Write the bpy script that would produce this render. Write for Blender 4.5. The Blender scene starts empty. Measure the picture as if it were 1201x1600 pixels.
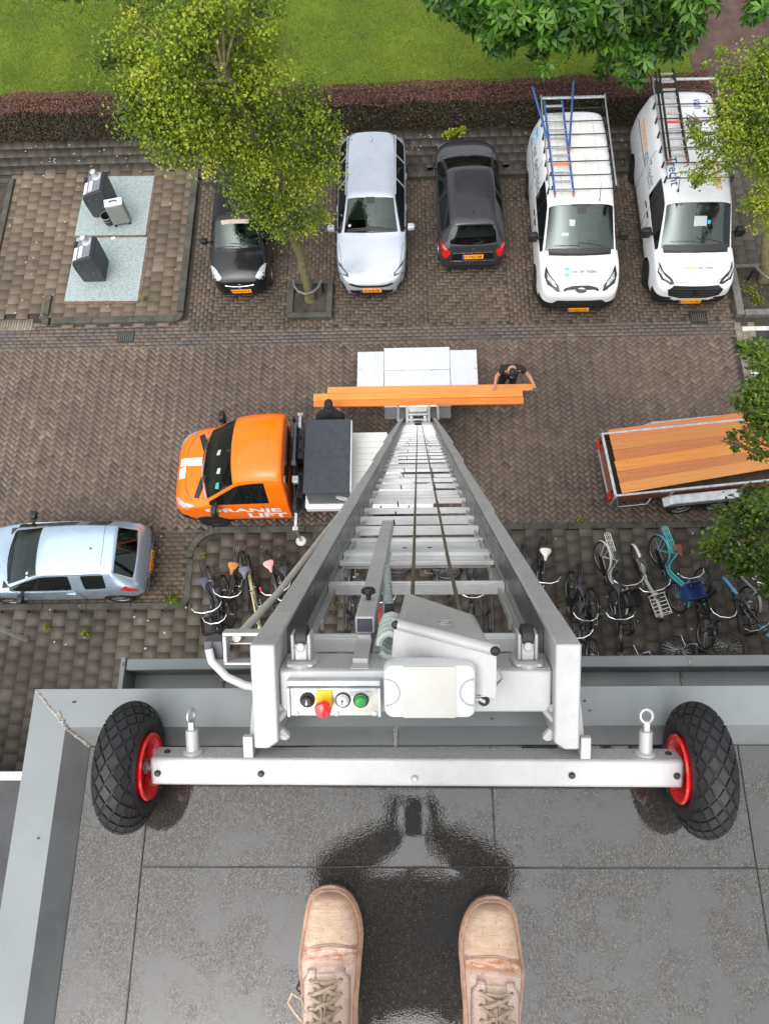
import bpy, bmesh, math, random
import numpy as np
from mathutils import Vector, Matrix
from mathutils.bvhtree import BVHTree

random.seed(7)
rng = np.random.default_rng(7)
C = bpy.context.scene.collection
SC = bpy.context.scene
R = math.radians
PI = math.pi
EYE = 16.5                    # the photographer holds the phone this high above the street
ROOF = EYE - 1.73             # flat roof he stands on

# ---------------------------------------------------------------- camera
FPX, CX, CY = 1200.0, 600.5, 800.0
def _axes():
    nz = np.array([645 - CX, 1255 - CY, FPX])
    vx = 600.0
    vy = -(FPX * FPX + (645 - CX) * (vx - CX)) / (1255 - CY)
    Y = np.array([vx - CX, vy, FPX]); Y /= np.linalg.norm(Y)
    Z = -nz / np.linalg.norm(nz)
    return np.array([np.cross(Y, Z), Y, Z])
AX = _axes()
def at(px, py, z=0.0):
    """the place in the world that the photo shows at this pixel, for a known height z"""
    w = AX @ np.array([px - CX, py - CY, FPX])
    t = (z - EYE) / w[2]
    return Vector((w[0] * t, w[1] * t, z))

cd = bpy.data.cameras.new('camera')
cam = bpy.data.objects.new('camera', cd); C.objects.link(cam)
rt, dn, fw = AX[:, 0], AX[:, 1], AX[:, 2]
cam.matrix_world = Matrix(((rt[0], -dn[0], -fw[0], 0), (rt[1], -dn[1], -fw[1], 0), (rt[2], -dn[2], -fw[2], EYE), (0, 0, 0, 1)))
cd.sensor_fit = 'VERTICAL'; cd.sensor_height = 24.0; cd.lens = 24.0 * FPX / 1600
cd.clip_start = 0.02; cd.clip_end = 500
SC.camera = cam

# ---------------------------------------------------------------- sky, sun, exposure
SUN_EL, SUN_AZ = R(58), R(200)
w = bpy.data.worlds.new('World'); SC.world = w; w.use_nodes = True
nt = w.node_tree; nt.nodes.clear()
sky = nt.nodes.new('ShaderNodeTexSky'); sky.sky_type = 'NISHITA'; sky.sun_disc = False
sky.sun_elevation = SUN_EL; sky.sun_rotation = SUN_AZ; sky.air_density = 1.0; sky.dust_density = 4.0; sky.ozone_density = 1.0
hs = nt.nodes.new('ShaderNodeHueSaturation'); hs.inputs['Saturation'].default_value = 0.22
bg = nt.nodes.new('ShaderNodeBackground'); bg.inputs['Strength'].default_value = 0.15
wo = nt.nodes.new('ShaderNodeOutputWorld')
nt.links.new(sky.outputs[0], hs.inputs['Color']); nt.links.new(hs.outputs[0], bg.inputs['Color']); nt.links.new(bg.outputs[0], wo.inputs[0])
sl = bpy.data.lights.new('sun', 'SUN'); sl.energy = 1.4; sl.angle = R(115); sl.color = (1.0, 0.97, 0.93)
so = bpy.data.objects.new('sun', sl); C.objects.link(so)
sd = Vector((math.sin(SUN_AZ) * math.cos(SUN_EL), math.cos(SUN_AZ) * math.cos(SUN_EL), math.sin(SUN_EL)))
so.rotation_euler = sd.to_track_quat('Z', 'Y').to_euler(); so.location = (0, -10, 40)
SC.view_settings.view_transform = 'Standard'; SC.view_settings.look = 'None'
SC.view_settings.exposure = 0.78; SC.view_settings.gamma = 1.0
SC.cycles.max_bounces = 6; SC.cycles.diffuse_bounces = 3; SC.cycles.glossy_bounces = 4; SC.cycles.transparent_max_bounces = 6
try: SC.cycles.use_denoising = True
except Exception: pass

# ---------------------------------------------------------------- materials
def srgb(h):
    h = h.lstrip('#')
    r, g, b = (int(h[i:i + 2], 16) / 255 for i in (0, 2, 4))
    f = lambda c: c / 12.92 if c <= 0.04045 else ((c + 0.055) / 1.055) ** 2.4
    return (f(r), f(g), f(b), 1)
class NT:
    def __init__(s, name):
        s.m = bpy.data.materials.new(name); s.m.use_nodes = True
        s.t = s.m.node_tree; s.b = s.t.nodes['Principled BSDF']
        s.co = None
    def n(s, typ, **kw):
        x = s.t.nodes.new(typ)
        for k, v in kw.items():
            if k in x.inputs.keys(): x.inputs[k].default_value = v
            else: setattr(x, k, v)
        return x
    def l(s, a, b): s.t.links.new(a, b)
    def pos(s):
        if s.co is None:
            s.co = s.n('ShaderNodeTexCoord').outputs['Object']
        return s.co
    def noise(s, scale, detail=4, rough=0.6, vec=None):
        x = s.n('ShaderNodeTexNoise', Scale=scale, Detail=detail, Roughness=rough); s.l(vec or s.pos(), x.inputs['Vector']); return x.outputs['Fac']
    def ramp(s, fac, stops):
        r = s.n('ShaderNodeValToRGB'); e = r.color_ramp.elements
        while len(e) < len(stops): e.new(0.5)
        for i, (p, c) in enumerate(stops):
            e[i].position = p; e[i].color = c if len(c) == 4 else (*c, 1)
        s.l(fac, r.inputs['Fac']); return r.outputs['Color']
    def mix(s, fac, a, b, mode='MIX'):
        x = s.n('ShaderNodeMix', data_type='RGBA', blend_type=mode)
        for sock, v in ((x.inputs['Factor'], fac), (x.inputs['A'] if False else x.inputs[6], a), (x.inputs[7], b)):
            if hasattr(v, 'is_output') or isinstance(v, bpy.types.NodeSocket): s.l(v, sock)
            elif isinstance(v, (int, float)): sock.default_value = v
            else: sock.default_value = v if len(v) == 4 else (*v, 1)
        return x.outputs[2]
    def bump(s, h, strength=0.3, dist=0.01):
        x = s.n('ShaderNodeBump', Strength=strength, Distance=dist); s.l(h, x.inputs['Height'])
        s.l(x.outputs[0], s.b.inputs['Normal']); return x
    def maprange(s, v, a, b, c, d):
        x = s.n('ShaderNodeMapRange'); s.l(v, x.inputs[0])
        for i, q in enumerate((a, b, c, d)): x.inputs[i + 1].default_value = q
        return x.outputs[0]
MATS = {}
def mat(name, col=(.5, .5, .5), rough=.5, metal=0, var=.12, vscale=6, bump=0, bscale=60, coat=0, ior=1.5, rvar=0.1, dirt=0):
    """a plain procedural material: base colour with noise wear, noise roughness and optional grain"""
    if name in MATS: return MATS[name]
    N = NT(name); b = N.b
    if isinstance(col, str): col = srgb(col)[:3]
    f = N.noise(vscale)
    lo = tuple(max(0, c * (1 - var)) for c in col); hi = tuple(min(1, c * (1 + var)) for c in col)
    cc = N.ramp(f, [(.3, lo), (.7, hi)])
    if dirt:
        d = N.noise(vscale * 2.3, 6, .7)
        cc = N.mix(N.maprange(d, .52, .75, 0, dirt), cc, (.05, .045, .035))
    N.l(cc, b.inputs['Base Color'])
    b.inputs['Metallic'].default_value = metal; b.inputs['IOR'].default_value = ior
    b.inputs['Coat Weight'].default_value = coat; b.inputs['Coat Roughness'].default_value = .05
    r = N.noise(vscale * 3)
    N.l(N.maprange(r, .3, .7, max(0, rough - rvar), min(1, rough + rvar)), b.inputs['Roughness'])
    if bump: N.bump(N.noise(bscale, 3), bump, .01)
    MATS[name] = N.m; return N.m

def tinted(name, cols, rough=.8, stain=None, stain_scale=.5, bump=.3, bscale=90, spec=.5, wet=0):
    """paving: every stone has its own random tint (attribute), over it stains at a large scale"""
    N = NT(name); b = N.b
    a = N.n('ShaderNodeAttribute', attribute_name='tint')
    c = N.ramp(a.outputs['Fac'], [(i / (len(cols) - 1), srgb(q)) for i, q in enumerate(cols)])
    g = N.noise(70, 4, .75)
    c = N.mix(1.0, c, N.ramp(g, [(.25, (.55, .55, .55)), (.75, (1.3, 1.27, 1.22))]), 'MULTIPLY')
    if stain:
        s1 = N.noise(stain_scale, 6, .65)
        c = N.mix(N.maprange(s1, .42, .66, 0, .75), c, srgb(stain))
        s2 = N.noise(stain_scale * 4.3, 5, .7)
        c = N.mix(N.maprange(s2, .55, .72, 0, .6), c, (.03, .026, .02))
    N.l(c, b.inputs['Base Color'])
    rr = N.noise(1.3, 4)
    N.l(N.maprange(rr, .35, .65, rough - .12 - wet, rough + .08), b.inputs['Roughness'])
    b.inputs['Specular IOR Level'].default_value = spec
    N.bump(N.noise(bscale, 3), bump, .004)
    return N.m
def leafmat(name, cols, trans=.35, rough=.5):
    N = NT(name); b = N.b
    a = N.n('ShaderNodeAttribute', attribute_name='tint')
    c = N.ramp(a.outputs['Fac'], [(i / (len(cols) - 1), srgb(q)) for i, q in enumerate(cols)])
    N.l(c, b.inputs['Base Color']); b.inputs['Roughness'].default_value = rough
    tr = N.n('ShaderNodeBsdfTranslucent'); N.l(c, tr.inputs['Color'])
    ms = N.n('ShaderNodeMixShader'); ms.inputs[0].default_value = trans
    out = N.t.nodes['Material Output']
    N.l(b.outputs[0], ms.inputs[1]); N.l(tr.outputs[0], ms.inputs[2]); N.l(ms.outputs[0], out.inputs['Surface'])
    return N.m

def paint(name, col, metal=0, flake=0, rough=.3, var=.05):
    m = mat(name, col, rough, metal, var, 1.5, coat=.8, rvar=.06, ior=1.25)
    t = m.node_tree; b = t.nodes['Principled BSDF']; b.inputs['Coat IOR'].default_value = 1.42
    src = b.inputs['Base Color'].links[0].from_socket                 # the inside of the shell is dark trim
    g = t.nodes.new('ShaderNodeNewGeometry'); mx = t.nodes.new('ShaderNodeMix'); mx.data_type = 'RGBA'
    t.links.new(g.outputs['Backfacing'], mx.inputs[0]); t.links.new(src, mx.inputs[6]); mx.inputs[7].default_value = (.05, .052, .055, 1)
    t.links.new(mx.outputs[2], b.inputs['Base Color'])
    return m

M_WHITE = paint('white_paint', (.72, .735, .75)); M_SILVERW = paint('pearl_white_paint', (.50, .54, .61), .4)
M_GREYP = paint('graphite_paint', (.042, .043, .050), .3); M_BLACKP = paint('black_paint', (.008, .008, .010))
M_BLUEP = paint('ice_blue_paint', (.46, .58, .71), .65); M_ORANGE = paint('orange_paint', (.90, .165, .004))
N = NT('windscreen_glass'); _t = N.t
_tr = N.n('ShaderNodeBsdfTransparent'); _tr.inputs[0].default_value = (.60, .74, .69, 1)
_gl = N.n('ShaderNodeBsdfGlossy'); _gl.inputs['Roughness'].default_value = .02; _gl.inputs[0].default_value = (.82, .95, .91, 1)
_fr = N.n('ShaderNodeFresnel'); _fr.inputs['IOR'].default_value = 1.68; _ms = N.n('ShaderNodeMixShader')
N.l(_fr.outputs[0], _ms.inputs[0]); N.l(_tr.outputs[0], _ms.inputs[1]); N.l(_gl.outputs[0], _ms.inputs[2]); N.l(_ms.outputs[0], _t.nodes['Material Output'].inputs['Surface'])
M_GLASS = N.m
M_SIDEGLASS = mat('dark_side_glass', (.008, .010, .010), .03, 0, .3, 2, ior=1.6, rvar=.015)
M_BLACK = mat('black_plastic', (.014, .014, .015), .45, 0, .3, 9)
M_RUBBER = mat('tyre_rubber', (.017, .017, .019), .55, 0, .3, 12, bump=.15, bscale=90)
M_RIM = mat('alloy_rim', (.55, .55, .57), .3, .8, .1, 10)
M_LAMP = mat('headlamp_glass', (.40, .43, .45), .12, .2, .45, 26, ior=1.4)
M_LAMPD = mat('dark_headlamp', (.03, .032, .035), .15, .0, .7, 18, ior=1.35)
M_REDL = mat('tail_lamp_red', (.55, .012, .015), .12, 0, .25, 16, coat=1)
M_CHROME = mat('chrome', (.75, .76, .78), .15, 1, .05, 8)
M_PLATE = mat('yellow_plate', '#f09a12', .35, 0, .05, 8); M_EUBLUE = mat('plate_blue', (.02, .05, .35), .4)
M_INK = mat('black_lettering', (.012, .012, .014), .5); M_WHITEV = mat('white_lettering', (.82, .82, .82), .4, 0, .03)
M_SEAM = mat('panel_gap', (.03, .03, .032), .6)
M_CYAN = mat('cyan_lettering', '#2fb1dd', .4, 0, .04); M_SLATE = mat('slate_lettering', '#6f7a80', .45, 0, .06)
M_ORL = mat('orange_lettering', '#f0a030', .4, 0, .05); M_NAVY = mat('navy_lettering', '#33508f', .4, 0, .05)
def alum(name, base=.62, rough=.38, bump=.25, speck=.35, metal=.85):
    N = NT(name); b = N.b
    f = N.noise(5, 6, .65); v = N.n('ShaderNodeTexVoronoi', Scale=210); N.l(N.pos(), v.inputs['Vector'])
    c = N.ramp(f, [(.3, (base * .82,) * 3), (.7, (base * 1.12, base * 1.13, base * 1.14))])
    c = N.mix(N.maprange(v.outputs['Distance'], .15, .5, 0, speck), c, (base * .55,) * 3)
    c = N.mix(N.maprange(N.noise(2.6, 9, .72), .54, .72, 0, .38), c, (base * .38, base * .38, base * .36))      # dull oxide and grime
    mp = N.n('ShaderNodeMapping'); N.l(N.pos(), mp.inputs[0]); mp.inputs['Scale'].default_value = (90, 160, 5); mp.inputs['Rotation'].default_value = (.2, .3, .1)
    c = N.mix(N.maprange(N.noise(1.6, 4, .7, mp.outputs[0]), .62, .70, 0, .35), c, (base * .5,) * 3)            # scratches
    N.l(c, b.inputs['Base Color']); b.inputs['Metallic'].default_value = metal
    N.l(N.maprange(N.noise(14, 5), .3, .7, rough - .1, rough + .12), b.inputs['Roughness'])
    N.bump(v.outputs['Distance'], bump, .003)
    return N.m
M_ALU = alum('wet_aluminium', .54, .5, .4, .6, .1); M_ALUS = alum('smooth_aluminium', .53, .40, .04, .12, .2); M_RUNG = alum('bright_rung_aluminium', .80, .4, .06, .1, .1); M_ALUD = alum('weathered_aluminium', .54, .45, .2, .3, .2)
M_WEBSHADE = mat('painted_web_shade', (.13, .14, .14), .38, .6, .25, 7, dirt=.25)  # dark tone paints in the shade on the rails' inner faces
M_GALV = mat('galvanised_steel', (.50, .53, .55), .38, .7, .25, 9, bump=.1, bscale=40)
M_STEEL = mat('dark_steel', (.05, .052, .055), .4, .6, .3, 10)
M_SKIN = mat('skin', (.52, .24, .16), .5, 0, .15, 25)
M_CLOTH = mat('black_cloth', (.016, .016, .018), .9, 0, .35, 14, bump=.4, bscale=40)
M_BARK = mat('bark', (.13, .115, .05), .9, 0, .45, 9, bump=.7, bscale=22)
M_SOIL = mat('dark_soil', (.045, .036, .028), .95, 0, .5, 5, bump=.9, bscale=35)

# ---------------------------------------------------------------- mesh helpers
class MB:
    """collects shapes; build() links them as one mesh object"""
    def __init__(s): s.v = []; s.f = []; s.mi = []; s.k = 0
    def add(s, vs, fs):
        o = len(s.v); s.v += [tuple(q) for q in vs]
        for f in fs: s.f.append([i + o for i in f]); s.mi.append(s.k)
        return s
    def box(s, c, d, rot=None):
        x, y, z = (q / 2 for q in d); c = Vector(c)
        p = [Vector((i * x, j * y, k * z)) for k in (-1, 1) for j in (-1, 1) for i in (-1, 1)]
        if rot is not None: p = [rot @ q for q in p]
        return s.add([q + c for q in p], [(0, 2, 3, 1), (4, 5, 7, 6), (0, 1, 5, 4), (2, 6, 7, 3), (0, 4, 6, 2), (1, 3, 7, 5)])
    def bx(s, x0, x1, y0, y1, z0, z1):
        return s.box(((x0 + x1) / 2, (y0 + y1) / 2, (z0 + z1) / 2), (abs(x1 - x0), abs(y1 - y0), abs(z1 - z0)))
    def hexa(s, b, t):
        return s.add(list(b) + list(t), [(3, 2, 1, 0), (4, 5, 6, 7), (0, 1, 5, 4), (1, 2, 6, 5), (2, 3, 7, 6), (3, 0, 4, 7)])
    def tube(s, pts, r, n=8, closed=False, caps=True):
        P = [Vector(q) for q in pts]; m = len(P)
        rs = r if isinstance(r, (list, tuple)) else [r] * m
        up = None; rings = []
        for i in range(m):
            a = P[(i - 1) % m] if (closed or i > 0) else P[i]; b = P[(i + 1) % m] if (closed or i < m - 1) else P[i]
            t = (b - a).normalized()
            if up is None:
                up = Vector((0, 0, 1)) if abs(t.z) < .9 else Vector((1, 0, 0))
            u = up - t * up.dot(t)
            if u.length < 1e-5: u = t.orthogonal()
            u.normalize(); up = u; v = t.cross(u)
            rings.append([P[i] + (u * math.cos(2 * PI * k / n) + v * math.sin(2 * PI * k / n)) * rs[i] for k in range(n)])
        return s.loft(rings, closed, caps)
    def loft(s, rings, closed=False, caps=True, ring_closed=True):
        n = len(rings[0]); m = len(rings); vs = [p for r in rings for p in r]; fs = []
        for i in range(m if closed else m - 1):
            for k in range(n if ring_closed else n - 1):
                a = i * n + k; b = i * n + (k + 1) % n; c2 = ((i + 1) % m) * n + (k + 1) % n; d = ((i + 1) % m) * n + k
                fs.append((a, b, c2, d))
        if caps and not closed and ring_closed:
            fs.append(tuple(range(n))[::-1]); fs.append(tuple((m - 1) * n + k for k in range(n)))
        return s.add(vs, fs)
    def cyl(s, a, b, r, r2=None, n=14):
        return s.tube([a, b], [r, r if r2 is None else r2], n)
    def lathe(s, prof, o, ax, n=24):
        """prof: (radius, along axis) pairs"""
        o = Vector(o); ax = Vector(ax).normalized(); u = ax.orthogonal().normalized(); v = ax.cross(u)
        rings = [[o + ax * h + (u * math.cos(2 * PI * k / n) + v * math.sin(2 * PI * k / n)) * max(r, 1e-4) for k in range(n)] for r, h in prof]
        return s.loft(rings)
    def torus(s, o, ax, Rr, r, n=28, m=8):
        prof = [(Rr + r * math.cos(2 * PI * k / m), r * math.sin(2 * PI * k / m)) for k in range(m)]
        o = Vector(o); ax = Vector(ax).normalized(); u = ax.orthogonal().normalized(); v = ax.cross(u)
        rings = [[o + ax * h + (u * math.cos(2 * PI * i / n) + v * math.sin(2 * PI * i / n)) * rr for rr, h in prof] for i in range(n)]
        return s.loft(rings, closed=True)
    def ball(s, c, r, nu=12, nv=8):
        if not isinstance(r, (tuple, list)): r = (r, r, r)
        rings = []
        for j in range(nv + 1):
            t = PI * j / nv
            rings.append([(c[0] + r[0] * max(math.sin(t), .01) * math.cos(2 * PI * k / nu), c[1] + r[1] * max(math.sin(t), .01) * math.sin(2 * PI * k / nu), c[2] - r[2] * math.cos(t)) for k in range(nu)])
        return s.loft(rings)
    def prism(s, pts, off):
        off = Vector(off); a = [Vector(p) for p in pts]; n = len(a)
        return s.add(a + [p + off for p in a], [tuple(range(n))[::-1], tuple(range(n, 2 * n))] + [(i, (i + 1) % n, n + (i + 1) % n, n + i) for i in range(n)])
    def xf(s, M):
        s.v = [tuple(M @ Vector(q)) for q in s.v]; return s
    def build(s, name, m, parent=None, smooth=35, bevel=0, seg=2, recalc=True):
        me = bpy.data.meshes.new(name); me.from_pydata(s.v, [], s.f)
        if recalc:
            b = bmesh.new(); b.from_mesh(me); bmesh.ops.recalc_face_normals(b, faces=b.faces); b.to_mesh(me); b.free()
        for q in (m if isinstance(m, (list, tuple)) else [m]): me.materials.append(q)
        if s.k or any(s.mi): me.polygons.foreach_set('material_index', s.mi)
        return link(name, me, parent, smooth, bevel, seg)
def link(name, me, parent=None, smooth=35, bevel=0, seg=2):
    if smooth:
        me.shade_smooth(); me.set_sharp_from_angle(angle=R(smooth))
    o = bpy.data.objects.new(name, me); C.objects.link(o)
    if parent is not None: o.parent = parent
    if bevel:
        bm_ = o.modifiers.new('bevel', 'BEVEL'); bm_.width = bevel; bm_.segments = seg; bm_.limit_method = 'ANGLE'; bm_.angle_limit = R(40)
        bm_.harden_normals = False
    return o
def thing(name, label, cat, loc=(0, 0, 0), rz=0, group=None, rot=None):
    o = bpy.data.objects.new(name, None); C.objects.link(o); o.empty_display_size = .2
    o.location = loc
    if rot is not None: o.rotation_euler = rot
    else: o.rotation_euler = (0, 0, rz)
    return tag(o, label, cat, group)
def tag(o, label, cat, group=None, kind=None):
    o['label'] = label; o['category'] = cat
    if group: o['group'] = group
    if kind: o['kind'] = kind
    return o
def struct(o): o['kind'] = 'structure'; return o
def bulk(name, V, m, parent=None, tint=None, smooth=False):
    """N separate polygons of k corners, V is (N, k, 3); tint gives one value per polygon"""
    V = np.asarray(V, dtype=np.float32); N, k, _ = V.shape
    me = bpy.data.meshes.new(name)
    me.vertices.add(N * k); me.vertices.foreach_set('co', V.reshape(-1))
    me.loops.add(N * k); me.loops.foreach_set('vertex_index', np.arange(N * k, dtype=np.int32))
    me.polygons.add(N); me.polygons.foreach_set('loop_start', np.arange(0, N * k, k, dtype=np.int32))
    if tint is not None:
        a = me.attributes.new('tint', 'FLOAT', 'FACE'); a.data.foreach_set('value', np.asarray(tint, dtype=np.float32))
    me.update(calc_edges=True); me.validate()
    me.materials.append(m)
    o = bpy.data.objects.new(name, me); C.objects.link(o)
    if parent is not None: o.parent = parent
    return o
FONT_CACHE = {}
def text_mesh(txt, size=1.0, bold=0, spacing=1.0, shear=0):
    """flat lettering centred on the origin: (verts2d, faces)"""
    key = (txt, bold, spacing, shear)
    if key not in FONT_CACHE:
        cu = bpy.data.curves.new('lettering', 'FONT'); cu.body = txt; cu.align_x = 'CENTER'; cu.align_y = 'CENTER'
        cu.offset = bold; cu.space_character = spacing; cu.shear = shear; cu.resolution_u = 3
        o = bpy.data.objects.new('lettering', cu); C.objects.link(o)
        dg = bpy.context.evaluated_depsgraph_get(); me = o.evaluated_get(dg).to_mesh()
        vs = [(v.co.x, v.co.y) for v in me.vertices]; fs = [tuple(p.vertices) for p in me.polygons]
        o.evaluated_get(dg).to_mesh_clear(); bpy.data.objects.remove(o); bpy.data.curves.remove(cu)
        xs = [v[0] for v in vs]; ys = [v[1] for v in vs]
        cx, cy = (min(xs) + max(xs)) / 2, (min(ys) + max(ys)) / 2
        FONT_CACHE[key] = ([(x - cx, y - cy) for x, y in vs], fs, max(xs) - min(xs), max(ys) - min(ys))
    vs, fs, ww, hh = FONT_CACHE[key]
    return [(x * size, y * size) for x, y in vs], fs, ww * size, hh * size
def text_on(name, txt, o, u, v, width=None, height=None, m=None, parent=None, bold=.012, spacing=1.0, thick=.0):
    """lettering in the plane through o with reading direction u and up direction v"""
    vs, fs, ww, hh = text_mesh(txt, 1, bold, spacing)
    sx = (width / ww) if width else height / hh; sy = (height / hh) if height else sx
    o = Vector(o); u = Vector(u).normalized(); v = Vector(v).normalized()
    b = MB(); b.add([o + u * x * sx + v * y * sy for x, y in vs], fs)
    return b.build(name, m, parent, smooth=0, recalc=False)
# ================================================================ ground
M_JOINT = mat('joint_dirt', (.040, .033, .026), .95, 0, .4, 3)
b = MB(); b.add([(-90, -60, -.016), (90, -60, -.016), (90, 120, -.016), (-90, 120, -.016)], [(0, 1, 2, 3)])
struct(b.build('ground', M_JOINT, smooth=0))

M_SAND = mat('joint_sand', (.050, .043, .034), .95, 0, .4, 3)
def stones(name, rects, m, top=0.0, drop=.010, jit=.0012, gap=.003, cham=.004):
    """paving as real stones: rects rows are (cx, cy, length, width, angle)"""
    A = np.asarray(rects, dtype=np.float64); n = len(A)
    r = np.random.default_rng(len(name) + n)
    hx = A[:, 2] / 2 - gap / 2; hy = A[:, 3] / 2 - gap / 2
    ca, sa = np.cos(A[:, 4]), np.sin(A[:, 4])
    sg = np.array([(-1, -1), (1, -1), (1, 1), (-1, 1)])
    z0 = top + r.uniform(-jit, jit, n); tx = r.normal(0, .004, n); ty = r.normal(0, .004, n)
    Vt = np.zeros((n, 8, 3))
    for k in range(4):
        for lvl in (0, 1):
            ex = sg[k][0] * (hx - (cham if lvl == 0 else 0)); ey = sg[k][1] * (hy - (cham if lvl == 0 else 0))
            Vt[:, lvl * 4 + k, 0] = A[:, 0] + ex * ca - ey * sa
            Vt[:, lvl * 4 + k, 1] = A[:, 1] + ex * sa + ey * ca
            Vt[:, lvl * 4 + k, 2] = z0 + ex * tx + ey * ty if lvl == 0 else top - drop
    faces = np.array([(0, 1, 2, 3), (4, 5, 1, 0), (5, 6, 2, 1), (6, 7, 3, 2), (7, 4, 0, 3)])
    F = (np.arange(n)[:, None, None] * 8 + faces[None]).reshape(-1, 4)
    me = bpy.data.meshes.new(name)
    me.vertices.add(n * 8); me.vertices.foreach_set('co', Vt.reshape(-1).astype(np.float32))
    me.loops.add(F.size); me.loops.foreach_set('vertex_index', F.reshape(-1).astype(np.int32))
    me.polygons.add(len(F)); me.polygons.foreach_set('loop_start', np.arange(0, F.size, 4, dtype=np.int32))
    t = np.clip(r.normal(.5, .13, n), 0, 1)
    a = me.attributes.new('tint', 'FLOAT', 'FACE'); a.data.foreach_set('value', np.repeat(t, 5).astype(np.float32))
    me.update(calc_edges=True); me.materials.append(m)
    o = bpy.data.objects.new(name, me); C.objects.link(o)
    if top > .02:                                      # sand bed just under the slabs
        Vb = np.zeros((n, 4, 3)); Lx, Ly = A[:, 2] / 2, A[:, 3] / 2
        for k in range(4):
            Vb[:, k, 0] = A[:, 0] + sg[k][0] * Lx * ca - sg[k][1] * Ly * sa; Vb[:, k, 1] = A[:, 1] + sg[k][0] * Lx * sa + sg[k][1] * Ly * ca; Vb[:, k, 2] = top - .0055
        struct(bulk(name + '_sand', Vb, M_SAND))
    return struct(o)
def herring(x0, x1, y0, y1, l=.205, ang=PI / 4, keep=None):
    w_ = l / 2; out = []; N = int(max(x1 - x0, y1 - y0) / w_ * 1.1) + 4
    mx, my = (x0 + x1) / 2, (y0 + y1) / 2; ca, sa = math.cos(ang), math.sin(ang)
    for c in range(-N, N):
        for j in range(-N, N):
            t = (c - j) % 4
            if t == 0: u, v, a = (c + 1) * w_, (j + .5) * w_, 0
            elif t == 3: u, v, a = (c + .5) * w_, (j + 1) * w_, PI / 2
            else: continue
            x = mx + u * ca - v * sa; y = my + u * sa + v * ca
            if x0 < x < x1 and y0 < y < y1 and (keep is None or keep(x, y)): out.append((x, y, l, w_, ang + a))
    return out
def bond(x0, x1, y0, y1, l=.205, w_=.1025, along='x', keep=None, off=.5):
    """stretcher courses; the long side of the stones runs along x or y"""
    out = []; A0, A1, B0, B1 = (x0, x1, y0, y1) if along == 'x' else (y0, y1, x0, x1)
    r = 0; v = B0 + w_ / 2
    while v < B1:
        u = A0 - (l * off if r % 2 else 0) + l / 2
        while u < A1 + l * .4:
            x, y = (u, v) if along == 'x' else (v, u)
            if keep is None or keep(x, y): out.append((x, y, l, w_, 0 if along == 'x' else PI / 2))
            u += l
        v += w_; r += 1
    return out
BR = ['#493e36', '#5b4f46', '#685a50', '#75675c', '#8b7c71']
M_BRICK = tinted('street_brick', BR, .68, '#4a3f3a', .35, wet=.12)
M_BRICKP = tinted('parking_brick', ['#3d342e', '#52463d', '#5f5147', '#6b5d51', '#7c6d5d'], .75, '#3b3a30', .55, wet=.1)
M_BRICKG = tinted('gutter_brick', ['#40372f', '#554a42', '#62564c', '#6b6058', '#7f7468'], .62, '#45444a', .8, wet=.15)
M_TILE = tinted('grey_paving_slab', ['#3f3a35', '#4d4841', '#565048', '#5f584f', '#70665b'], .75, '#3a332b', .6, wet=.1)
M_TILEW = tinted('warm_paving_slab', ['#544a3e', '#63574a', '#6d6052', '#776a5b', '#857868'], .8, '#4a4238', .5, wet=.06)
M_TILED = tinted('dark_paving_slab', ['#2d2a27', '#38332f', '#403b36', '#48433d', '#564d45'], .7, '#2b2723', .4, wet=.1)
M_PALEP = tinted('pale_paver', ['#6f675d', '#7d756b', '#8a8175', '#968d80', '#a49b8e'], .8, '#6a6156', .6)
M_KERB = mat('concrete_kerb', (.16, .15, .135), .8, 0, .35, 5, bump=.5, bscale=60, dirt=.5)
M_KERBD = mat('mossy_kerb', (.062, .060, .050), .85, 0, .45, 4, bump=.6, bscale=60, dirt=.5)

# street between y=5.95 and 10.75
in_bay = lambda x, y: x < -5.35 and 4.05 < y < 6.0
stones('street', herring(-16, 8.02, 5.93, 10.82), M_BRICK, 0.0)
stones('gutter', bond(-16, 8.1, 10.78, 11.32), M_BRICKG, .001)
# parking bays: right-angled herringbone, columns of bricks between them
bays = []; cols = []
XS = [-5.62, -3.3, -3.0, -1.9, -.15, .38, 2.62, 3.14, 5.22, 5.74, 8.02]
for x0, x1, kind in ((-5.62, -5.0, 'c'), (-5.0, -3.1, 'b'), (-3.1, -1.85, 'c'), (-1.85, .02, 'b'), (.02, .55, 'c'), (.55, 2.6, 'b'), (2.6, 3.12, 'c'), (3.12, 5.2, 'b'), (5.2, 5.82, 'c'), (5.82, 8.1, 'b')):
    pit = lambda x, y: not (-3.02 < x < -1.92 and 11.58 < y < 12.74)
    if kind == 'b': bays += herring(x0, x1, 11.32, 15.95, ang=0, keep=pit)
    else: cols += bond(x0, x1, 11.32, 15.95, along='y', keep=pit)
stones('parking_bays', bays, M_BRICKP, 0.0); stones('parking_lines', cols, M_BRICKP, .0015)
# dark slabs and kerb behind the bays
stones('rear_pavement', bond(-5.7, 9.0, 16.22, 17.75, .3, .3), M_TILED, .07)
kb = MB()
for i in range(15): kb.bx(-5.6 + i * .99, -5.6 + i * .99 + .98, 16.04, 16.2, -.05, .085)
struct(kb.build('rear_kerb', M_KERBD, bevel=.012))
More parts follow.
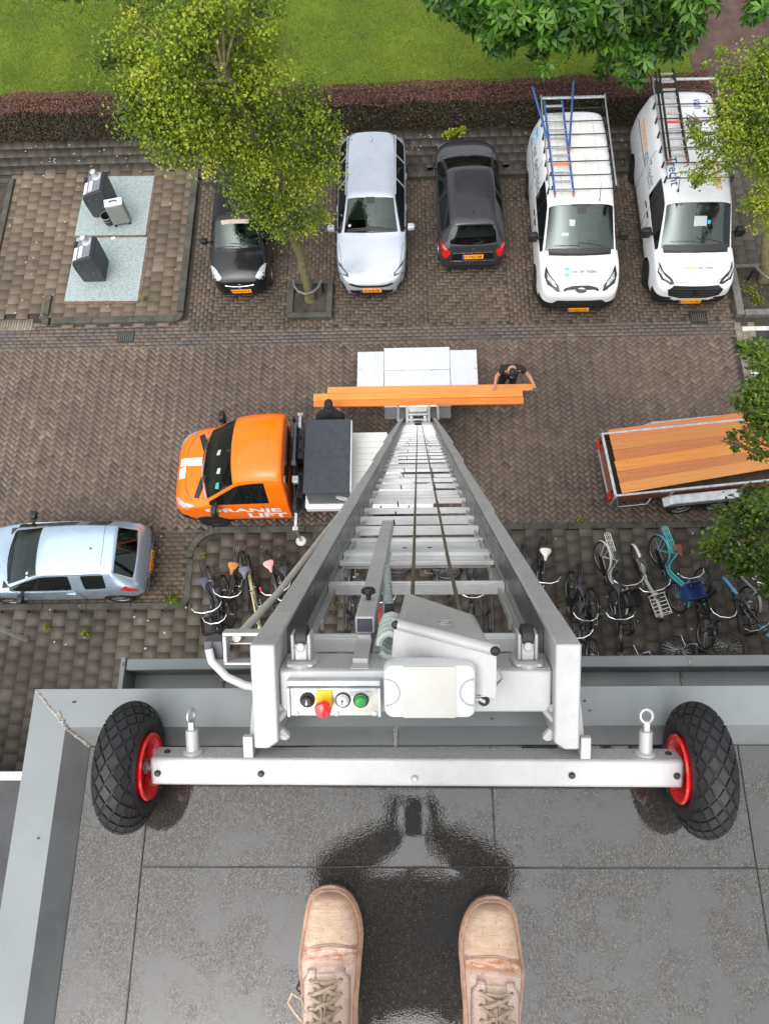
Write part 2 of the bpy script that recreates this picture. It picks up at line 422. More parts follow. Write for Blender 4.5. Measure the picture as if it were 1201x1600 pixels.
# plot on the left with the containers
bed = lambda x, y: x < -10.9 and y > 13.3
plates = lambda x, y: (-9.05 < x < -6.88 and 12.16 < y < 14.28) or (-9.05 < x < -6.88 and 14.4 < y < 16.3)
stones('container_plot', bond(-16, -5.92, 11.56, 16.55, .31, .31, along='y', keep=lambda x, y: not bed(x, y) and not (y < 11.75 and x < -9.2)), M_TILEW, .03)
stones('kerb_channel', bond(-16, -5.62, 11.3, 11.56), M_BRICKG, -.002)
stones('back_path', bond(-16, -5.7, 16.55, 17.75, .31, .31), M_TILED, .028)
kb = MB()
for i in range(5): kb.bx(-5.9, -5.72, 11.82 + i * .94, 11.82 + i * .94 + .93, -.05, .11)
for i in range(3): kb.bx(-9.12 + i * 1.06, -9.12 + i * 1.06 + 1.05, 11.5, 11.68, -.05, .11)
kb.bx(-9.4, -9.24, 11.8, 12.4, -.05, .11)
def arc(cx, cy, r0, r1, a0, a1, z0, z1, n=8):
    for i in range(n):
        p, q = a0 + (a1 - a0) * i / n, a0 + (a1 - a0) * (i + 1) / n
        ring = [(cx + rr * math.cos(t), cy + rr * math.sin(t)) for rr, t in ((r0, p), (r1, p), (r1, q), (r0, q))]
        kb.hexa([(x, y, z0) for x, y in ring], [(x, y, z1) for x, y in ring])
arc(-5.95, 11.73, .05, .23, -PI / 2, 0, -.05, .11); arc(-9.2, 11.73, .05, .23, PI, 1.5 * PI, -.05, .11, 5)
struct(kb.build('plot_kerb', M_KERBD, bevel=.012))
st = [(-10.9 + i * .07 - 2, 11.55, .06, .32, 0) for i in range(47)]
stones('ribbed_crossing', [(x, y, .058, .34, 0) for x, y, *_ in st], M_PALEP, .01)
b = MB(); b.bx(-14, -11.05, 13.45, 16.2, -.03, .06); struct(b.build('planting_bed', M_SOIL, smooth=0))
kb = MB(); kb.bx(-11.05, -10.9, 13.3, 16.35, -.03, .10); kb.bx(-14, -11.06, 16.2, 16.35, -.03, .10); kb.bx(-14, -11.06, 13.3, 13.44, -.03, .10)
struct(kb.build('bed_kerb', M_KERBD, bevel=.01))
# right end: pale paver band and dark strip with white bars
stones('paver_band', bond(8.12, 8.62, 5.95, 11.1, .21, .165, along='y'), M_PALEP, .002)
stones('crossing_slabs', bond(8.64, 12.5, 5.95, 11.1, .3, .3), tinted('charcoal_slab', ['#26272b', '#2e2f34', '#34353a', '#3b3c40', '#45464a'], .7, '#2c2c2e', .6), .002)
b = MB()
for y in (11.0, 9.75, 8.5, 7.25):
    for i in range(5): b.bx(8.3 + i * .31, 8.3 + i * .31 + .3, y - .06, y + .06, .0, .009)
for x in (9.8,):
    for i in range(14): b.bx(x, x + .13, 6.5 + i * .32, 6.5 + i * .32 + .31, .0, .009)
struct(b.build('crossing_marking', mat('marking_white', (.62, .61, .57), .7, 0, .2, 9, dirt=.4), smooth=0))
stones('right_pavement', bond(8.42, 14, 12.9, 16.0, .3, .3, along='y'), M_TILE, .07)
stones('far_right_pavement', bond(9.0, 14, 16.0, 17.75, .3, .3), M_TILED, .069)
kb = MB()
for i in range(5): kb.bx(8.2, 8.38, 11.35 + i * .94, 11.35 + i * .94 + .93, -.05, .12)
for i in range(5): kb.bx(8.4 + i * .99, 8.4 + i * .99 + .98, 11.33, 11.5, -.05, .12)
for i in range(4): kb.bx(8.4 + i * .99, 8.4 + i * .99 + .98, 12.78, 12.88, -.05, .1)
struct(kb.build('right_kerb', M_KERB, bevel=.012))
b = MB(); b.bx(8.4, 13, 11.52, 12.77, -.05, .05); struct(b.build('tree_bed', M_SOIL, smooth=0))
# pavement on this side, with the rounded end of the parking bay
def near(x, y):
    if x < -5.0 and y > 4.02: return False
    if x < -4.35 and y > 5.16 and (x + 4.35) ** 2 + (y - 5.16) ** 2 > .52 ** 2: return False
    return True
stones('near_pavement', bond(-16, 14, .2, 5.76, .3, .3, along='y', keep=near), M_TILE, .045, drop=.03)
in_car_bay = lambda x, y: not (x > -5.0 and (near(x, y) or y > 5.9))
stones('car_bay', bond(-16, -4.45, 4.17, 5.93, along='x', keep=lambda x, y: x < -5.06 or ((x + 4.35) ** 2 + (y - 5.16) ** 2 > .78 ** 2)), M_BRICKP, -.002)
kb = MB()
for i in range(13): kb.bx(-4.35 + i * .99, -4.35 + i * .99 + .98, 5.78, 5.93, -.05, .06)
for i in range(11): kb.bx(-5.2 - (i + 1) * .99, -5.2 - i * .99 - .01, 4.02, 4.16, -.05, .06)
for i in range(1): kb.bx(-5.03, -4.89, 4.35, 5.16, -.05, .06)
arc(-4.35, 5.22, .56, .71, PI / 2, PI, -.05, .06); arc(-5.2, 4.36, .2, .34, -PI / 2, 0, -.05, .06, 5)
struct(kb.build('near_kerb', M_KERBD, bevel=.01))
b = MB(); b.bx(-9.5, -9.2, 1.2, 1.5, 0, .052); tag(b.build('pale_tile', mat('pale_tile', (.55, .47, .36), .8, 0, .1, 8), smooth=0, bevel=.004), 'single pale beige slab lying among the dark paving slabs', 'paving slab')

def grate(loc, rz, label):
    t = thing('drain_grate', label, 'drain', loc, rz, 'drain grates in the gutter')
    f = MB(); f.bx(-.21, .21, -.17, -.13, -.02, .012); f.bx(-.21, .21, .13, .17, -.02, .012); f.bx(-.21, -.17, -.13, .13, -.02, .012); f.bx(.17, .21, -.13, .13, -.02, .012)
    f.build('frame', M_STEEL, t, bevel=.003)
    g = MB()
    for i in range(7): g.bx(-.155 + i * .052 - .012, -.155 + i * .052 + .012, -.129, .129, -.02, .008)
    g.build('bars', mat('worn_iron', (.13, .125, .115), .5, .4, .3, 12), t)
    p = MB(); p.bx(-.169, .169, -.129, .129, -.022, -.004); p.build('pit', M_INK, t, smooth=0)
grate((-7.16, 11.12, .006), 0, 'steel drain grate in the gutter below the container plot')
grate((7.27, 11.36, .006), 0, 'steel drain grate in front of the right-hand white van')

# lawn and the red path at its right
M_LAWN = NT('lawn')
c_ = M_LAWN.ramp(M_LAWN.noise(.5, 5, .6), [(.3, srgb('#4a5c10')), (.55, srgb('#637814')), (.75, srgb('#7a8c1c'))])
c_ = M_LAWN.mix(M_LAWN.maprange(M_LAWN.noise(45, 3), .3, .7, 0, .45), c_, srgb('#2c3c0b'))
M_LAWN.l(c_, M_LAWN.b.inputs['Base Color']); M_LAWN.b.inputs['Roughness'].default_value = .9; M_LAWN.bump(M_LAWN.noise(60, 3), .8, .03)
b = MB(); b.add([(-80, 18.35, .0), (8.3, 18.35, .0), (8.5, 80, .0), (-80, 80, .0)], [(0, 1, 2, 3)]); struct(b.build('lawn', M_LAWN.m, smooth=0))
b = MB(); b.add([(8.3, 17.75, .004), (80, 17.75, .004), (80, 80, .004), (8.5, 80, .004)], [(0, 1, 2, 3)])
struct(b.build('red_path', mat('red_brown_path', (.075, .045, .038), .9, 0, .4, 2, bump=.5, bscale=50), smooth=0))
b = MB(); b.add([(-80, 17.72, .012), (8.3, 17.72, .012), (8.3, 18.6, .012), (-80, 18.6, .012)], [(0, 1, 2, 3)]); struct(b.build('hedge_soil', M_SOIL, smooth=0))
n = 150000
gx = rng.uniform(-16, 8.4, n); gy = 18.5 + 9.5 * rng.random(n) ** 1.15
hh = rng.uniform(.03, .085, n); aa = rng.uniform(0, 2 * PI, n); ww = rng.uniform(.004, .011, n)
V = np.zeros((n, 3, 3)); lean = rng.normal(0, .035, (n, 2))
V[:, 0] = np.c_[gx - ww * np.cos(aa), gy - ww * np.sin(aa), np.zeros(n)]; V[:, 1] = np.c_[gx + ww * np.cos(aa), gy + ww * np.sin(aa), np.zeros(n)]
V[:, 2] = np.c_[gx + lean[:, 0], gy + lean[:, 1], hh]
pt = .5 + .5 * np.sin(gx * .9 + np.sin(gy * 1.3) * 1.5) * np.sin(gy * .7 + 1.2 * np.sin(gx * .5))
o = bulk('grass', V, leafmat('grass_blades', ['#46580e', '#627612', '#7c8e18', '#96a226'], .25, .6), None, np.clip(pt * .5 + rng.random(n) * .5, 0, 1))
tag(o, 'short mown green grass of the lawn behind the hedge', 'grass', kind='stuff')

# leaves: bent four-cornered blades
def leaf_quads(P, Nrm, size, asp=.62, rg=None):
    rg = rg or rng; n = len(P)
    Nrm = Nrm / np.maximum(np.linalg.norm(Nrm, axis=1, keepdims=True), 1e-6)
    t = rg.normal(0, 1, (n, 3)); t -= Nrm * (t * Nrm).sum(1, keepdims=True); t /= np.maximum(np.linalg.norm(t, axis=1, keepdims=True), 1e-6)
    s = np.cross(Nrm, t); L = np.asarray(size).reshape(-1, 1) * np.ones((n, 1))
    V = np.zeros((n, 4, 3))
    V[:, 0] = P - t * L * .5; V[:, 2] = P + t * L * .5 - Nrm * L * .12
    V[:, 1] = P + s * L * asp * .5 + Nrm * L * .1; V[:, 3] = P - s * L * asp * .5 + Nrm * L * .1
    return V
def hedge(x0, x1, y0, y1, h, label, seedv):
    rg = np.random.default_rng(seedv)
    t = thing('hedge', label, 'hedge', ((x0 + x1) / 2, (y0 + y1) / 2, 0)); ox, oy = (x0 + x1) / 2, (y0 + y1) / 2
    core = MB(); core.bx(x0 - ox + .07, x1 - ox - .07, y0 - oy + .1, y1 - oy - .1, .02, h - .12)
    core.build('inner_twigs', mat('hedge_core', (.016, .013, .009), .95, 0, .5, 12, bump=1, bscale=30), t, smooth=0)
    wv = lambda x: .05 * np.sin(x * 1.7) + .035 * np.sin(x * 4.1 + 1)
    n = int((x1 - x0) * 2300)
    x = rg.uniform(x0, x1, n); y = rg.uniform(y0, y1, n); z = h + wv(x) - np.abs(rg.normal(0, .045, n)) + .05 * rg.random(n) * (rg.random(n) > .8)
    P = np.c_[x - ox, y - oy, z]; N_ = np.c_[rg.normal(0, .45, n), rg.normal(0, .45, n), np.ones(n)]
    bulk('reddish_top', leaf_quads(P, N_, rg.uniform(.03, .062, n), rg=rg), leafmat('hedge_top_leaf', ['#2a2a18', '#4a2f2a', '#5d3a34', '#744842', '#6a5a35'], .15), t, np.clip(rg.normal(.5, .22, n) + .12 * np.sin(x * 1.1), 0, 1))
    n = int((x1 - x0) * 2600)
    x = rg.uniform(x0, x1, n); z = rg.uniform(.03, h, n); y = y0 + .02 - wv(x) * .6 + np.abs(rg.normal(0, .05, n))
    half = rg.random(n) > .78; y[half] = y1 - .02
    P = np.c_[x - ox, y - oy, z]; N_ = np.c_[rg.normal(0, .5, n), np.where(half, 1, -1), rg.normal(.25, .4, n)]
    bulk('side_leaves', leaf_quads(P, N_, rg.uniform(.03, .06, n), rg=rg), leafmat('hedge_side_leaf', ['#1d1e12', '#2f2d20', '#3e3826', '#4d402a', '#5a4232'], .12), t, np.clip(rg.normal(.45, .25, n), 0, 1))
hedge(-16, 8.2, 17.72, 18.5, 1.0, 'long clipped hedge with reddish top between car park and lawn', 5)
# ================================================================ the building he stands on
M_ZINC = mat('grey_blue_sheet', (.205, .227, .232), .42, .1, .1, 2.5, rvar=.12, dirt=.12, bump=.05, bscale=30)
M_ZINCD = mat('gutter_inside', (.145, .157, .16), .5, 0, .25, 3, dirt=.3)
M_SEALANT = mat('sealant', (.36, .34, .30), .7, 0, .35, 40, bump=.9, bscale=120, dirt=.6)
N = NT('wet_roofing_felt'); bb = N.b
vo = N.n('ShaderNodeTexVoronoi', Scale=430); N.l(N.pos(), vo.inputs['Vector'])
gr = N.ramp(vo.outputs['Color'], [(.0, (.002, .0017, .001)), (.42, (.007, .0055, .0035)), (.62, (.017, .0135, .008)), (.8, (.036, .03, .018)), (.92, (.075, .066, .048)), (1, (.15, .14, .11))])
film = N.maprange(N.noise(7.5, 10, .72), .45, .55, 0, 1)             # where the water film covers the granules
film2 = N.maprange(N.noise(2.1, 3, .5), .36, .48, 0, 1)
fm = N.n('ShaderNodeMath', operation='MULTIPLY'); N.l(film, fm.inputs[0]); N.l(film2, fm.inputs[1])
fx = N.n('ShaderNodeMath', operation='MAXIMUM'); N.l(fm.outputs[0], fx.inputs[0])
# the old sheet with the deepest film lies left of the feet
sx = N.n('ShaderNodeSeparateXYZ'); N.l(N.pos(), sx.inputs[0])
fx.inputs[1].default_value = 0.0
fs = fx.outputs[0]
N.l(N.mix(N.maprange(fs, 0, 1, 0, .85), gr, (.012, .012, .013)), bb.inputs['Base Color'])
bb.inputs['Roughness'].default_value = .5; bb.inputs['IOR'].default_value = 1.35
bp = N.n('ShaderNodeBump', Distance=.003); N.l(vo.outputs['Distance'], bp.inputs['Height']); N.l(N.maprange(fs, 0, 1, .4, .0), bp.inputs['Strength'])
N.l(bp.outputs[0], bb.inputs['Normal'])
# the water over it: a smooth coat that the granules only just ruffle
cb_ = N.n('ShaderNodeBump', Distance=.003); v2 = N.n('ShaderNodeTexVoronoi', Scale=300); N.l(N.pos(), v2.inputs['Vector'])
ah = N.n('ShaderNodeMath', operation='MULTIPLY_ADD'); N.l(N.noise(38, 4, .6), ah.inputs[0]); ah.inputs[1].default_value = 1.8; N.l(v2.outputs['Distance'], ah.inputs[2]); N.l(ah.outputs[0], cb_.inputs['Height']); N.l(N.maprange(fs, 0, 1, .018, .0025), cb_.inputs['Strength']); N.l(cb_.outputs[0], bb.inputs['Coat Normal'])
cw = N.mix(fs, N.ramp(vo.outputs['Color'], [(.0, (.45,) * 3), (.45, (.75,) * 3), (.7, (.9,) * 3), (.85, (1,) * 3)]), (.9,) * 3); N.l(cw, bb.inputs['Coat Weight']); bb.inputs['Coat Roughness'].default_value = .02; bb.inputs['Coat IOR'].default_value = 1.86
M_ROOF = N.m
hall = thing('apartment_building', 'apartment block with wet grey felt roof and grey-blue sheet edge, at the bottom', 'building', (3.0, -5.0, 0))
hx, hy = -3.0, 5.0
def B(b, name, m, **k): return b.xf(Matrix.Translation((hx, hy, 0))).build(name, m, hall, **k)
X0, XC = -.703, -.74            # foot and top of the kerb slope at the left
YR, YC, YO = .116, .152, .232   # same at the front, and the outer edge of the cap
XO = -.818; CAPZ = ROOF + .055
M_WALL = tinted('facade_brick', ['#5a4636', '#6b5340', '#7a614b', '#866e58', '#8f7a66'], .85)
b = MB(); b.bx(-.76, 12, -12, .18, 0, ROOF - .1); B(b, 'brick_wall', mat('facade_brickwork', (.22, .15, .11), .85, 0, .3, 8, bump=.3), smooth=0)
for fl in range(5):
    for i in range(4):
        f_ = MB(); x = .5 + i * 2.8; z = .9 + fl * 2.8
        f_.bx(x, x + 1.7, .181, .22, z, z + .08); f_.bx(x, x + 1.7, .181, .22, z + 1.42, z + 1.5); f_.bx(x, x + .08, .181, .22, z + .08, z + 1.42); f_.bx(x + 1.62, x + 1.7, .181, .22, z + .08, z + 1.42)
        fo = B(f_, 'window', M_WHITE, bevel=.004); g_ = MB(); g_.bx(x + .08, x + 1.62, .182, .2, z + .08, z + 1.42)
        g_.xf(Matrix.Translation((hx, hy, 0))).build('pane', M_SIDEGLASS, fo, smooth=0)
b = MB(); b.add([(X0, -12, ROOF), (12, -12, ROOF), (12, YR, ROOF), (X0, YR, ROOF)], [(0, 1, 2, 3)]); B(b, 'roof_base', M_ROOF, smooth=0)
# felt sheets, each a few millimetres thick, butted with dark seams
def sheet(x0, x1, y0, y1, z=.003):
    s = MB(); s.bx(x0 + .0005, x1 - .0005, y0 + .0005, y1 - .0005, ROOF + .0003, ROOF + z); B(s, 'felt_sheet', M_ROOF, bevel=.0015)
ys = at(600, 1355, ROOF).y; xl = at(222, 1355, ROOF).x; xm = at(773, 1330, ROOF).x; xr = at(1178, 1340, ROOF).x
sheet(X0, xl, -3, YR, .004); sheet(xl, xm, ys, YR); sheet(xm, xr, ys, YR, .0036); sheet(xr, 6, ys, YR); sheet(xl, xr, -3, ys, .0044); sheet(xr, 6, -3, ys, .0032)
b = MB()   # tar that oozed out along the seams
def ooze(p, q, wd=.0013, dn=26):
    p, q = Vector(p), Vector(q); d = (q - p); nn_ = Vector((-d.y, d.x, 0)).normalized(); rr = random.Random(int(p.x * 1000))
    L = [p + d * i / dn for i in range(dn + 1)]
    u = [q_ + nn_ * (wd * (.5 + rr.random())) for q_ in L]; v = [q_ - nn_ * (wd * (.5 + rr.random())) for q_ in L]
    b.add(u + v, [(i, i + 1, dn + 2 + i, dn + 1 + i) for i in range(dn)])
z_ = ROOF + .0062
ooze((xl, ys, z_), (xr, ys, z_)); ooze((xl, YR, z_), (xl, -1.4, z_), .001); ooze((xm, YR, z_), (xm, ys, z_), .0011); ooze((xr, YR, z_), (xr, -1.2, z_), .0011); ooze((xr, ys, z_), (2.5, ys, z_))
B(b, 'seam_tar', mat('tar', (.02, .02, .024), .25, 0, .3, 20), smooth=0)
# sloping inside of the edge, cap and front drop
b = MB()
b.add([(X0, -12, ROOF), (X0, YR, ROOF), (XC, YC, CAPZ), (XC, -12, CAPZ)], [(0, 1, 2, 3)])
b.add([(X0, YR, ROOF), (12, YR, ROOF), (12, YC, CAPZ), (XC, YC, CAPZ)], [(0, 1, 2, 3)])
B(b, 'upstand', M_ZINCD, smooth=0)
b = MB()
b.add([(XC, -12, CAPZ), (XC, YC, CAPZ), (XO, YO, CAPZ + .002), (XO, -12, CAPZ + .002)], [(0, 1, 2, 3)])
b.add([(XC, YC, CAPZ), (12, YC, CAPZ), (12, YO, CAPZ + .002), (XO, YO, CAPZ + .002)], [(0, 1, 2, 3)])
b.add([(XO, YO, CAPZ + .002), (12, YO, CAPZ + .002), (12, YO, CAPZ - .2), (XO, YO, CAPZ - .2)], [(0, 1, 2, 3)])
b.add([(XO, -12, CAPZ + .002), (XO, YO, CAPZ + .002), (XO, YO, CAPZ - .2), (XO, -12, CAPZ - .2)], [(3, 2, 1, 0)])
B(b, 'edge_cap', M_ZINC, smooth=0)
# the sealed mitre at the corner and joints
def bead(p, q, r, n_=34, sd=1):
    b = MB(); rr = random.Random(sd); p, q = Vector(p), Vector(q)
    b.tube([p + (q - p) * i / n_ + Vector((rr.uniform(-1, 1), rr.uniform(-1, 1), 0)) * r * .35 for i in range(n_ + 1)], [r * rr.uniform(.55, 1.25) for _ in range(n_ + 1)], 7); B(b, 'sealant_bead', M_SEALANT)
bead((XO + .004, YO - .004, CAPZ + .001), (XC, YC, CAPZ), .0032); bead((XC, YC, CAPZ), (X0, YR, ROOF + .005), .0036)
bead((XC - .02, YC + .03, CAPZ), (XC + .005, YC - .005, CAPZ), .0045, 10, 5)
xj = at(618, 1150, ROOF).x; bead((xj, YR, ROOF + .004), (xj, YC, CAPZ), .0045, 18, 3)
# box gutter hung in front, a step lower
GZ = ROOF - .25; gx0 = at(190, 1030, GZ).x
gut = MB(); g0, g1, g2 = .236, .322, .352
gut.bx(gx0 + .014, 12, g1, g2, GZ - .012, GZ); gut.bx(gx0 + .014, 12, g2 - .006, g2, GZ - .14, GZ - .0125)
gutter = B(gut, 'roof_gutter', M_ZINC, bevel=.003)
gi = MB(); gi.bx(gx0 + .014, 12, g0, g2 - .007, GZ - .085, GZ - .08); gi.bx(gx0 + .014, 12, g1, g1 + .004, GZ - .079, GZ - .013); gi.xf(Matrix.Translation((hx, hy, 0))).build('channel', M_ZINC, gutter, smooth=0)
ge = MB(); ge.bx(gx0, gx0 + .013, g0 - .004, g2 + .004, GZ - .14, GZ + .004); ge.box((gx0 + .0065, (g1 + g2) / 2, GZ + .006), (.008, .008, .005)); ge.xf(Matrix.Translation((hx, hy, 0))).build('end_cap', M_ZINC, gutter, bevel=.002)
xj = at(337, 1040, GZ).x; bead((xj, g1, GZ), (xj, g2, GZ), .005, 10, 8); bead((xj + .004, g0, GZ - .078), (xj + .002, g1, GZ - .078), .006, 12, 9)
xj = at(1076, 1030, GZ).x; bead((xj, g1, GZ), (xj, g2, GZ), .004, 10, 8); bead((xj + .004, g0, GZ - .078), (xj + .002, g1, GZ - .078), .005, 12, 9)
b = MB()  # crumbs of moss on the cap
rr = random.Random(3)
for px, py in ((60, 1310), (913, 1095), (921, 1110), (905, 1125), (768, 1123), (116, 1097), (872, 1183)):
    p = at(px, py, CAPZ + .003); b.ball(p, (rr.uniform(.002, .005), rr.uniform(.001, .003), .0018), 7, 5)
B(b, 'moss_crumbs', M_SOIL)
# lower extension left of the block
an = thing('low_extension', 'low flat roofed extension with white edge, far down left of the roof edge', 'building', (-9.5, -2.2, 0))
b = MB(); b.bx(-4, 3.2, -5, 2.6, 0, 3.0); b.build('wall', mat('extension_wall', (.25, .24, .22), .8), an, smooth=0)
b = MB(); b.bx(-4.1, 3.3, -5, 2.55, 3.0, 3.03); b.build('roof_felt', mat('extension_felt', (.045, .047, .05), .5, 0, .35, 2, bump=.3), an, smooth=0)
b = MB(); b.bx(-4.1, 3.3, 2.56, 2.7, 2.9, 3.1); b.build('white_edge', M_WHITE, an, bevel=.01)
# ================================================================ inclined ladder lift
TH = R(29.4); LT = 14.8
C0 = Vector((.006, .066, ROOF + .13))
LM = Matrix.Translation(C0) @ Matrix.Rotation(TH, 4, 'X') @ Matrix.Rotation(-.0136, 4, 'Y') @ Matrix.Translation((0, 0, -LT))
lift = thing('ladder_lift', 'long aluminium ladder lift from the orange truck to the roof, red-rimmed wheels on top', 'ladder lift')
lift.matrix_world = LM
TU = Matrix.Translation((0, 0, LT))            # local: x across, y outward from the ladder, z along it; u = 0 at the wheel axle
def LP(b, name, m, par=None, **k): return b.xf(TU).build(name, m, par or lift, **k)
# rails: four telescoping sections
secs = [(-.10, -4.2, .312, .130, .261), (-1.75, -7.2, .323, .118, .256), (-4.3, -10.6, .342, .106, .251), (-6.6, -LT + .1, .368, .094, .246)]
for k, (u1, u0, xo, n0, n1) in enumerate(secs):
    for s in (-1, 1):
        b = MB(); xi = xo - .046 - .004 * k
        ring = lambda u: [(s * xo, n0, u), (s * xo, n1, u), (s * xi, n1, u), (s * xi, n0, u)]
        b.loft([ring(u0), ring(u1)]); rail = LP(b, 'rail', M_ALU, bevel=.004)
        f = MB(); f.bx(s * (xi - .001), s * (xi - .024), n0 + .006, n0 + .014, u0, u1 - .24); f.bx(s * (xi - .019), s * (xi - .024), n0 + .0145, n0 + .027, u0, u1 - .24)
        f.xf(TU).build('inner_track', M_ALUS, rail)
        g = MB(); g.bx(s * (xi - .0005), s * (xi - .003), n0 + .052, n1 - .006, u0, u1 - .004); g.xf(TU).build('shaded_web', M_WEBSHADE, rail, smooth=0)  # thin added plate, its dark colour stands in for shade on the rail web
        if k == 0:   # the end leg reaches down to the wheel beam
            b = MB(); leg = lambda u, q=0: [(s * (xo + .0012), .056, u), (s * (xo + .0012), n1 + .0012, u), (s * (xi - .0012), n1 + .0012, u), (s * (xi - .0012), .066, u), (s * (xi + .02), .052, u), (s * (xo - .002), .052, u)]
            b.loft([leg(-.20), leg(.03)]); b.xf(TU).build('end_leg', M_ALUS, rail, bevel=.004)
        for j in range(7 if k == 0 else 5):
            u = u1 - .35 - j * (.52 if k == 0 else 1.0); w_ = MB(); w_.bx(s * (xi - .0251), s * (xi - .034), n0 + .014, n0 + .036, u - .012, u + .012)
            w_.xf(TU).build('weld_clip', M_ALUS, rail)
# rungs
def rung(u, xo, n, du=.040, dn=.034, name='rung'):
    b = MB(); b.bx(-xo, xo, n - dn / 2, n + dn / 2, u - du / 2, u + du / 2); b.bx(-xo + .002, xo - .002, n + dn / 2 - .001, n + dn / 2 + .003, u - .006, u + .006)
    return LP(b, name, M_RUNG, bevel=.004)
for u in (-.316, -.835, -1.83, -2.1, -2.4, -2.76, -3.1, -3.45, -3.8): rung(u, .264, .152, .040, .034 if u > -2.2 else .026)
for i in range(8): rung(-4.25 - i * .42, .273, .135, .036, .022)
for i in range(8): rung(-7.6 - i * .48, .290, .122, .036, .020)
for i in range(7): rung(-11.4 - i * .5, .314, .11, .036, .020)
# plates with holes under the first section
def plate(u0, u1, n, xo, holes):
    b = MB(); b.bx(-xo, xo, n - .006, n + .006, u0, u1); p = LP(b, 'cross_plate', M_RUNG, bevel=.003)
    for e in (u0, u1):
        g = MB(); g.bx(-xo, xo, n + .0061, n + .022, e - .016, e + .016); g.xf(TU).build('plate_lip', M_RUNG, p, bevel=.003)
    for x in holes:
        h = MB(); h.cyl((x, n + .0062, (u0 + u1) / 2), (x, n + .0075, (u0 + u1) / 2), .0085, n=14); h.xf(TU).build('hole', M_INK, p)
plate(-1.30, -1.15, .146, .264, (-.045, .05)); plate(-1.60, -1.36, .140, .264, (-.045, .05))
plate(-3.02, -2.9, .128, .272, (-.06, .06)); plate(-5.2, -5.05, .118, .288, (-.08, .08)); plate(-7.3, -7.15, .105, .3, ())
rr = random.Random(4)
for u in (-1.95, -2.2, -2.55, -3.3, -4.0, -4.4, -5.6, -6.4, -7.4, -8.4):
    for i in range(2):
        x = rr.uniform(-.22, .22); b = MB(); b.bx(x - .003, x + .003, .12, .15, u - .06, u + .05); LP(b, 'cable_clip', M_STEEL)
    for x in (-.1, .11): b = MB(); b.torus((x, .165, u), (1, .2, 0), .014, .003, 12, 5); LP(b, 'hook_ring', M_STEEL)

# wheel beam
b = MB(); b.bx(-.522, .512, -.026, .03, -.026, .028); beam = LP(b, 'wheel_beam', M_ALUS, bevel=.006, seg=3)
b = MB(); b.bx(-.519, .509, .0301, .0306, -.022, .024); b.xf(TU).build('beam_top', M_ALU, beam, smooth=0)
def bolt(x, nrm_u=True, m=M_STEEL, n=.0, r=.0065):
    b = MB()
    if nrm_u: b.lathe([(0, .0285), (r, .0285), (r, .031), (r * .7, .0335), (0, .0335)], (x, n, 0), (0, 0, 1), 12)
    else: b.lathe([(0, .0309), (r, .0309), (r, .0325), (r * .7, .0345), (0, .0345)], (x, 0, n), (0, 1, 0), 12)
    b.xf(TU).build('bolt', m, beam)
for x in (-.507, -.302, .300, .498): bolt(x)
bolt(-.002, True, M_GALV, -.008); bolt(-.495, False); bolt(.490, False)
for x in (-.443, .446):
    b = MB(); b.lathe([(0, .0306), (.02, .0306), (.02, .034), (.013, .037), (.0125, .075), (.0115, .078), (0, .078)], (x, 0, 0), (0, 1, 0), 18)
    b.box((x, .085, 0), (.010, .02, .012)); p = LP(b, 'eye_post', M_ALUS, beam)
    r_ = MB(); r_.torus((x, .108, 0), (.95, 0, .3) if x < 0 else (.15, .25, 1), .0125, .0032, 20, 7)
    r_.xf(TU).build('ring', M_GALV, p)
for s in (-1, 1):
    b = MB(); b.prism([(s * .316, .031, .026), (s * .316, .11, -.02), (s * .316, .16, -.06), (s * .316, .031, -.03)], (s * .011, 0, 0)); b.bx(s * .316, s * .336, .0311, .075, .012, .026); LP(b, 'lug', M_ALUS, beam, bevel=.002)
    b = MB(); pts = [(s * (.268 - .012 * math.sin(i * 1.3)), .06 + i * .009, .0 - .01 * math.cos(i * 2)) for i in range(9)]; b.tube(pts, [.007 + .004 * math.sin(i * 1.9) ** 2 for i in range(9)], 7); LP(b, 'weld_bead', M_ALUS)
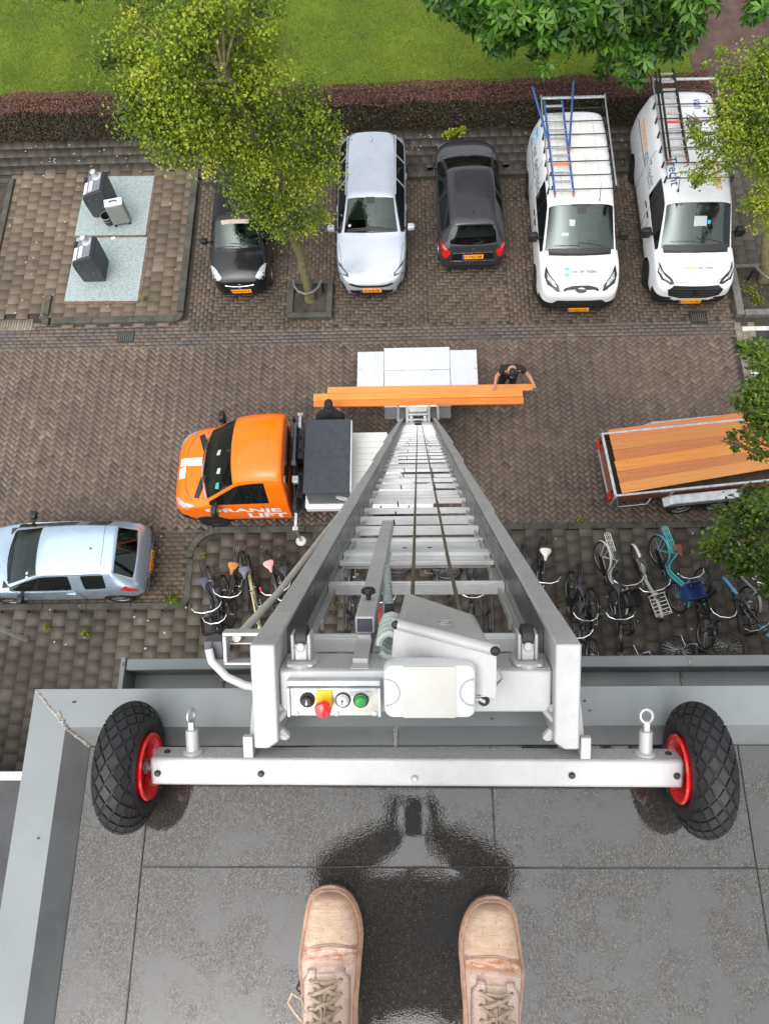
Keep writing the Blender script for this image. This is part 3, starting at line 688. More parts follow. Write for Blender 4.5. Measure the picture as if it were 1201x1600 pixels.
# wheels
def tyre_pt(a, be, RR=.0845, rr=.0405, ex=0):
    y = (RR + (rr + ex) * math.cos(be)); return (.95 * (rr + ex) * math.sin(be), y * math.cos(a), y * math.sin(a))
for s in (-1, 1):
    cx_ = -.5715 if s < 0 else .549
    wl = bpy.data.objects.new('wheel', None); C.objects.link(wl); wl.parent = lift; wl.location = (cx_, 0, LT)
    b = MB(); na, nb = 56, 20; rings = []
    for i in range(na): rings.append([tyre_pt(2 * PI * i / na, 2 * PI * k / nb) for k in range(nb)])
    b.loft(rings, closed=True)
    nd = 21
    for j in range(-4, 5):
        for i in range(nd):
            a = 2 * PI * (i + .5 * (j % 2)) / nd; be = j * .30; da = PI / nd * .9; db = .30 * .86
            if abs(j) == 4: db *= .6
            lo = [tyre_pt(a - da, be, ex=-.001), tyre_pt(a, be - db, ex=-.001), tyre_pt(a + da, be, ex=-.001), tyre_pt(a, be + db, ex=-.001)]
            q = .86; hi = [tyre_pt(a - da * q, be, ex=.0032), tyre_pt(a, be - db * q, ex=.0032), tyre_pt(a + da * q, be, ex=.0032), tyre_pt(a, be + db * q, ex=.0032)]
            b.hexa(lo, hi)
    b.build('tyre', M_RUBBER, wl, smooth=45)
    rm = MB(); inn = -s
    rm.lathe([(.060, -.026), (.060, .0), (.062, .034), (.066, .040), (.064, .044), (.056, .042), (.050, .030), (.048, .014), (.022, .008), (.02, .022), (.012, .024), (.012, -.03), (.05, -.02), (.06, -.028)], (0, 0, 0), (inn, 0, 0), 36)
    M_REDR = mat('red_plastic', (.80, .012, .014), .3, 0, .08, 20, coat=.6)
    rim = rm.build('rim', M_REDR, wl)
    rb = MB()
    for k in range(6):
        a = 2 * PI * k / 6; p = (inn * .012, .034 * math.cos(a), .034 * math.sin(a)); rb.box(p, (.012, .026, .006), Matrix.Rotation(a, 3, 'X'))
    rb.build('rib', M_REDR, rim, bevel=.001)
    ax = MB(); ax.cyl((inn * .02, 0, 0), (inn * .052, 0, 0), .009); ax.cyl((inn * .03, 0, 0), (inn * .036, 0, 0), .015, n=6); ax.build('axle', M_GALV, wl)
# head cross box with lugs and rollers
b = MB(); b.bx(-.264, .264, .115, .2, -.10, 0); head = LP(b, 'head_box', M_ALUS, bevel=.004)
b = MB(); b.bx(-.263, .263, .2005, .2015, -.096, -.006); b.xf(TU).build('head_top', M_ALUD, head, smooth=0)
for x in (-.225, .222):
    b = MB(); b.bx(x - .026, x + .026, .2016, .209, -.085, -.01); b.bx(x - .02, x - .013, .2091, .262, -.075, -.03); b.bx(x + .013, x + .02, .2091, .262, -.075, -.03); b.bx(x - .0125, x + .0125, .2091, .255, -.036, -.03)
    b.cyl((x, .238, -.03), (x, .238, -.024), .0105, n=6); lg = LP(b, 'pulley_lug', M_ALUS, bevel=.003)
    r_ = MB(); r_.cyl((x - .0118, .25, -.055), (x + .0118, .25, -.055), .026, n=22); r_.xf(TU).build('roller', M_BLACK, lg, bevel=.002)
    w_ = MB(); w_.tube([(x + .028 * math.cos(a), .204, -.048 + .042 * math.sin(a)) for a in [i * .5 for i in range(13)]], [.004 + .003 * (i % 2) for i in range(13)], 6); w_.xf(TU).build('weld_bead', M_ALUS, lg)
for s in (-1, 1):
    b = MB(); b.lathe([(0, 0), (.034, 0), (.040, .008), (.040, .04), (.036, .05), (0, .052)], (s * .315, .05, -.31), (s, 0, 0), 22); LP(b, 'wall_bumper', mat('bumper_rubber', (.02, .018, .017), .9, 0, .5, 30, bump=1, bscale=60))
# control panel
b = MB(); b.bx(-.246, -.066, .113, .173, .0005, .014); cp = LP(b, 'control_panel', mat('brushed_steel_panel', (.55, .54, .50), .35, .75, .2, 14), bevel=.002)
b = MB(); b.bx(-.247, -.065, .1735, .186, -.02, .016); b.bx(-.2472, -.2405, .1135, .173, .0145, .022); b.bx(-.0715, -.0648, .1135, .173, .0145, .022); b.bx(-.24, -.072, .1685, .173, .0145, .022); b.xf(TU).build('panel_hood', M_GALV, cp, bevel=.0015)
b = MB(); b.bx(-.125, -.08, .155, .163, .0142, .0152); b.xf(TU).build('label_plate', mat('grey_label', (.42, .43, .46), .4), cp, smooth=0)
def knob(x, n, r, h, m, name, cap=None):
    b = MB(); b.lathe([(0, .0143), (r * 1.12, .0143), (r * 1.12, .02), (r, .021), (r * .96, h), (r * .8, h + .003), (0, h + .0035)], (x, n, 0), (0, 0, 1), 26); return b.xf(TU).build(name, m, cp)
k1 = knob(-.208, .146, .0115, .026, M_BLACK, 'down_button'); k3 = knob(-.139, .147, .0112, .025, M_WHITE, 'up_button'); k4 = knob(-.104, .147, .0108, .026, mat('green_plastic', (.01, .30, .045), .35, coat=.5), 'green_button')
for x in (-.208, -.139, -.104):
    b = MB(); b.torus((x, .1465, .018), (0, 0, 1), .0128, .0022, 24, 6); b.xf(TU).build('bezel', M_STEEL if x != -.208 else M_BLACK, cp)
b = MB(); b.bx(-.191, -.160, .128, .1695, .0146, .0175); yb = b.xf(TU).build('yellow_plate', mat('yellow_enamel', (.85, .52, .01), .4), cp, bevel=.002)
b = MB(); b.lathe([(0, .0178), (.010, .0178), (.010, .03), (.0155, .034), (.0165, .041), (.014, .047), (.006, .0495), (0, .0496)], (-.175, .137, 0), (0, 0, 1), 28); b.xf(TU).build('stop_button', mat('red_stop', (.85, .012, .02), .3, coat=.6), cp)
def arrow(x, n, up, m, par, z):
    s = 1 if up else -1; b = MB()
    b.add([(x - .0008, n - s * .005, z), (x + .0008, n - s * .005, z), (x + .0008, n + s * .002, z), (x - .0008, n + s * .002, z)], [(0, 1, 2, 3)])
    b.add([(x - .003, n + s * .001, z), (x + .003, n + s * .001, z), (x, n + s * .0055, z)], [(0, 1, 2)])
    b.xf(TU).build('arrow_mark', m, par, smooth=0)
arrow(-.208, .146, False, M_WHITEV, cp, .0302); arrow(-.139, .147, True, M_INK, cp, .0292)
for x, n in ((-.23, .1185), (-.152, .1185), (-.078, .1185)):
    b = MB(); b.lathe([(0, .0142), (.0055, .0142), (.005, .0165), (.0028, .0172), (.0026, .0155), (0, .0155)], (x, n, 0), (0, 0, 1), 12); b.xf(TU).build('screw', M_GALV, cp)
# white lamp box in the middle
def rrect(x0, x1, y0, y1, r, n=5):
    out = []
    for cx_, cy_, a in ((x1 - r, y1 - r, 0), (x0 + r, y1 - r, PI / 2), (x0 + r, y0 + r, PI), (x1 - r, y0 + r, 1.5 * PI)):
        out += [(cx_ + r * math.cos(a + PI / 2 * i / n), cy_ + r * math.sin(a + PI / 2 * i / n)) for i in range(n + 1)]
    return out
M_PLW = mat('white_plastic', (.64, .65, .66), .3, 0, .03, 5, coat=.4)
b = MB(); rings = []
for u, g in ((.001, .004), (.012, 0), (.04, 0), (.050, .003), (.054, .010)): rings.append([(x, n, u) for x, n in rrect(-.058 + g, .115 - g, .124 + g, .231 - g, .016)])
b.loft(rings); lamp = LP(b, 'work_lamp', M_PLW)
b = MB(); b.loft([[(x, n, u) for x, n in rrect(-.022, .078, .1275 + g, .2275 - g, .004)] for u, g in ((.05, 0), (.0553, 0), (.0562, .002))]); b.xf(TU).build('lens', mat('lamp_lens', (.56, .555, .52), .35, 0, .06, 12), lamp)
for s, xx in ((1, -.054), (-1, .111)):
    b = MB(); b.tube([(xx + s * .026 * math.cos(a) , .177 + .026 * math.sin(a), .0545) for a in [(-PI / 2 + PI * i / 12) for i in range(13)]], .0016, 6); b.xf(TU).build('clip_groove', mat('groove_grey', (.40, .42, .45), .5), lamp)
b = MB(); b.tube([(.114, .15, .02), (.124, .152, .024), (.132, .146, .02), (.134, .14, .008), (.134, .139, -.01)], .0036, 8); LP(b, 'lamp_cable', M_PLW, lamp)
b = MB(); b.torus((.134, .139, .0015), (0, 0, 1), .0075, .0035, 16, 6); LP(b, 'cable_gland', M_BLACK)
b = MB(); b.tube([(.156, .225, .055), (.164, .2, .045), (.156, .185, .03), (.150, .165, .016), (.14, .157, .02), (.116, .156, .02)], .0022, 6); LP(b, 'thin_wire', M_GALV)
# winch cover: folded sheet box, sitting askew
b = MB()
Tp = [(-.026, .268, -.36), (.132, .258, -.19), (.150, .258, .05), (-.036, .275, -.065)]
Bt = [(-.02, .18, -.34), (.136, .18, -.18), (.152, .2025, .035), (-.044, .2025, -.045)]
b.hexa(Bt, Tp); wc = LP(b, 'winch_cover', M_ALUD, bevel=.014, seg=3)
b = MB(); b.hexa([(-.048, .19, -.043), (.154, .16, .045), (.154, .16, .050), (-.048, .19, -.038)], [(-.040, .276, -.062), (.152, .258, .053), (.152, .258, .058), (-.040, .276, -.057)]); b.xf(TU).build('front_sheet', M_ALUS, wc, bevel=.002)
b = MB(); b.tube([(-.040, .277, -.060), (.153, .260, .056)], .0115, 14); b.xf(TU).build('folded_rim', M_ALUS, wc)
for p in ((-.036, .277, -.049), (.149, .2605, .063)):
    b = MB(); b.ball(p, (.0095, .0095, .006), 12, 8); b.xf(TU).build('rim_hole', M_INK, wc)
b = MB(); b.torus((.062, .2655, -.10), (.05, 1, 0), .015, .0022, 24, 6); b.box((.062, .266, -.10), (.018, .003, .010)); b.xf(TU).build('embossed_mark', M_ALUD, wc, bevel=.001)
# square tube boom and its inner tube
b = MB(); b.bx(-.128, -.086, .222, .26, -1.45, -.165); tb = LP(b, 'boom_tube', M_ALUD, bevel=.004)
b = MB(); b.bx(-.1235, -.0905, .2265, .2555, -.1649, -.1635); b.xf(TU).build('tube_mouth', mat('tube_inside', (.03, .03, .05), .5), tb, smooth=0)
b = MB(); b.bx(-.1205, -.0935, .17, .2215, -.42, -.155); b.bx(-.1225, -.0915, .2016, .214, -.155, -.03); b.bx(-.125, -.089, .2015, .2035, -.03, -.004); b.xf(TU).build('sliding_tube', M_ALUS, tb, bevel=.003)
b = MB(); b.lathe([(0, 0), (.006, 0), (.006, .012), (.014, .014), (.0145, .026), (.011, .029), (0, .029)], (-.107, .261, -.30), (0, 1, 0), 10); b.box((-.107, .281, -.30), (.034, .010, .010)); b.xf(TU).build('clamp_knob', M_BLACK, tb, bevel=.002)
# coiled hose beside it
M_HOSE = mat('pale_hose', (.36, .41, .39), .45, 0, .12, 10)
b = MB(); pts = []
for i in range(220):
    t = i / 219; a = t * 2 * PI * 15
    cx_ = -.085 + .028 * t; cn = .235 - .01 * t; cu_ = -.74 + .52 * t
    q_ = .006 + .007 * max(0, (t - .62) / .38); pts.append((cx_ + q_ * math.cos(a), cn + q_ * math.sin(a), cu_ + .002))
b.tube(pts, .0082, 6); LP(b, 'coil_hose', M_HOSE)
b = MB(); b.tube([(-.083, .235, -.95), (-.084, .235, -.85), (-.08, .236, -.74)], .007, 8); LP(b, 'hose_end', M_HOSE)
for k in range(5):
    b = MB(); u = -.20 + k * .032; b.tube([(-.05 - .022 * math.cos(a), .228 + .026 * math.sin(a), u + .004 * math.sin(a * .5)) for a in [i * .52 for i in range(12)]], .008, 7); LP(b, 'hose_loop', M_HOSE)
b = MB(); b.bx(-.068, -.046, .24, .262, -.262, -.242); LP(b, 'hose_clip', M_BLACK)
# hoisting cables
M_CABLE = mat('steel_cable', (.15, .135, .10), .6, .5, .3, 60, bump=.5, bscale=200)
for x0, u0, x1 in ((-.006, -.33, -.015), (.098, -.21, .075)):
    b = MB(); b.tube([(x0, .262, u0), (x0 * .97 + x1 * .03, .235, -.9), (x1, .12, -LT + .5)], .0052, 7); LP(b, 'hoisting_cable', M_CABLE)
# frame, hose and guide pole on the left rail
b = MB(); 
b.bx(-.408, -.314, .228, .236, -.16, -.13); b.bx(-.408, -.400, .17, .2279, -.16, -.13); b.bx(-.408, -.314, .164, .1699, -.16, -.13); b.bx(-.408, -.3135, .2, .204, -.26, -.1601)
fr = LP(b, 'side_frame', M_ALUS, bevel=.0015)
b = MB(); b.tube([(-.438, .20, -.13), (-.432, .175, -.125), (-.40, .142, -.12), (-.36, .125, -.115), (-.318, .12, -.11)], .0088, 10); LP(b, 'white_hose', mat('white_hose', (.62, .63, .60), .4, 0, .05), None)
b = MB(); b.bx(-.452, -.413, .172, .212, -.19, -.145); b.bx(-.436, -.4335, .17, .214, -.1449, -.142); LP(b, 'pipe_clamp', mat('grey_clamp', (.09, .09, .105), .5), bevel=.003)
b = MB(); b.tube([(-.385, .215, -.16), (-.375, .20, -.6), (-.352, .19, -2.4), (-.36, .18, -4.6)], [.0095] * 4, 12); LP(b, 'guide_pole', mat('pale_pole', (.56, .55, .50), .45, .1, .15, 14))
b = MB(); b.torus((-.375, .21, -2.45), (.3, 1, 0), .035, .005, 22, 6); LP(b, 'pole_ring', M_ALUS)
# foot: turntable and pulley frame
b = MB(); b.bx(-.30, .30, -.02, .16, -LT - .02, -LT + .12); b.bx(-.17, -.11, .16, .3, -LT - .05, -LT + .3); b.bx(.11, .17, .16, .3, -LT - .05, -LT + .3); b.cyl((-.24, .12, -LT + .35), (.24, .12, -LT + .35), .06, n=16)
LP(b, 'foot_frame', M_ALUD, bevel=.006)
b = MB(); b.cyl((-.07, .17, -LT + .42), (.07, .17, -LT + .42), .05, n=18); LP(b, 'cable_drum', M_STEEL)
# ================================================================ loading platform with planks
pl = thing('loading_platform', 'flat aluminium loading platform with folded-out side flaps, at the foot of the ladder lift', 'platform', (.22, 9.2, 0))
ox, oy = .22, 9.2; PZ = 1.02
def PB(b, name, m, **k): return b.xf(Matrix.Translation((-ox, -oy, 0))).build(name, m, pl, **k)
q = lambda px, py: at(px, py, PZ)
M_PAN = mat('platform_sheet', (.66, .68, .70), .42, .35, .06, 4, dirt=.08)
xa, xb, xc, xd = q(558, 590).x, q(600, 590).x, q(703, 590).x, q(746, 590).x; y0, y1, y2, y3 = q(650, 632).y, q(650, 578).y, q(650, 543).y, q(650, 547).y
for n_, a in (('side_flap', (xa, xb - .012, y0, y3 - .02)), ('side_flap', (xc + .012, xd, y0, y3 - .02)), ('platform_deck', (xb, xc, y0, y1 - .006)), ('end_flap', (xb - .004, xc + .004, y1 + .006, y2))):
    b = MB(); b.bx(a[0], a[1], a[2], a[3], PZ - .03, PZ); PB(b, n_, M_PAN, bevel=.004)
b = MB()
for px, py in ((563, 578), (742, 576), (627, 579), (675, 579), (600, 596), (704, 596)): p = q(px, py); b.box((p.x, p.y, PZ + .004), (.06, .02, .012))
PB(b, 'hinge', M_GALV, bevel=.002)
b = MB(); b.bx(xb, xc, y0 - .05, y0 - .005, PZ - .03, PZ + .02); PB(b, 'deck_rim', M_PLW, bevel=.003)
b = MB(); b.bx(xb + .01, xc - .01, y0 - .35, y0 - .052, PZ - .05, PZ - .02); PB(b, 'deck_apron', mat('dark_ribbed_sheet', (.13, .13, .13), .45, .6, .3, 20), bevel=.003)
b = MB()
for x in (-.26, .62):
    x_ = .22 + x - .18; b.tube([(x_, y0 - .06, PZ + .06), (x_, y0 - .3, PZ + .34), (x_, y0 - .62, PZ + .42)], .03, 8)
xm_ = .22; 
b.tube([(xm_ - .44, y0 - .1, PZ + .1), (xm_ + .44, y0 - .1, PZ + .1)], .028, 8)
PB(b, 'tilt_frame', M_GALV)
b = MB(); 
for x in (-.24, .24): b.bx(xm_ + x - .03, xm_ + x + .03, y0 - .62, y0 - .12, PZ + .1, PZ + .18)
for y in (-.2, -.36, -.5): b.cyl((xm_ - .22, y0 + y, PZ + .2), (xm_ + .22, y0 + y, PZ + .2), .03, n=10)
b.bx(xm_ - .2, xm_ + .2, y0 - .34, y0 - .22, PZ + .24, PZ + .3)
PB(b, 'carriage', M_ALUD, bevel=.006)
b = MB(); 
for x in (-.2, .64): b.tube([(x, 8.8, .05), (x, 8.8, PZ - .03)], .03, 8); b.tube([(x, 9.6, .05), (x, 9.6, PZ - .03)], .03, 8)
PB(b, 'support_leg', M_GALV)
# wood
def wood(name, a, bq, sc=1):
    N = NT(name)
    mp = N.n('ShaderNodeMapping'); N.l(N.pos(), mp.inputs[0]); mp.inputs['Scale'].default_value = (.6, 14, 14)
    c = N.ramp(N.noise(2.2 * sc, 6, .6, mp.outputs[0]), [(.3, srgb(a)), (.7, srgb(bq))])
    oi = N.n('ShaderNodeObjectInfo'); c = N.mix(1.0, c, N.ramp(oi.outputs['Random'], [(0, (.78, .74, .70)), (.5, (1, 1, 1)), (1, (1.08, 1.0, .92))]), 'MULTIPLY')
    m2 = N.n('ShaderNodeMapping'); N.l(N.pos(), m2.inputs[0]); m2.inputs['Scale'].default_value = (1.1, 40, 40); c = N.mix(N.maprange(N.noise(1.8, 5, .7, m2.outputs[0]), .56, .70, 0, .4), c, (.26, .095, .03))
    kv = N.n('ShaderNodeTexVoronoi', Scale=3.2); N.l(N.pos(), kv.inputs['Vector']); c = N.mix(N.maprange(kv.outputs['Distance'], .03, .07, .6, 0), c, (.13, .045, .015))
    N.l(c, N.b.inputs['Base Color']); N.b.inputs['Roughness'].default_value = .5
    return N.m
W1 = wood('orange_timber', '#d07f33', '#e29a4b'); W2 = wood('reddish_timber', '#b0693a', '#c47c48'); W3 = wood('honey_timber', '#c98345', '#d89652'); W4 = wood('deep_timber', '#c26d26', '#d5843a')
def plank(loc, L, wd, th, rz, m, label, group, ry=0):
    b = MB(); b.bx(-L / 2, L / 2, -wd / 2, wd / 2, 0, th); o = b.build('plank', m, None, bevel=.003)
    o.location = loc; o.rotation_euler = (0, ry, rz); return tag(o, label, 'plank', group)
PT = PZ + .003
p0, p1 = q(512, 608), q(835, 608); plank(((p0.x + p1.x) / 2, q(650, 609).y, PT), p1.x - p0.x, .16, .045, -.002, W3, 'orange plank in the worker\'s gloved hand, shifted farthest right on the platform', 'planks on the loading platform')
p0, p1 = q(490, 620), q(816, 620); yy = q(650, 619).y
for i, (dy, m, lb) in enumerate(((0, W1, 'middle orange plank of three lying across the loading platform'), (-.175, W4, 'orange plank nearest the ladder, next to the man in black'))):
    plank(((p0.x + p1.x) / 2 + i * .01, yy + dy, PT), p1.x - p0.x, .168, .045, .003 * (1 - i) - .002, m, lb, 'planks on the loading platform')
# ================================================================ vehicles
# A body is a cage of cross sections. Local axes: x forward, y to the left, z up, origin on the road under the middle.
Z_BODY, Z_SCREEN, Z_SIDE1, Z_SIDE2, Z_SIDE3, Z_REAR, Z_LOW = range(7)
BOW = {}; CREASE = {1: .6, 4: .4, 5: .5}
def cage(L, W, H, rows, zones, wheels, wr, mats, sub=2, arch=1.0):
    """rows: (s from nose, width factor, z_bottom, z_mid, z_belt, (y4, z4), (y5, z5), z6[, belt width factor]); y as fraction of W/2"""
    vs, fs, zi, cr = [], [], [], []
    hw = W / 2; n = len(rows); bows = dict(BOW)
    for ri, r in enumerate(rows):
        s, wf, zb, zm, zt, (y4, z4), (y5, z5), z6 = r[:8]
        bw = r[8] if len(r) > 8 else .965
        x = L / 2 - s
        half = [(0, zb), (wf * .90, zb), (wf, zb + (zm - zb) * .45), (wf * 1.0, zm), (wf * bw, zt), (y4, z4), (y5, z5), (0, z6)]
        bo = bows.get(ri, 0); xx = lambda k, y: x + (bo * (1 - (y / .9) ** 2) if k >= 5 else 0)
        ring = [(xx(k, y), hw * y, z) for k, (y, z) in enumerate(half)] + [(xx(len(half) - 2 - k, y), -hw * y, z) for k, (y, z) in enumerate(half[-2:0:-1])]
        vs += ring
    m = 14
    for i in range(n - 1):
        for k in range(m):
            fs.append((i * m + k, i * m + (k + 1) % m, (i + 1) * m + (k + 1) % m, (i + 1) * m + k))
            kk = k if k < 7 else 13 - k          # 0..6 from underside to roof centre
            zi.append(zones.get((i, kk), Z_LOW if kk <= 0 else Z_BODY))
    fs.append(tuple(range(m))); zi.append(Z_BODY); fs.append(tuple((n - 1) * m + k for k in range(m))[::-1]); zi.append(Z_BODY)
    me = bpy.data.meshes.new('body'); me.from_pydata(vs, [], fs)
    b = bmesh.new(); b.from_mesh(me); bmesh.ops.recalc_face_normals(b, faces=b.faces)
    lay = b.edges.layers.float.new('crease_edge')
    b.verts.ensure_lookup_table(); b.faces.ensure_lookup_table()
    for e in b.edges:
        a, c = e.verts[0].index, e.verts[1].index
        if a // m != c // m and a % m == c % m:
            k = a % m; k = k if k <= 7 else 14 - k
            e[lay] = CREASE.get(k, 0)
        za = {zi[f.index] for f in e.link_faces}
        if len(za) == 2 and Z_LOW not in za: e[lay] = max(e[lay], .55)
    for f, z in zip(b.faces, zi): f.material_index = z
    b.to_mesh(me); b.free()
    for q in mats: me.materials.append(q)
    o = bpy.data.objects.new('body', me); C.objects.link(o)
    md = o.modifiers.new('s', 'SUBSURF'); md.levels = sub; md.render_levels = sub
    cutters = []
    for wx, wy in wheels:
        cb = MB(); yy = hw * 1.2 if wy > 0 else -hw * 1.2; yi = (hw - .32) * (1 if wy > 0 else -1)
        cb.cyl((wx, yi, wr + .01), (wx, yy, wr + .01), (wr + .05) * arch, n=28); co = cb.build('cut', M_BLACK); cutters.append(co)
        bo = o.modifiers.new('b', 'BOOLEAN'); bo.operation = 'DIFFERENCE'; bo.object = co; bo.solver = 'EXACT'
    dg = bpy.context.evaluated_depsgraph_get(); dg.update()
    em = bpy.data.meshes.new_from_object(o.evaluated_get(dg)); bpy.data.objects.remove(o); bpy.data.meshes.remove(me)
    for co in cutters: bpy.data.objects.remove(co)
    return em
def split_glass(em, root, mats, pillar=.035):
    """turn the marked zones into panes of their own, set a little into their frames"""
    b = bmesh.new(); b.from_mesh(em); glass = []
    for z, nm in ((Z_SCREEN, 'windscreen'), (Z_SIDE1, 'side_window'), (Z_SIDE2, 'side_window'), (Z_SIDE3, 'side_window'), (Z_REAR, 'rear_window')):
        for sgn in ((0,) if nm in ('windscreen', 'rear_window') else (1, -1)):
            fc = [f for f in b.faces if f.material_index == z and (sgn == 0 or f.calc_center_median().y * sgn > 0)]
            if not fc: continue
            res = bmesh.ops.inset_region(b, faces=fc, thickness=pillar, depth=0, use_even_offset=True)
            for f in res['faces']: f.material_index = Z_BODY
            res = bmesh.ops.inset_region(b, faces=[f for f in fc if f.is_valid], thickness=.012, depth=-.004, use_even_offset=True)
            for f in res['faces']: f.material_index = 7
            fc = [f for f in fc if f.is_valid]
            vm = {}; vv = []; ff = []
            for f in fc:
                for v in f.verts:
                    if v not in vm: vm[v] = len(vv); vv.append(tuple(v.co))
                ff.append([vm[v] for v in f.verts])
            glass.append((nm, vv, ff)); bmesh.ops.delete(b, geom=fc, context='FACES')
    me = bpy.data.meshes.new('body'); b.to_mesh(me); b.free()
    idx = np.zeros(len(me.polygons), dtype=np.int32); me.polygons.foreach_get('material_index', idx)
    me.materials.clear(); me.materials.append(mats[0]); me.materials.append(M_BLACK)
    me.polygons.foreach_set('material_index', np.where((idx == 7) | (idx == Z_LOW), 1, 0).astype(np.int32))
    body = link('body', me, root, 38)
    for nm, vv, ff in glass:
        g = MB(); g.add(vv, ff); g.build(nm, M_GLASS if nm in ('windscreen', 'rear_window') else M_SIDEGLASS, root, smooth=60, recalc=False)
    bt = bmesh.new(); bt.from_mesh(em); tree = BVHTree.FromBMesh(bt); bt.free()
    return body, tree
def fill_poly(pts2, cuts=3):
    b = bmesh.new(); f = b.faces.new([b.verts.new((p[0], p[1], 0)) for p in pts2])
    bmesh.ops.triangulate(b, faces=[f])
    for _ in range(cuts):
        es = [e for e in b.edges if e.calc_length() > .06]
        if not es: break
        bmesh.ops.subdivide_edges(b, edges=es, cuts=1); bmesh.ops.triangulate(b, faces=[f for f in b.faces if len(f.verts) > 3])
    b.verts.index_update()
    vs = [(v.co.x, v.co.y) for v in b.verts]; fs = [[v.index for v in f.verts] for f in b.faces]; b.free()
    return vs, fs
VIEWS = {  # (a, b) -> start point and direction of the ray that lays a flat outline on the body
    'top': (lambda a, b_: (a, b_, 5), (0, 0, -1)), 'front': (lambda a, b_: (6, a, b_), (-1, 0, 0)), 'rear': (lambda a, b_: (-6, a, b_), (1, 0, 0)),
    'left': (lambda a, b_: (a, 4, b_), (0, -1, 0)), 'right': (lambda a, b_: (a, -4, b_), (0, 1, 0)),
    'fronttop': (lambda a, b_: (a + 4, b_, 4), (-.7071, 0, -.7071)), 'reartop': (lambda a, b_: (a - 4, b_, 4), (.7071, 0, -.7071))}
class Skin:
    """puts outlines, stripes and lettering on a body"""
    def __init__(s, root, tree): s.r = root; s.t = tree
    def hit(s, view, a, b_, off=.004):
        st, d = VIEWS[view]; h, nn_, _, _ = s.t.ray_cast(Vector(st(a, b_)), Vector(d))
        if h is None: return None
        d = Vector(d); 
        if nn_.dot(d) > 0: nn_ = -nn_
        return h + nn_ * off
    def lay(s, mb, view, vs, fs, off):
        P = [s.hit(view, a, b_, off) for a, b_ in vs]; ok = [i for i, p in enumerate(P) if p is not None]
        mp = {i: k for k, i in enumerate(ok)}
        mb.add([P[i] for i in ok], [[mp[i] for i in f] for f in fs if all(i in mp for i in f)])
    def patch(s, name, view, pts, m, off=.004, both=False, par=None, sep=True, thick=.0):
        outs = []; mb = MB()
        for sg in ((1, -1) if both else (1,)):
            if sep: mb = MB()
            q = [(a, b_ * sg) if view in ('top', 'fronttop', 'reartop') else (a * sg, b_) for a, b_ in pts] if both else pts
            vs, fs = fill_poly(q); s.lay(mb, view, vs, fs, off)
            if sep and mb.v: outs.append(mb.build(name, m, par or s.r, smooth=60))
        if not sep and mb.v: outs.append(mb.build(name, m, par or s.r, smooth=60))
        return outs
    def line(s, mb, view, pts, wd=.008, off=.003, n=14, mirror=False):
        for sg in ((1, -1) if mirror else (1,)):
            P = []
            for i in range(len(pts) - 1):
                for k in range(n):
                    t = k / n; P.append((pts[i][0] + (pts[i + 1][0] - pts[i][0]) * t, pts[i][1] + (pts[i + 1][1] - pts[i][1]) * t))
            P.append(pts[-1]); Q = [s.hit(view, a, b_ * sg if view in ('top', 'fronttop', 'reartop') else b_, off) for a, b_ in P]
            Q = [q for q in Q if q is not None]
            if len(Q) > 1: mb.tube(Q, wd / 2, 4)
    def text(s, name, view, txt, a, b_, width, m, rot=0, flip=1, height=None, bold=.012, par=None, spacing=1.0):
        vs, fs, ww, hh = text_mesh(txt, 1, bold, spacing); k = width / ww; ky = height / hh if height else k
        c_, s_ = math.cos(rot), math.sin(rot)
        q = [(a + flip * (x * k * c_ - y * ky * s_), b_ + (x * k * s_ + y * ky * c_)) for x, y in vs]
        mb = MB(); s.lay(mb, view, q, fs, .006)
        if mb.v: return mb.build(name, m, par or s.r, smooth=0, recalc=False)
def wheel(root, x, y, r, wd, hub=M_RIM, spokes=5):
    s = 1 if y > 0 else -1; w_ = bpy.data.objects.new('wheel', None); C.objects.link(w_); w_.parent = root; w_.location = (x, y, r)
    b = MB(); b.lathe([(r * .66, -wd / 2), (r * .95, -wd / 2), (r, -wd / 2 + .03), (r, wd / 2 - .03), (r * .95, wd / 2), (r * .68, wd / 2), (r * .64, wd / 2 - .02)], (0, 0, 0), (0, s, 0), 30); b.build('tyre', M_RUBBER, w_)
    b = MB(); b.lathe([(r * .655, wd / 2 - .04), (r * .66, wd / 2 - .005), (r * .6, wd / 2 - .012), (r * .58, wd / 2 - .05), (0, wd / 2 - .055)], (0, 0, 0), (0, s, 0), 30)
    for k in range(spokes):
        a = 2 * PI * k / spokes; b.box((r * .34 * math.cos(a), s * (wd / 2 - .03), r * .34 * math.sin(a)), (r * .56, .03, r * .13), Matrix.Rotation(-a, 3, 'Y'))
    b.lathe([(r * .14, wd / 2 - .05), (r * .13, wd / 2 - .012), (0, wd / 2 - .01)], (0, 0, 0), (0, s, 0), 16); b.build('rim', hub, w_)
def mirrors(root, x, y, z, m, sz=(.13, .2, .15), arm=.1):
    for s in (-1, 1):
        b = MB(); b.loft([[(x + dx * sz[0], s * (y + arm + t * sz[1]), z + dz * sz[2]) for dx, dz in ((-.5 * q, -.5 * q), (.35 * q, -.5 * q), (.5 * q, 0), (.3 * q, .5 * q), (-.5 * q, .5 * q))] for t, q in ((0, .75), (.15, 1), (.8, .95), (1, .6))])
        o = b.build('mirror', m, root, bevel=.012)
        a = MB(); a.box((x - .005, s * (y + arm / 2), z - .03), (.06, arm + .06, .035)); a.build('mirror_arm', M_BLACK, o, bevel=.005)
        g = MB(); g.box((x - sz[0] * .5 - .002, s * (y + arm + sz[1] * .45), z), (.004, sz[1] * .7, sz[2] * .7)); g.build('mirror_glass', M_GLASS, o, smooth=0)
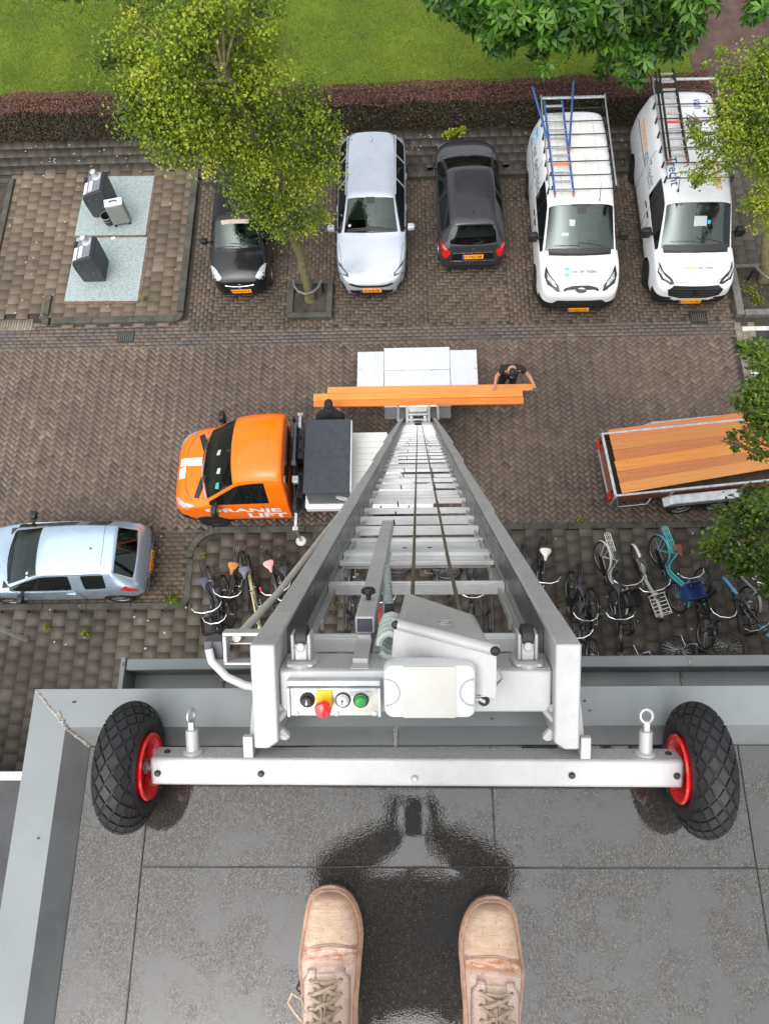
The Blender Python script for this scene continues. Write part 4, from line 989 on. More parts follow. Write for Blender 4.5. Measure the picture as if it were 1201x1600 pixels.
def plate_(root, o, nrm, txt, up=(0, 0, 1)):
    """yellow registration plate at o facing along nrm"""
    o = Vector(o); n_ = Vector(nrm).normalized(); up = Vector(up); u = up.cross(n_).normalized(); v = n_.cross(u)
    Mx = Matrix((u, v, n_)).transposed().to_4x4(); Mx.translation = o
    b = MB(); b.bx(-.26, .26, -.058, .058, -.008, .008); p = b.xf(Mx).build('number_plate', M_PLATE, root, bevel=.003)
    b = MB(); b.bx(-.257, -.215, -.054, .054, .0083, .0095); b.xf(Mx).build('blue_band', M_EUBLUE, p, smooth=0)
    vs, fs, ww, hh = text_mesh(txt, 1, .02, 1.05); kx = .41 / ww; ky = .075 / hh
    b = MB(); b.add([Mx @ Vector((.02 + x * kx, y * ky, .0095)) for x, y in vs], fs); b.build('plate_lettering', M_INK, p, smooth=0, recalc=False)
def handles(S, pts, m, views=('left', 'right')):
    for v in views:
        for x, z in pts:
            h = S.hit(v, x, z, .012)
            if h is None: continue
            b = MB(); b.box(h, (.2, .025, .035)); b.build('door_handle', m, S.r, bevel=.008)
def wiper(S, a0, b0, a1, b1, view='top'):
    b = MB(); S.line(b, view, [(a0, b0), (a1, b1)], .018, .016); 
    if b.v: b.build('wiper', M_BLACK, S.r)

M_TRIM = mat('dark_trim', (.035, .037, .04), .7, 0, .3, 8); M_SEATC = mat('seat_cloth', (.06, .062, .068), .85, 0, .35, 20)
def interior(root, xd, zd, xs, zs, hw, rear):
    """dashboard with steering wheel, two front seats, and a rear bench when there is one"""
    i_ = bpy.data.objects.new('interior', None); C.objects.link(i_); i_.parent = root
    b = MB(); b.loft([[(xd + .28, y, zd - .1), (xd + .25, y, zd + .0), (xd, y, zd + .03), (xd - .12, y, zd - .05), (xd - .15, y, zd - .3)] for y in (-hw, hw)]); b.build('dashboard', M_TRIM, i_, bevel=.02)
    b = MB(); b.torus((xd - .28, hw * .5, zd - .02), (-.8, 0, .6), .185, .016, 28, 7); b.box((xd - .27, hw * .5, zd - .03), (.05, .09, .06)); b.tube([(xd - .27, hw * .5 - .17, zd - .02), (xd - .27, hw * .5 + .17, zd - .02)], .014, 6); b.build('steering_wheel', M_BLACK, i_)
    for s in (-1, 1):
        y = s * hw * .5; b = MB(); b.loft([[(xs + .42, y + q * w_, z) for q in (-1, 1)] + [(xs + .42 - d, y + q * w_, z) for q in (1, -1)] for z, w_, d in ((zs - .25, .22, .42), (zs - .12, .24, .5))]); b.box((xs - .08, y, zs + .18), (.13, .46, .62), Matrix.Rotation(-.22, 3, 'Y')); b.box((xs - .19, y, zs + .60), (.09, .24, .17), Matrix.Rotation(-.15, 3, 'Y')); b.build('seat', M_SEATC, i_, bevel=.04)
    if rear is not None:
        b = MB(); b.box((rear, 0, zs + .12), (.15, hw * 1.7, .6), Matrix.Rotation(-.2, 3, 'Y')); b.box((rear + .3, 0, zs - .16), (.5, hw * 1.7, .14)); b.build('rear_bench', M_SEATC, i_, bevel=.04)
        b = MB(); b.box((rear - .42, 0, zs + .22), (.5, hw * 1.6, .02)); b.build('parcel_shelf', M_TRIM, i_, bevel=.005)
    b = MB(); b.bx(xs - 1.2, xd + .25, -hw, hw, zs - .4, zs - .38); b.build('floor_mat', M_TRIM, i_, smooth=0)
def hatch(name, label, cat, loc, rz, L, W, H, rows, zones, m, wx, wr, group=None, sub=2, pillar=.035, hub=M_RIM, seats=None):
    root = thing(name, label, cat, loc, rz, group)
    hw = W / 2
    wheels = [(x, s * hw) for x in wx for s in (-1, 1)]
    em = cage(L, W, H, rows, zones, wheels, wr, [m] * 7 + [M_BLACK], sub)
    body, tree = split_glass(em, root, [m], pillar)
    for x, y in wheels: wheel(root, x, (abs(y) - .115) * (1 if y > 0 else -1), wr, .2, hub)
    if seats: interior(root, *seats)
    ub = MB(); ub.bx(-L / 2 + .35, L / 2 - .35, -hw + .28, hw - .28, .16, .5); ub.build('underbody', M_BLACK, root, smooth=0)
    return root, Skin(root, tree)

# ---- white estate (pearl), nose towards the building
def kia():
    BOW.clear(); BOW.update({4: .10, 5: .05, 6: .02, 8: -.04, 9: -.05})
    L, W, H = 4.6, 1.8, 1.46
    rows = [(.0, .40, .24, .42, .56, (.34, .60), (.2, .62), .62), (.11, .74, .20, .46, .66, (.60, .70), (.36, .73), .735), (.42, .94, .18, .50, .76, (.78, .80), (.45, .83), .84), (.95, 1.0, .18, .54, .86, (.82, .91), (.46, .95), .96),
            (1.35, 1.0, .18, .56, .92, (.80, .96), (.44, 1.0), 1.01), (2.15, 1.0, .18, .56, .95, (.66, 1.37), (.5, 1.43), 1.45), (2.75, 1.0, .18, .56, .97, (.66, 1.40), (.52, 1.455), 1.475), (3.55, 1.0, .18, .56, .98, (.65, 1.38), (.5, 1.44), 1.46),
            (4.22, .99, .2, .58, 1.0, (.62, 1.31), (.48, 1.38), 1.40), (4.46, .95, .24, .60, .99, (.70, 1.02), (.45, 1.05), 1.06), (4.56, .86, .3, .62, .9, (.6, .93), (.4, .94), .94), (4.6, .76, .34, .56, .72, (.5, .74), (.3, .75), .75)]
    zones = {(4, 5): Z_SCREEN, (4, 6): Z_SCREEN, (4, 4): Z_SIDE1, (5, 4): Z_SIDE1, (6, 4): Z_SIDE2, (7, 4): Z_SIDE3, (8, 5): Z_REAR, (8, 6): Z_REAR}
    root, S = hatch('parked_car', 'pearl white estate car parked nose out beside the planter tree', 'car', (-.87, 14.34, 0), R(-90.3), L, W, H, rows, zones, M_SILVERW, (1.38, -1.32), .32, seats=(.95, .93, .1, .62, .74, -.85))
    x = L / 2
    S.patch('headlight', 'top', [(x - .70, .84), (x - .50, .845), (x - .30, .74), (x - .21, .58), (x - .27, .56), (x - .42, .68)], M_LAMPD, both=True)
    S.patch('headlight_strip', 'top', [(x - .58, .825), (x - .48, .82), (x - .30, .70), (x - .25, .60), (x - .30, .61), (x - .42, .71)], M_LAMP, .008, both=True)
    S.patch('grille', 'front', [(-.58, .60), (-.3, .555), (.3, .555), (.58, .60), (.5, .64), (.2, .615), (-.2, .615), (-.5, .64)], M_BLACK, .006)
    S.patch('lower_intake', 'front', [(-.5, .27), (.5, .27), (.56, .40), (.3, .46), (-.3, .46), (-.56, .40)], M_BLACK, .006)
    S.patch('fog_light', 'front', [(.62, .3), (.74, .36), (.76, .5), (.66, .44)], M_BLACK, .006, both=True)
    S.patch('emblem', 'front', [(-.07, .655), (.07, .655), (.08, .68), (-.08, .68)], M_CHROME, .01)
    plate_(root, (x + .012, 0, .47), (1, 0, .12), 'X-318-PK')
    mirrors(root, .82, .87, 1.0, M_SILVERW, (.16, .18, .14), .05)
    b = MB()
    for s in (-1, 1): b.tube([S.hit('top', xx, s * .60, .03) for xx in (.1, -.4, -1, -1.5, -1.9)], .016, 6)
    b.build('roof_rail', M_SILVERW, root)
    b = MB(); S.line(b, 'top', [(x - .15, .0), (x - .16, .4), (x - .25, .64)], .012, mirror=True); S.line(b, 'top', [(x - .3, .70), (x - 1.1, .80)], .01, mirror=True)
    for v in ('left', 'right'): S.line(b, v, [(.88, .3), (.9, .92)], .008); S.line(b, v, [(-.2, .3), (-.2, .95)], .008); S.line(b, v, [(-1.1, .6), (-1.05, .97)], .008)
    b.build('panel_seam', M_SEAM, root)
    b = MB(); b.box((-1.62, 0, 1.485), (.12, .05, .05)); b.build('antenna_fin', M_SILVERW, root, bevel=.02)
    S.patch('mirror_sensor', 'top', [(.22, -.12), (.22, .12), (.36, .09), (.36, -.09)], M_BLACK, .002); S.patch('screen_shade', 'top', [(.88, -.62), (.88, .62), (.95, .58), (.95, -.58)], M_BLACK, .004)
    wiper(S, .9, .55, .86, -.05); wiper(S, .92, .02, .88, -.55); handles(S, ((.05, .85), (-.95, .87)), M_CHROME)
    S.patch('tail_light', 'rear', [(.55, .8), (.82, .78), (.8, .95), (.6, .93)], M_REDL, both=True)
    b = MB(); b.add([S.hit('top', .83, -.50, .006), S.hit('top', .83, -.56, .006), S.hit('top', .78, -.56, .006), S.hit('top', .78, -.50, .006)], [(0, 1, 2, 3)]); b.build('parking_sticker', M_WHITEV, root, smooth=0)
kia()
# ---- graphite hatchback, tail towards the building
def yaris():
    BOW.clear(); BOW.update({4: .10, 5: .05, 8: -.05, 9: -.07})
    L, W, H = 3.9, 1.69, 1.51
    rows = [(.0, .48, .26, .44, .60, (.4, .64), (.25, .66), .66), (.10, .78, .22, .48, .70, (.62, .74), (.36, .77), .78), (.38, .93, .2, .52, .80, (.74, .86), (.44, .90), .91), (.75, 1.0, .18, .56, .90, (.80, .97), (.46, 1.01), 1.02),
            (1.0, 1.0, .18, .58, .94, (.79, 1.01), (.45, 1.06), 1.07), (1.75, 1.0, .18, .58, .97, (.68, 1.40), (.53, 1.46), 1.48), (2.35, 1.0, .18, .58, .99, (.68, 1.44), (.54, 1.50), 1.515), (3.0, 1.0, .18, .58, 1.01, (.67, 1.43), (.53, 1.49), 1.505),
            (3.42, .99, .2, .6, 1.03, (.66, 1.37), (.52, 1.44), 1.45), (3.76, .96, .26, .6, 1.03, (.74, 1.03), (.46, 1.01), 1.0), (3.86, .90, .3, .62, .86, (.66, .88), (.4, .87), .87), (3.9, .80, .32, .52, .66, (.52, .68), (.3, .68), .68)]
    zones = {(4, 5): Z_SCREEN, (4, 6): Z_SCREEN, (4, 4): Z_SIDE1, (5, 4): Z_SIDE1, (6, 4): Z_SIDE2, (7, 4): Z_SIDE2, (8, 5): Z_REAR, (8, 6): Z_REAR}
    root, S = hatch('parked_car', 'dark graphite hatchback with its tail to the street, red tail lamps', 'car', (1.63, 14.72, 0), R(91), L, W, H, rows, zones, M_GREYP, (1.2, -1.28), .3, seats=(.85, 1.0, .1, .68, .7, -.8))
    x = -L / 2
    S.patch('tail_light', 'rear', [(.56, .90), (.74, 1.02), (.80, .99), (.79, .86), (.72, .70), (.64, .72), (.58, .82)], M_REDL, .008, both=True)
    S.patch('tailgate_trim', 'rear', [(-.52, .64), (.52, .64), (.50, .84), (-.50, .84)], M_BLACKP, .004)
    S.patch('bumper_lower', 'rear', [(-.7, .3), (.7, .3), (.74, .42), (-.74, .42)], M_BLACK, .006)
    b = MB(); S.line(b, 'rear', [(-.5, .85), (.5, .85)], .018, .008); S.line(b, 'rear', [(-.56, .60), (.56, .60)], .02, .008); b.build('chrome_strip', M_CHROME, root)
    h = S.hit('rear', 0, .92, .006); b = MB(); b.torus(h, (-1, 0, .5), .045, .008, 20, 6); b.torus(h, (-1, 0, .5), .022, .007, 14, 6); b.build('emblem', M_CHROME, root)
    h = S.hit('rear', 0, .74, .016); plate_(root, h, (-1, 0, .35), '1-TXD-88')
    mirrors(root, .72, .83, 1.03, M_GREYP, (.15, .18, .14), .07)
    wiper(S, .98, .55, .93, -.1); wiper(S, 1.0, .1, .95, -.55)
    b = MB(); S.line(b, 'rear', [(0, 1.05), (-.22, 1.1)], .02, .012); b.build('wiper', M_BLACK, root)
    b = MB(); S.line(b, 'top', [(.15, .56), (-.6, .565), (-1.32, .55)], .014, mirror=True); S.line(b, 'top', [(-1.32, -.55), (-1.33, .55)], .008)
    for v in ('left', 'right'): S.line(b, v, [(.75, .3), (.78, .95)], .008); S.line(b, v, [(-.3, .3), (-.3, 1.0)], .008)
    b.build('panel_seam', M_SEAM, root)
    h = S.hit('top', -1.2, .0, .0); b = MB(); b.tube([h, h + Vector((-.12, 0, .16))], [.012, .005], 6); b.ball(h, (.03, .02, .012)); b.build('antenna', M_BLACK, root)
    handles(S, ((-.05, .88), (-.85, .92)), M_GREYP); S.patch('headlight', 'top', [(1.85, .48), (1.5, .76), (1.58, .78), (1.86, .60)], M_LAMP, both=True)
yaris()
# ---- small black hatchback under the tree
def cuore():
    BOW.clear(); BOW.update({4: .10, 5: .05, 8: -.05, 9: -.05})
    L, W, H = 3.4, 1.48, 1.5
    rows = [(.0, .52, .26, .44, .62, (.46, .66), (.28, .68), .68), (.08, .82, .22, .5, .74, (.68, .78), (.4, .80), .81), (.30, .95, .2, .54, .84, (.80, .88), (.46, .92), .93), (.6, 1.0, .18, .58, .92, (.83, .98), (.48, 1.03), 1.04),
            (.82, 1.0, .18, .6, .95, (.82, 1.03), (.47, 1.08), 1.09), (1.42, 1.0, .18, .6, .98, (.72, 1.40), (.56, 1.46), 1.48), (2.0, 1.0, .18, .6, .99, (.72, 1.44), (.56, 1.5), 1.515), (2.7, 1.0, .18, .6, 1.0, (.71, 1.43), (.55, 1.49), 1.5),
            (3.12, .99, .2, .6, 1.02, (.70, 1.38), (.54, 1.44), 1.45), (3.34, .96, .26, .6, 1.0, (.76, 1.0), (.46, 1.0), 1.0), (3.38, .9, .3, .6, .86, (.66, .88), (.4, .88), .88), (3.4, .82, .32, .52, .66, (.52, .68), (.3, .68), .68)]
    zones = {(4, 5): Z_SCREEN, (4, 6): Z_SCREEN, (4, 4): Z_SIDE1, (5, 4): Z_SIDE1, (6, 4): Z_SIDE2, (7, 4): Z_SIDE2, (8, 5): Z_REAR, (8, 6): Z_REAR}
    root, S = hatch('parked_car', 'small black hatchback parked nose out half under the tree', 'car', (-4.22, 13.82, 0), R(-88.5), L, W, H, rows, zones, M_BLACKP, (1.08, -1.1), .28, seats=(.75, 1.0, .05, .68, .62, -.75))
    x = L / 2
    S.patch('headlight', 'top', [(x - .50, .70), (x - .14, .62), (x - .09, .50), (x - .13, .42), (x - .34, .55)], M_LAMP, .006, both=True)
    b = MB(); S.line(b, 'front', [(-.36, .66), (-.18, .63), (0, .62), (.18, .63), (.36, .66)], .02, .012); b.build('chrome_strip', M_CHROME, root)
    h = S.hit('front', 0, .63, .012); b = MB(); b.torus(h, (1, 0, .4), .05, .009, 20, 6); b.box(h, (.01, .06, .02)); b.build('emblem', M_CHROME, root)
    S.patch('grille', 'front', [(-.38, .52), (.38, .52), (.4, .60), (.2, .575), (-.2, .575), (-.4, .60)], M_BLACK, .006); S.patch('lower_intake', 'front', [(-.36, .28), (.36, .28), (.42, .38), (-.42, .38)], M_BLACK, .006)
    plate_(root, (x + .012, 0, .45), (1, 0, .1), '53-LJH-5'); mirrors(root, .6, .72, 1.03, M_BLACKP, (.14, .17, .13), .06)
    wiper(S, .86, .5, .82, -.15); wiper(S, .9, .1, .86, -.5); handles(S, ((-.1, .9),), M_BLACKP)
    S.patch('sun_shade', 'top', [(.33, -.36), (.33, .36), (.42, .34), (.42, -.34)], mat('beige_shade', (.4, .34, .27), .6), .002)
cuore()
# ---- ice blue three-door, tail at the right, parked along this side
def peugeot():
    BOW.clear(); BOW.update({4: .14, 5: .06, 9: -.05, 10: -.07})
    L, W, H = 3.83, 1.65, 1.43
    rows = [(.0, .48, .24, .42, .56, (.4, .6), (.25, .62), .62), (.10, .78, .2, .46, .66, (.62, .69), (.36, .71), .72), (.40, .93, .18, .5, .76, (.76, .80), (.44, .83), .84), (.75, 1.0, .17, .54, .85, (.80, .89), (.46, .92), .93),
            (.98, 1.0, .17, .55, .89, (.79, .93), (.45, .96), .97), (1.80, 1.0, .17, .55, .92, (.67, 1.32), (.52, 1.38), 1.40), (2.45, 1.0, .17, .55, .94, (.67, 1.36), (.53, 1.42), 1.43), (2.62, 1.0, .17, .55, .95, (.67, 1.36), (.53, 1.42), 1.43), (3.18, .99, .18, .56, .97, (.65, 1.33), (.52, 1.39), 1.405),
            (3.30, .98, .2, .56, .98, (.645, 1.31), (.51, 1.37), 1.38), (3.66, .94, .26, .58, .95, (.70, .95), (.44, .95), .95), (3.79, .88, .3, .58, .78, (.6, .80), (.38, .80), .8), (3.83, .80, .32, .5, .62, (.5, .64), (.3, .64), .64)]
    zones = {(4, 5): Z_SCREEN, (4, 6): Z_SCREEN, (4, 4): Z_SIDE1, (5, 4): Z_SIDE1, (7, 4): Z_SIDE2, (9, 5): Z_REAR, (9, 6): Z_REAR}
    root, S = hatch('parked_car', 'ice blue three-door hatchback parked along the near kerb at the left edge', 'car', (-7.62, 4.98, 0), R(180.6), L, W, H, rows, zones, M_BLUEP, (1.17, -1.27), .29, seats=(.82, .93, .05, .62, .68, -.80))
    x = -L / 2
    for vw in ('left', 'right'): S.patch('tail_light', vw, [(-1.46, .93), (-1.60, .99), (-1.80, .82), (-1.80, .68), (-1.66, .76)], M_REDL, .008)
    S.patch('tailgate_step', 'rear', [(-.5, .62), (.5, .62), (.5, .7), (-.5, .7)], mat('blue_plastic', (.30, .40, .50), .4), .004)
    b = MB(); S.line(b, 'rear', [(-.76, .5), (-.4, .5)], .03, .006); S.line(b, 'rear', [(.76, .5), (.4, .5)], .03, .006); b.build('bumper_strip', M_BLACK, root)
    h = S.hit('rear', 0, .42, .016); plate_(root, h, (-1, 0, .2), '24-GN-KR')
    b = MB(); S.line(b, 'top', [(x + .32, .0), (x + .45, .02)], .022, .014); h = S.hit('top', x + .28, -.02, .004); b.ball(h, .02); b.build('wiper', M_BLACK, root)
    mirrors(root, .62, .80, .96, M_BLACK, (.14, .18, .13), .06); wiper(S, .94, .55, .9, -.15); wiper(S, .97, .1, .93, -.55)
    h = S.hit('top', -.95, .0, .004); b = MB(); b.ball(h, (.022, .022, .014)); b.build('antenna_base', M_BLACK, root)
    b = MB(); S.line(b, 'top', [(.08, .55), (-.5, .56), (-1.18, .54)], .01, mirror=True); S.line(b, 'top', [(-1.18, -.54), (-1.2, 0), (-1.18, .54)], .008)
    for v in ('left', 'right'): S.line(b, v, [(.62, .3), (.66, .88)], .008); S.line(b, v, [(-.60, .3), (-.55, .93)], .008); S.line(b, v, [(.66, .3), (-.6, .3)], .008)
    b.build('panel_seam', M_SEAM, root)
    b = MB(); 
    for v in ('left', 'right'): S.line(b, v, [(.75, .905), (-.5, .93)], .012, .006)
    b.build('window_strip', M_CHROME, root)
    handles(S, ((-.40, .80),), M_BLUEP); S.patch('headlight', 'top', [(1.75, .4), (1.4, .72), (1.3, .74), (1.6, .6)], M_LAMP, both=True)
    b = MB()
    for i, (a, c) in enumerate(((.42, .54), (.42, .46))): p = S.hit('top', a, c, .005); b.lathe([(0, 0), (.03, 0), (.03, .002), (0, .002)], p, (.35, 0, .9), 12)
    b.build('window_stickers', M_WHITEV, root)
peugeot()
# ================================================================ vans
def ladder_obj(label, group, rails, m_rail, m_rung, rungs, n0, n1, sag=0, accent=None, wd=.035):
    """a ladder lying on a roof rack: rails is a list of (start, end) points; rungs run between rails n0 and n1"""
    mid = (Vector(rails[n0][0]) + Vector(rails[n1][1])) / 2
    t = thing('roof_ladder', label, 'ladder', mid, 0, group); T_ = Matrix.Translation(-mid)
    for a, b_ in rails:
        b = MB(); a, b_ = Vector(a), Vector(b_); d = (b_ - a); b.tube([a, a + d * .5, b_], wd * .8, 4); b.xf(T_).build('rail', m_rail, t, smooth=0)
        for e in (a,):
            f = MB(); f.box(e, (.05, .06, .05)); f.box(e + Vector((0, -.07, -.02)), (.035, .05, .03)); f.xf(T_).build('foot', M_ORFOOT, t, bevel=.006)
    a0, b0, a1, b1 = (Vector(q) for q in (rails[n0][0], rails[n0][1], rails[n1][0], rails[n1][1]))
    for i in range(rungs):
        k = (i + .35) / rungs; p, q = a0 + (b0 - a0) * k, a1 + (b1 - a1) * k
        b = MB(); b.box((p + q) / 2, ((q - p).length, .05, .034)); b.xf(T_).build('rung', (accent[1] if accent and i == accent[0] else m_rung), t, bevel=.004)
    return t
M_ORFOOT = mat('rubber_foot', (.30, .10, .06), .6, 0, .5, 20)
M_LBLUE = mat('blue_ladder_rail', (.055, .12, .34), .4, .3, .15, 8)
M_SCUFF = mat('scuffed_white_roof', (.66, .66, .62), .5, 0, .14, 2.5, dirt=.22)
def van_rows(L, H, hood, cow, top):
    s_, z_ = hood; BOW.clear(); BOW.update({3: .03, 4: .15, 5: .07, 6: .04})
    return [(.0, .60, .50, .58, .72, (.52, .77), (.28, .79), .80), (.08, .88, .26, .60, .82, (.72, .90), (.4, .95), .96), (.32, .975, .2, .62, .94, (.83, 1.02), (.48, 1.08), 1.10), (s_, 1.0, .2, .66, z_ - .06, (.86, z_ - .01), (.5, z_ + .05), z_ + .07),
            (cow, 1.0, .2, .68, 1.06, (.88, 1.14), (.52, 1.18), 1.21), (top, 1.0, .2, .7, 1.10, (.79, H - .20), (.62, H - .08), H - .05), (top + .48, 1.0, .2, .7, 1.14, (.80, H - .15), (.64, H - .04), H - .01), (top + .78, 1.0, .2, .7, 1.16, (.81, H - .14), (.65, H - .02), H),
            (top + 1.6, 1.0, .2, .7, 1.18, (.81, H - .14), (.65, H - .02), H), (L - .7, 1.0, .22, .72, 1.18, (.80, H - .15), (.64, H - .02), H), (L - .16, .985, .25, .72, 1.18, (.78, H - .18), (.62, H - .06), H - .04), (L - .03, .96, .3, .72, 1.15, (.75, H - .26), (.58, H - .16), H - .14), (L, .93, .34, .7, 1.1, (.72, H - .4), (.5, H - .34), H - .33)]
VZ = {(0, 0): Z_LOW, (0, 1): Z_LOW, (0, 2): Z_LOW, (1, 1): Z_LOW, (1, 2): Z_LOW, (2, 1): Z_LOW, (4, 5): Z_SCREEN, (4, 6): Z_SCREEN, (4, 4): Z_SIDE1, (5, 4): Z_SIDE1, (6, 4): Z_SIDE1}
def rack(S, root, L, H, x0, x1, n, yw, end_bar=True):
    t = bpy.data.objects.new('roof_rack', None); C.objects.link(t); t.parent = root
    for i in range(n):
        x = x0 + (x1 - x0) * i / (n - 1); b = MB(); b.bx(x - .010, x + .010, -yw + .03, yw - .03, H + .03, H + .05)
        for s in (-1, 1): b.bx(x - .02, x + .02, s * yw - .02, s * yw + .02, H - .1, H + .095); b.box((x, s * (yw - .07), H + .11), (.05, .03, .05))
        b.build('cross_bar', M_STEEL, t, bevel=.003)
    for s in (-1, 1):
        b = MB(); b.tube([(x1 + .0, s * yw, H + .13), (x0, s * yw, H + .13)], .018, 8); b.build('side_rail', M_GALV, t)
    if end_bar:
        b = MB(); b.tube([(x1 - .22, -yw + .02, H + .16), (x1 - .22, yw - .02, H + .16)], .035, 10)
        for s in (-1, 1): b.tube([(x1, s * yw, H + .13), (x1 - .3, s * yw, H + .17)], .018, 8)
        b.build('loading_roller', M_GALV, t)
def transit():
    L, W, H = 4.97, 1.98, 1.93; loc = (4.2, 13.9, 0); rz = R(-90.2)
    rows = van_rows(L, H, (.82, 1.16), 1.12, 2.02)
    root, S = hatch('parked_van', 'white van with blue-railed ladder on its rack and blue H sign on the bonnet', 'van', loc, rz, L, W, H, rows, VZ, M_WHITE, (1.55, -1.45), .33, None, 2, .03, M_BLACK, (1.30, 1.12, .45, .95, .8, None))
    x = L / 2
    S.patch('headlight', 'top', [(x - .74, .83), (x - .50, .87), (x - .28, .80), (x - .12, .58), (x - .11, .50), (x - .22, .54), (x - .50, .74)], M_LAMPD, .006, both=True)
    S.patch('headlight_reflector', 'top', [(x - .56, .80), (x - .40, .80), (x - .24, .66), (x - .20, .58), (x - .30, .62), (x - .48, .76)], M_LAMP, .010, both=True)
    S.patch('upper_grille', 'top', [(x - .10, .42), (x - .13, .30), (x - .14, -.30), (x - .10, -.42), (x - .17, -.40), (x - .21, -.2), (x - .21, .2), (x - .17, .40)], M_BLACK, .006)
    S.patch('emblem', 'top', [(x - .12 + .045 * math.sin(a), .13 * math.cos(a)) for a in [i * PI / 8 for i in range(16)]], M_CHROME, .014)
    S.patch('grille', 'front', [(-.62, .44), (.62, .44), (.72, .53), (.54, .72), (-.54, .72), (-.72, .53)], M_BLACK, .008)
    b = MB()
    for z in (.5, .56, .62, .67): S.line(b, 'front', [(-.54, z), (.54, z)], .016, .014)
    b.build('grille_bar', M_LAMPD, root)
    S.patch('bumper', 'front', [(-.96, .26), (.96, .26), (.96, .46), (.74, .50), (.62, .43), (-.62, .43), (-.74, .50), (-.96, .46)], M_BLACK, .010)
    plate_(root, (x + .022, .03, .38), (1, 0, .1), 'V-322-TX')
    mirrors(root, .98, .93, 1.22, M_BLACK, (.16, .22, .24), .06)
    S.text('bonnet_lettering', 'top', 'van der hijden', x - .52, .07, .60, M_SLATE, PI / 2, 1, .125, .02)
    S.text('bonnet_subline', 'top', 'timmer- en onderhoud', x - .64, .10, .44, M_SLATE, PI / 2, 1, .04, .0)
    S.patch('bonnet_square', 'top', [(x - .42, -.29 + .0), (x - .42, -.39), (x - .62, -.39), (x - .62, -.29)], M_CYAN, .005)
    S.text('square_letter', 'top', 'H', x - .52, -.34, .07, M_WHITEV, PI / 2, 1, .13, .02)
    for vw, fl in (('right', 1), ('left', -1)):
        S.text('side_lettering', vw, 'van der hijden', -.98, 1.36, 1.62, M_SLATE, 0, fl, .34, .012)
        S.patch('side_square', vw, [(-2.2, 1.24), (-1.9, 1.24), (-1.9, 1.58), (-2.2, 1.58)], M_CYAN, .005); S.text('square_letter', vw, 'H', -2.05, 1.41, .2, M_WHITEV, 0, fl, .24, .02)
    S.patch('roof_panel', 'top', [(.35, -.66), (.35, .66), (-2.2, .64), (-2.2, -.64)], M_SCUFF, .002)
    b = MB()
    for y in (-.45, -.15, .15, .45): S.line(b, 'top', [(.3, y), (-2.1, y)], .03, .0, 10)
    b.build('roof_rib', M_SCUFF, root)
    b = MB()
    for v in ('left', 'right'): S.line(b, v, [(.55, .3), (.55, 1.0)], .01); S.line(b, v, [(.22, .3), (.2, 1.75)], .01); S.line(b, v, [(-.9, .3), (-.9, 1.75)], .01); S.line(b, v, [(-.9, 1.2), (-2.2, 1.2)], .02); 
    S.line(b, 'top', [(x - .12, 0), (x - .14, .44), (x - .26, .56)], .012, mirror=True); b.build('panel_seam', M_SEAM, root)
    handles(S, ((.33, 1.0), (.02, 1.0)), M_BLACK); S.patch('sill_trim', 'right', [(-2.4, .3), (2.0, .3), (2.0, .44), (-2.4, .44)], M_BLACK, .008); S.patch('sill_trim', 'left', [(-2.4, .3), (2.0, .3), (2.0, .44), (-2.4, .44)], M_BLACK, .008)
    S.patch('screen_foot', 'top', [(x - 1.00, -.74), (x - .95, -.4), (x - .93, 0), (x - .95, .4), (x - 1.00, .74), (x - 1.16, .76), (x - 1.12, .4), (x - 1.10, 0), (x - 1.12, -.4), (x - 1.16, -.76)], M_BLACK, .006)
    wiper(S, 1.32, .6, 1.28, -.05); wiper(S, 1.34, .0, 1.3, -.6); S.patch('mirror_foot', 'top', [(.55, -.3), (.55, .3), (.62, .12), (.74, .1), (.74, -.1), (.62, -.12)], M_BLACK, .003)
    for (a, c, sx, sy) in ((.95, -.28, .10, .12), (1.12, -.46, .04, .16)):
        S.patch('dashboard_paper', 'top', [(a, c), (a + .02, c + sy), (a - sx, c + sy + .02), (a - sx - .02, c)], M_GREEN_PAPER, .003)
    h = S.hit('top', .46, .42, .0); b = MB(); b.tube([h, h + Vector((-.28, .0, .3))], [.01, .003], 6); b.ball(h, (.03, .02, .012)); b.build('antenna', M_BLACK, root)
    rack(S, root, L, H, .22, -2.35, 7, .79)
    Rm = Matrix.Translation(loc) @ Matrix.Rotation(rz, 4, 'Z'); P = lambda a, y, z: Rm @ Vector((a, y, z)); z = H + .12
    ladder_obj('blue-railed aluminium ladder with one orange rung on a van roof rack', None,
               [(P(.42, -.67, z), P(-2.5, -.72, z + .02)), (P(.42, -.23, z), P(-2.5, -.28, z + .02)), (P(-1.1, -.72, z + .06), P(-2.75, -1.02, z + .22)), (P(-.9, -.24, z + .06), P(-2.8, -.02, z + .30))], M_LBLUE, M_GALV, 11, 0, 1, accent=(3, mat('orange_rung', (.75, .18, .05), .5)))
M_GREEN_PAPER = mat('pale_paper', (.42, .50, .47), .6, 0, .08, 5)
transit()
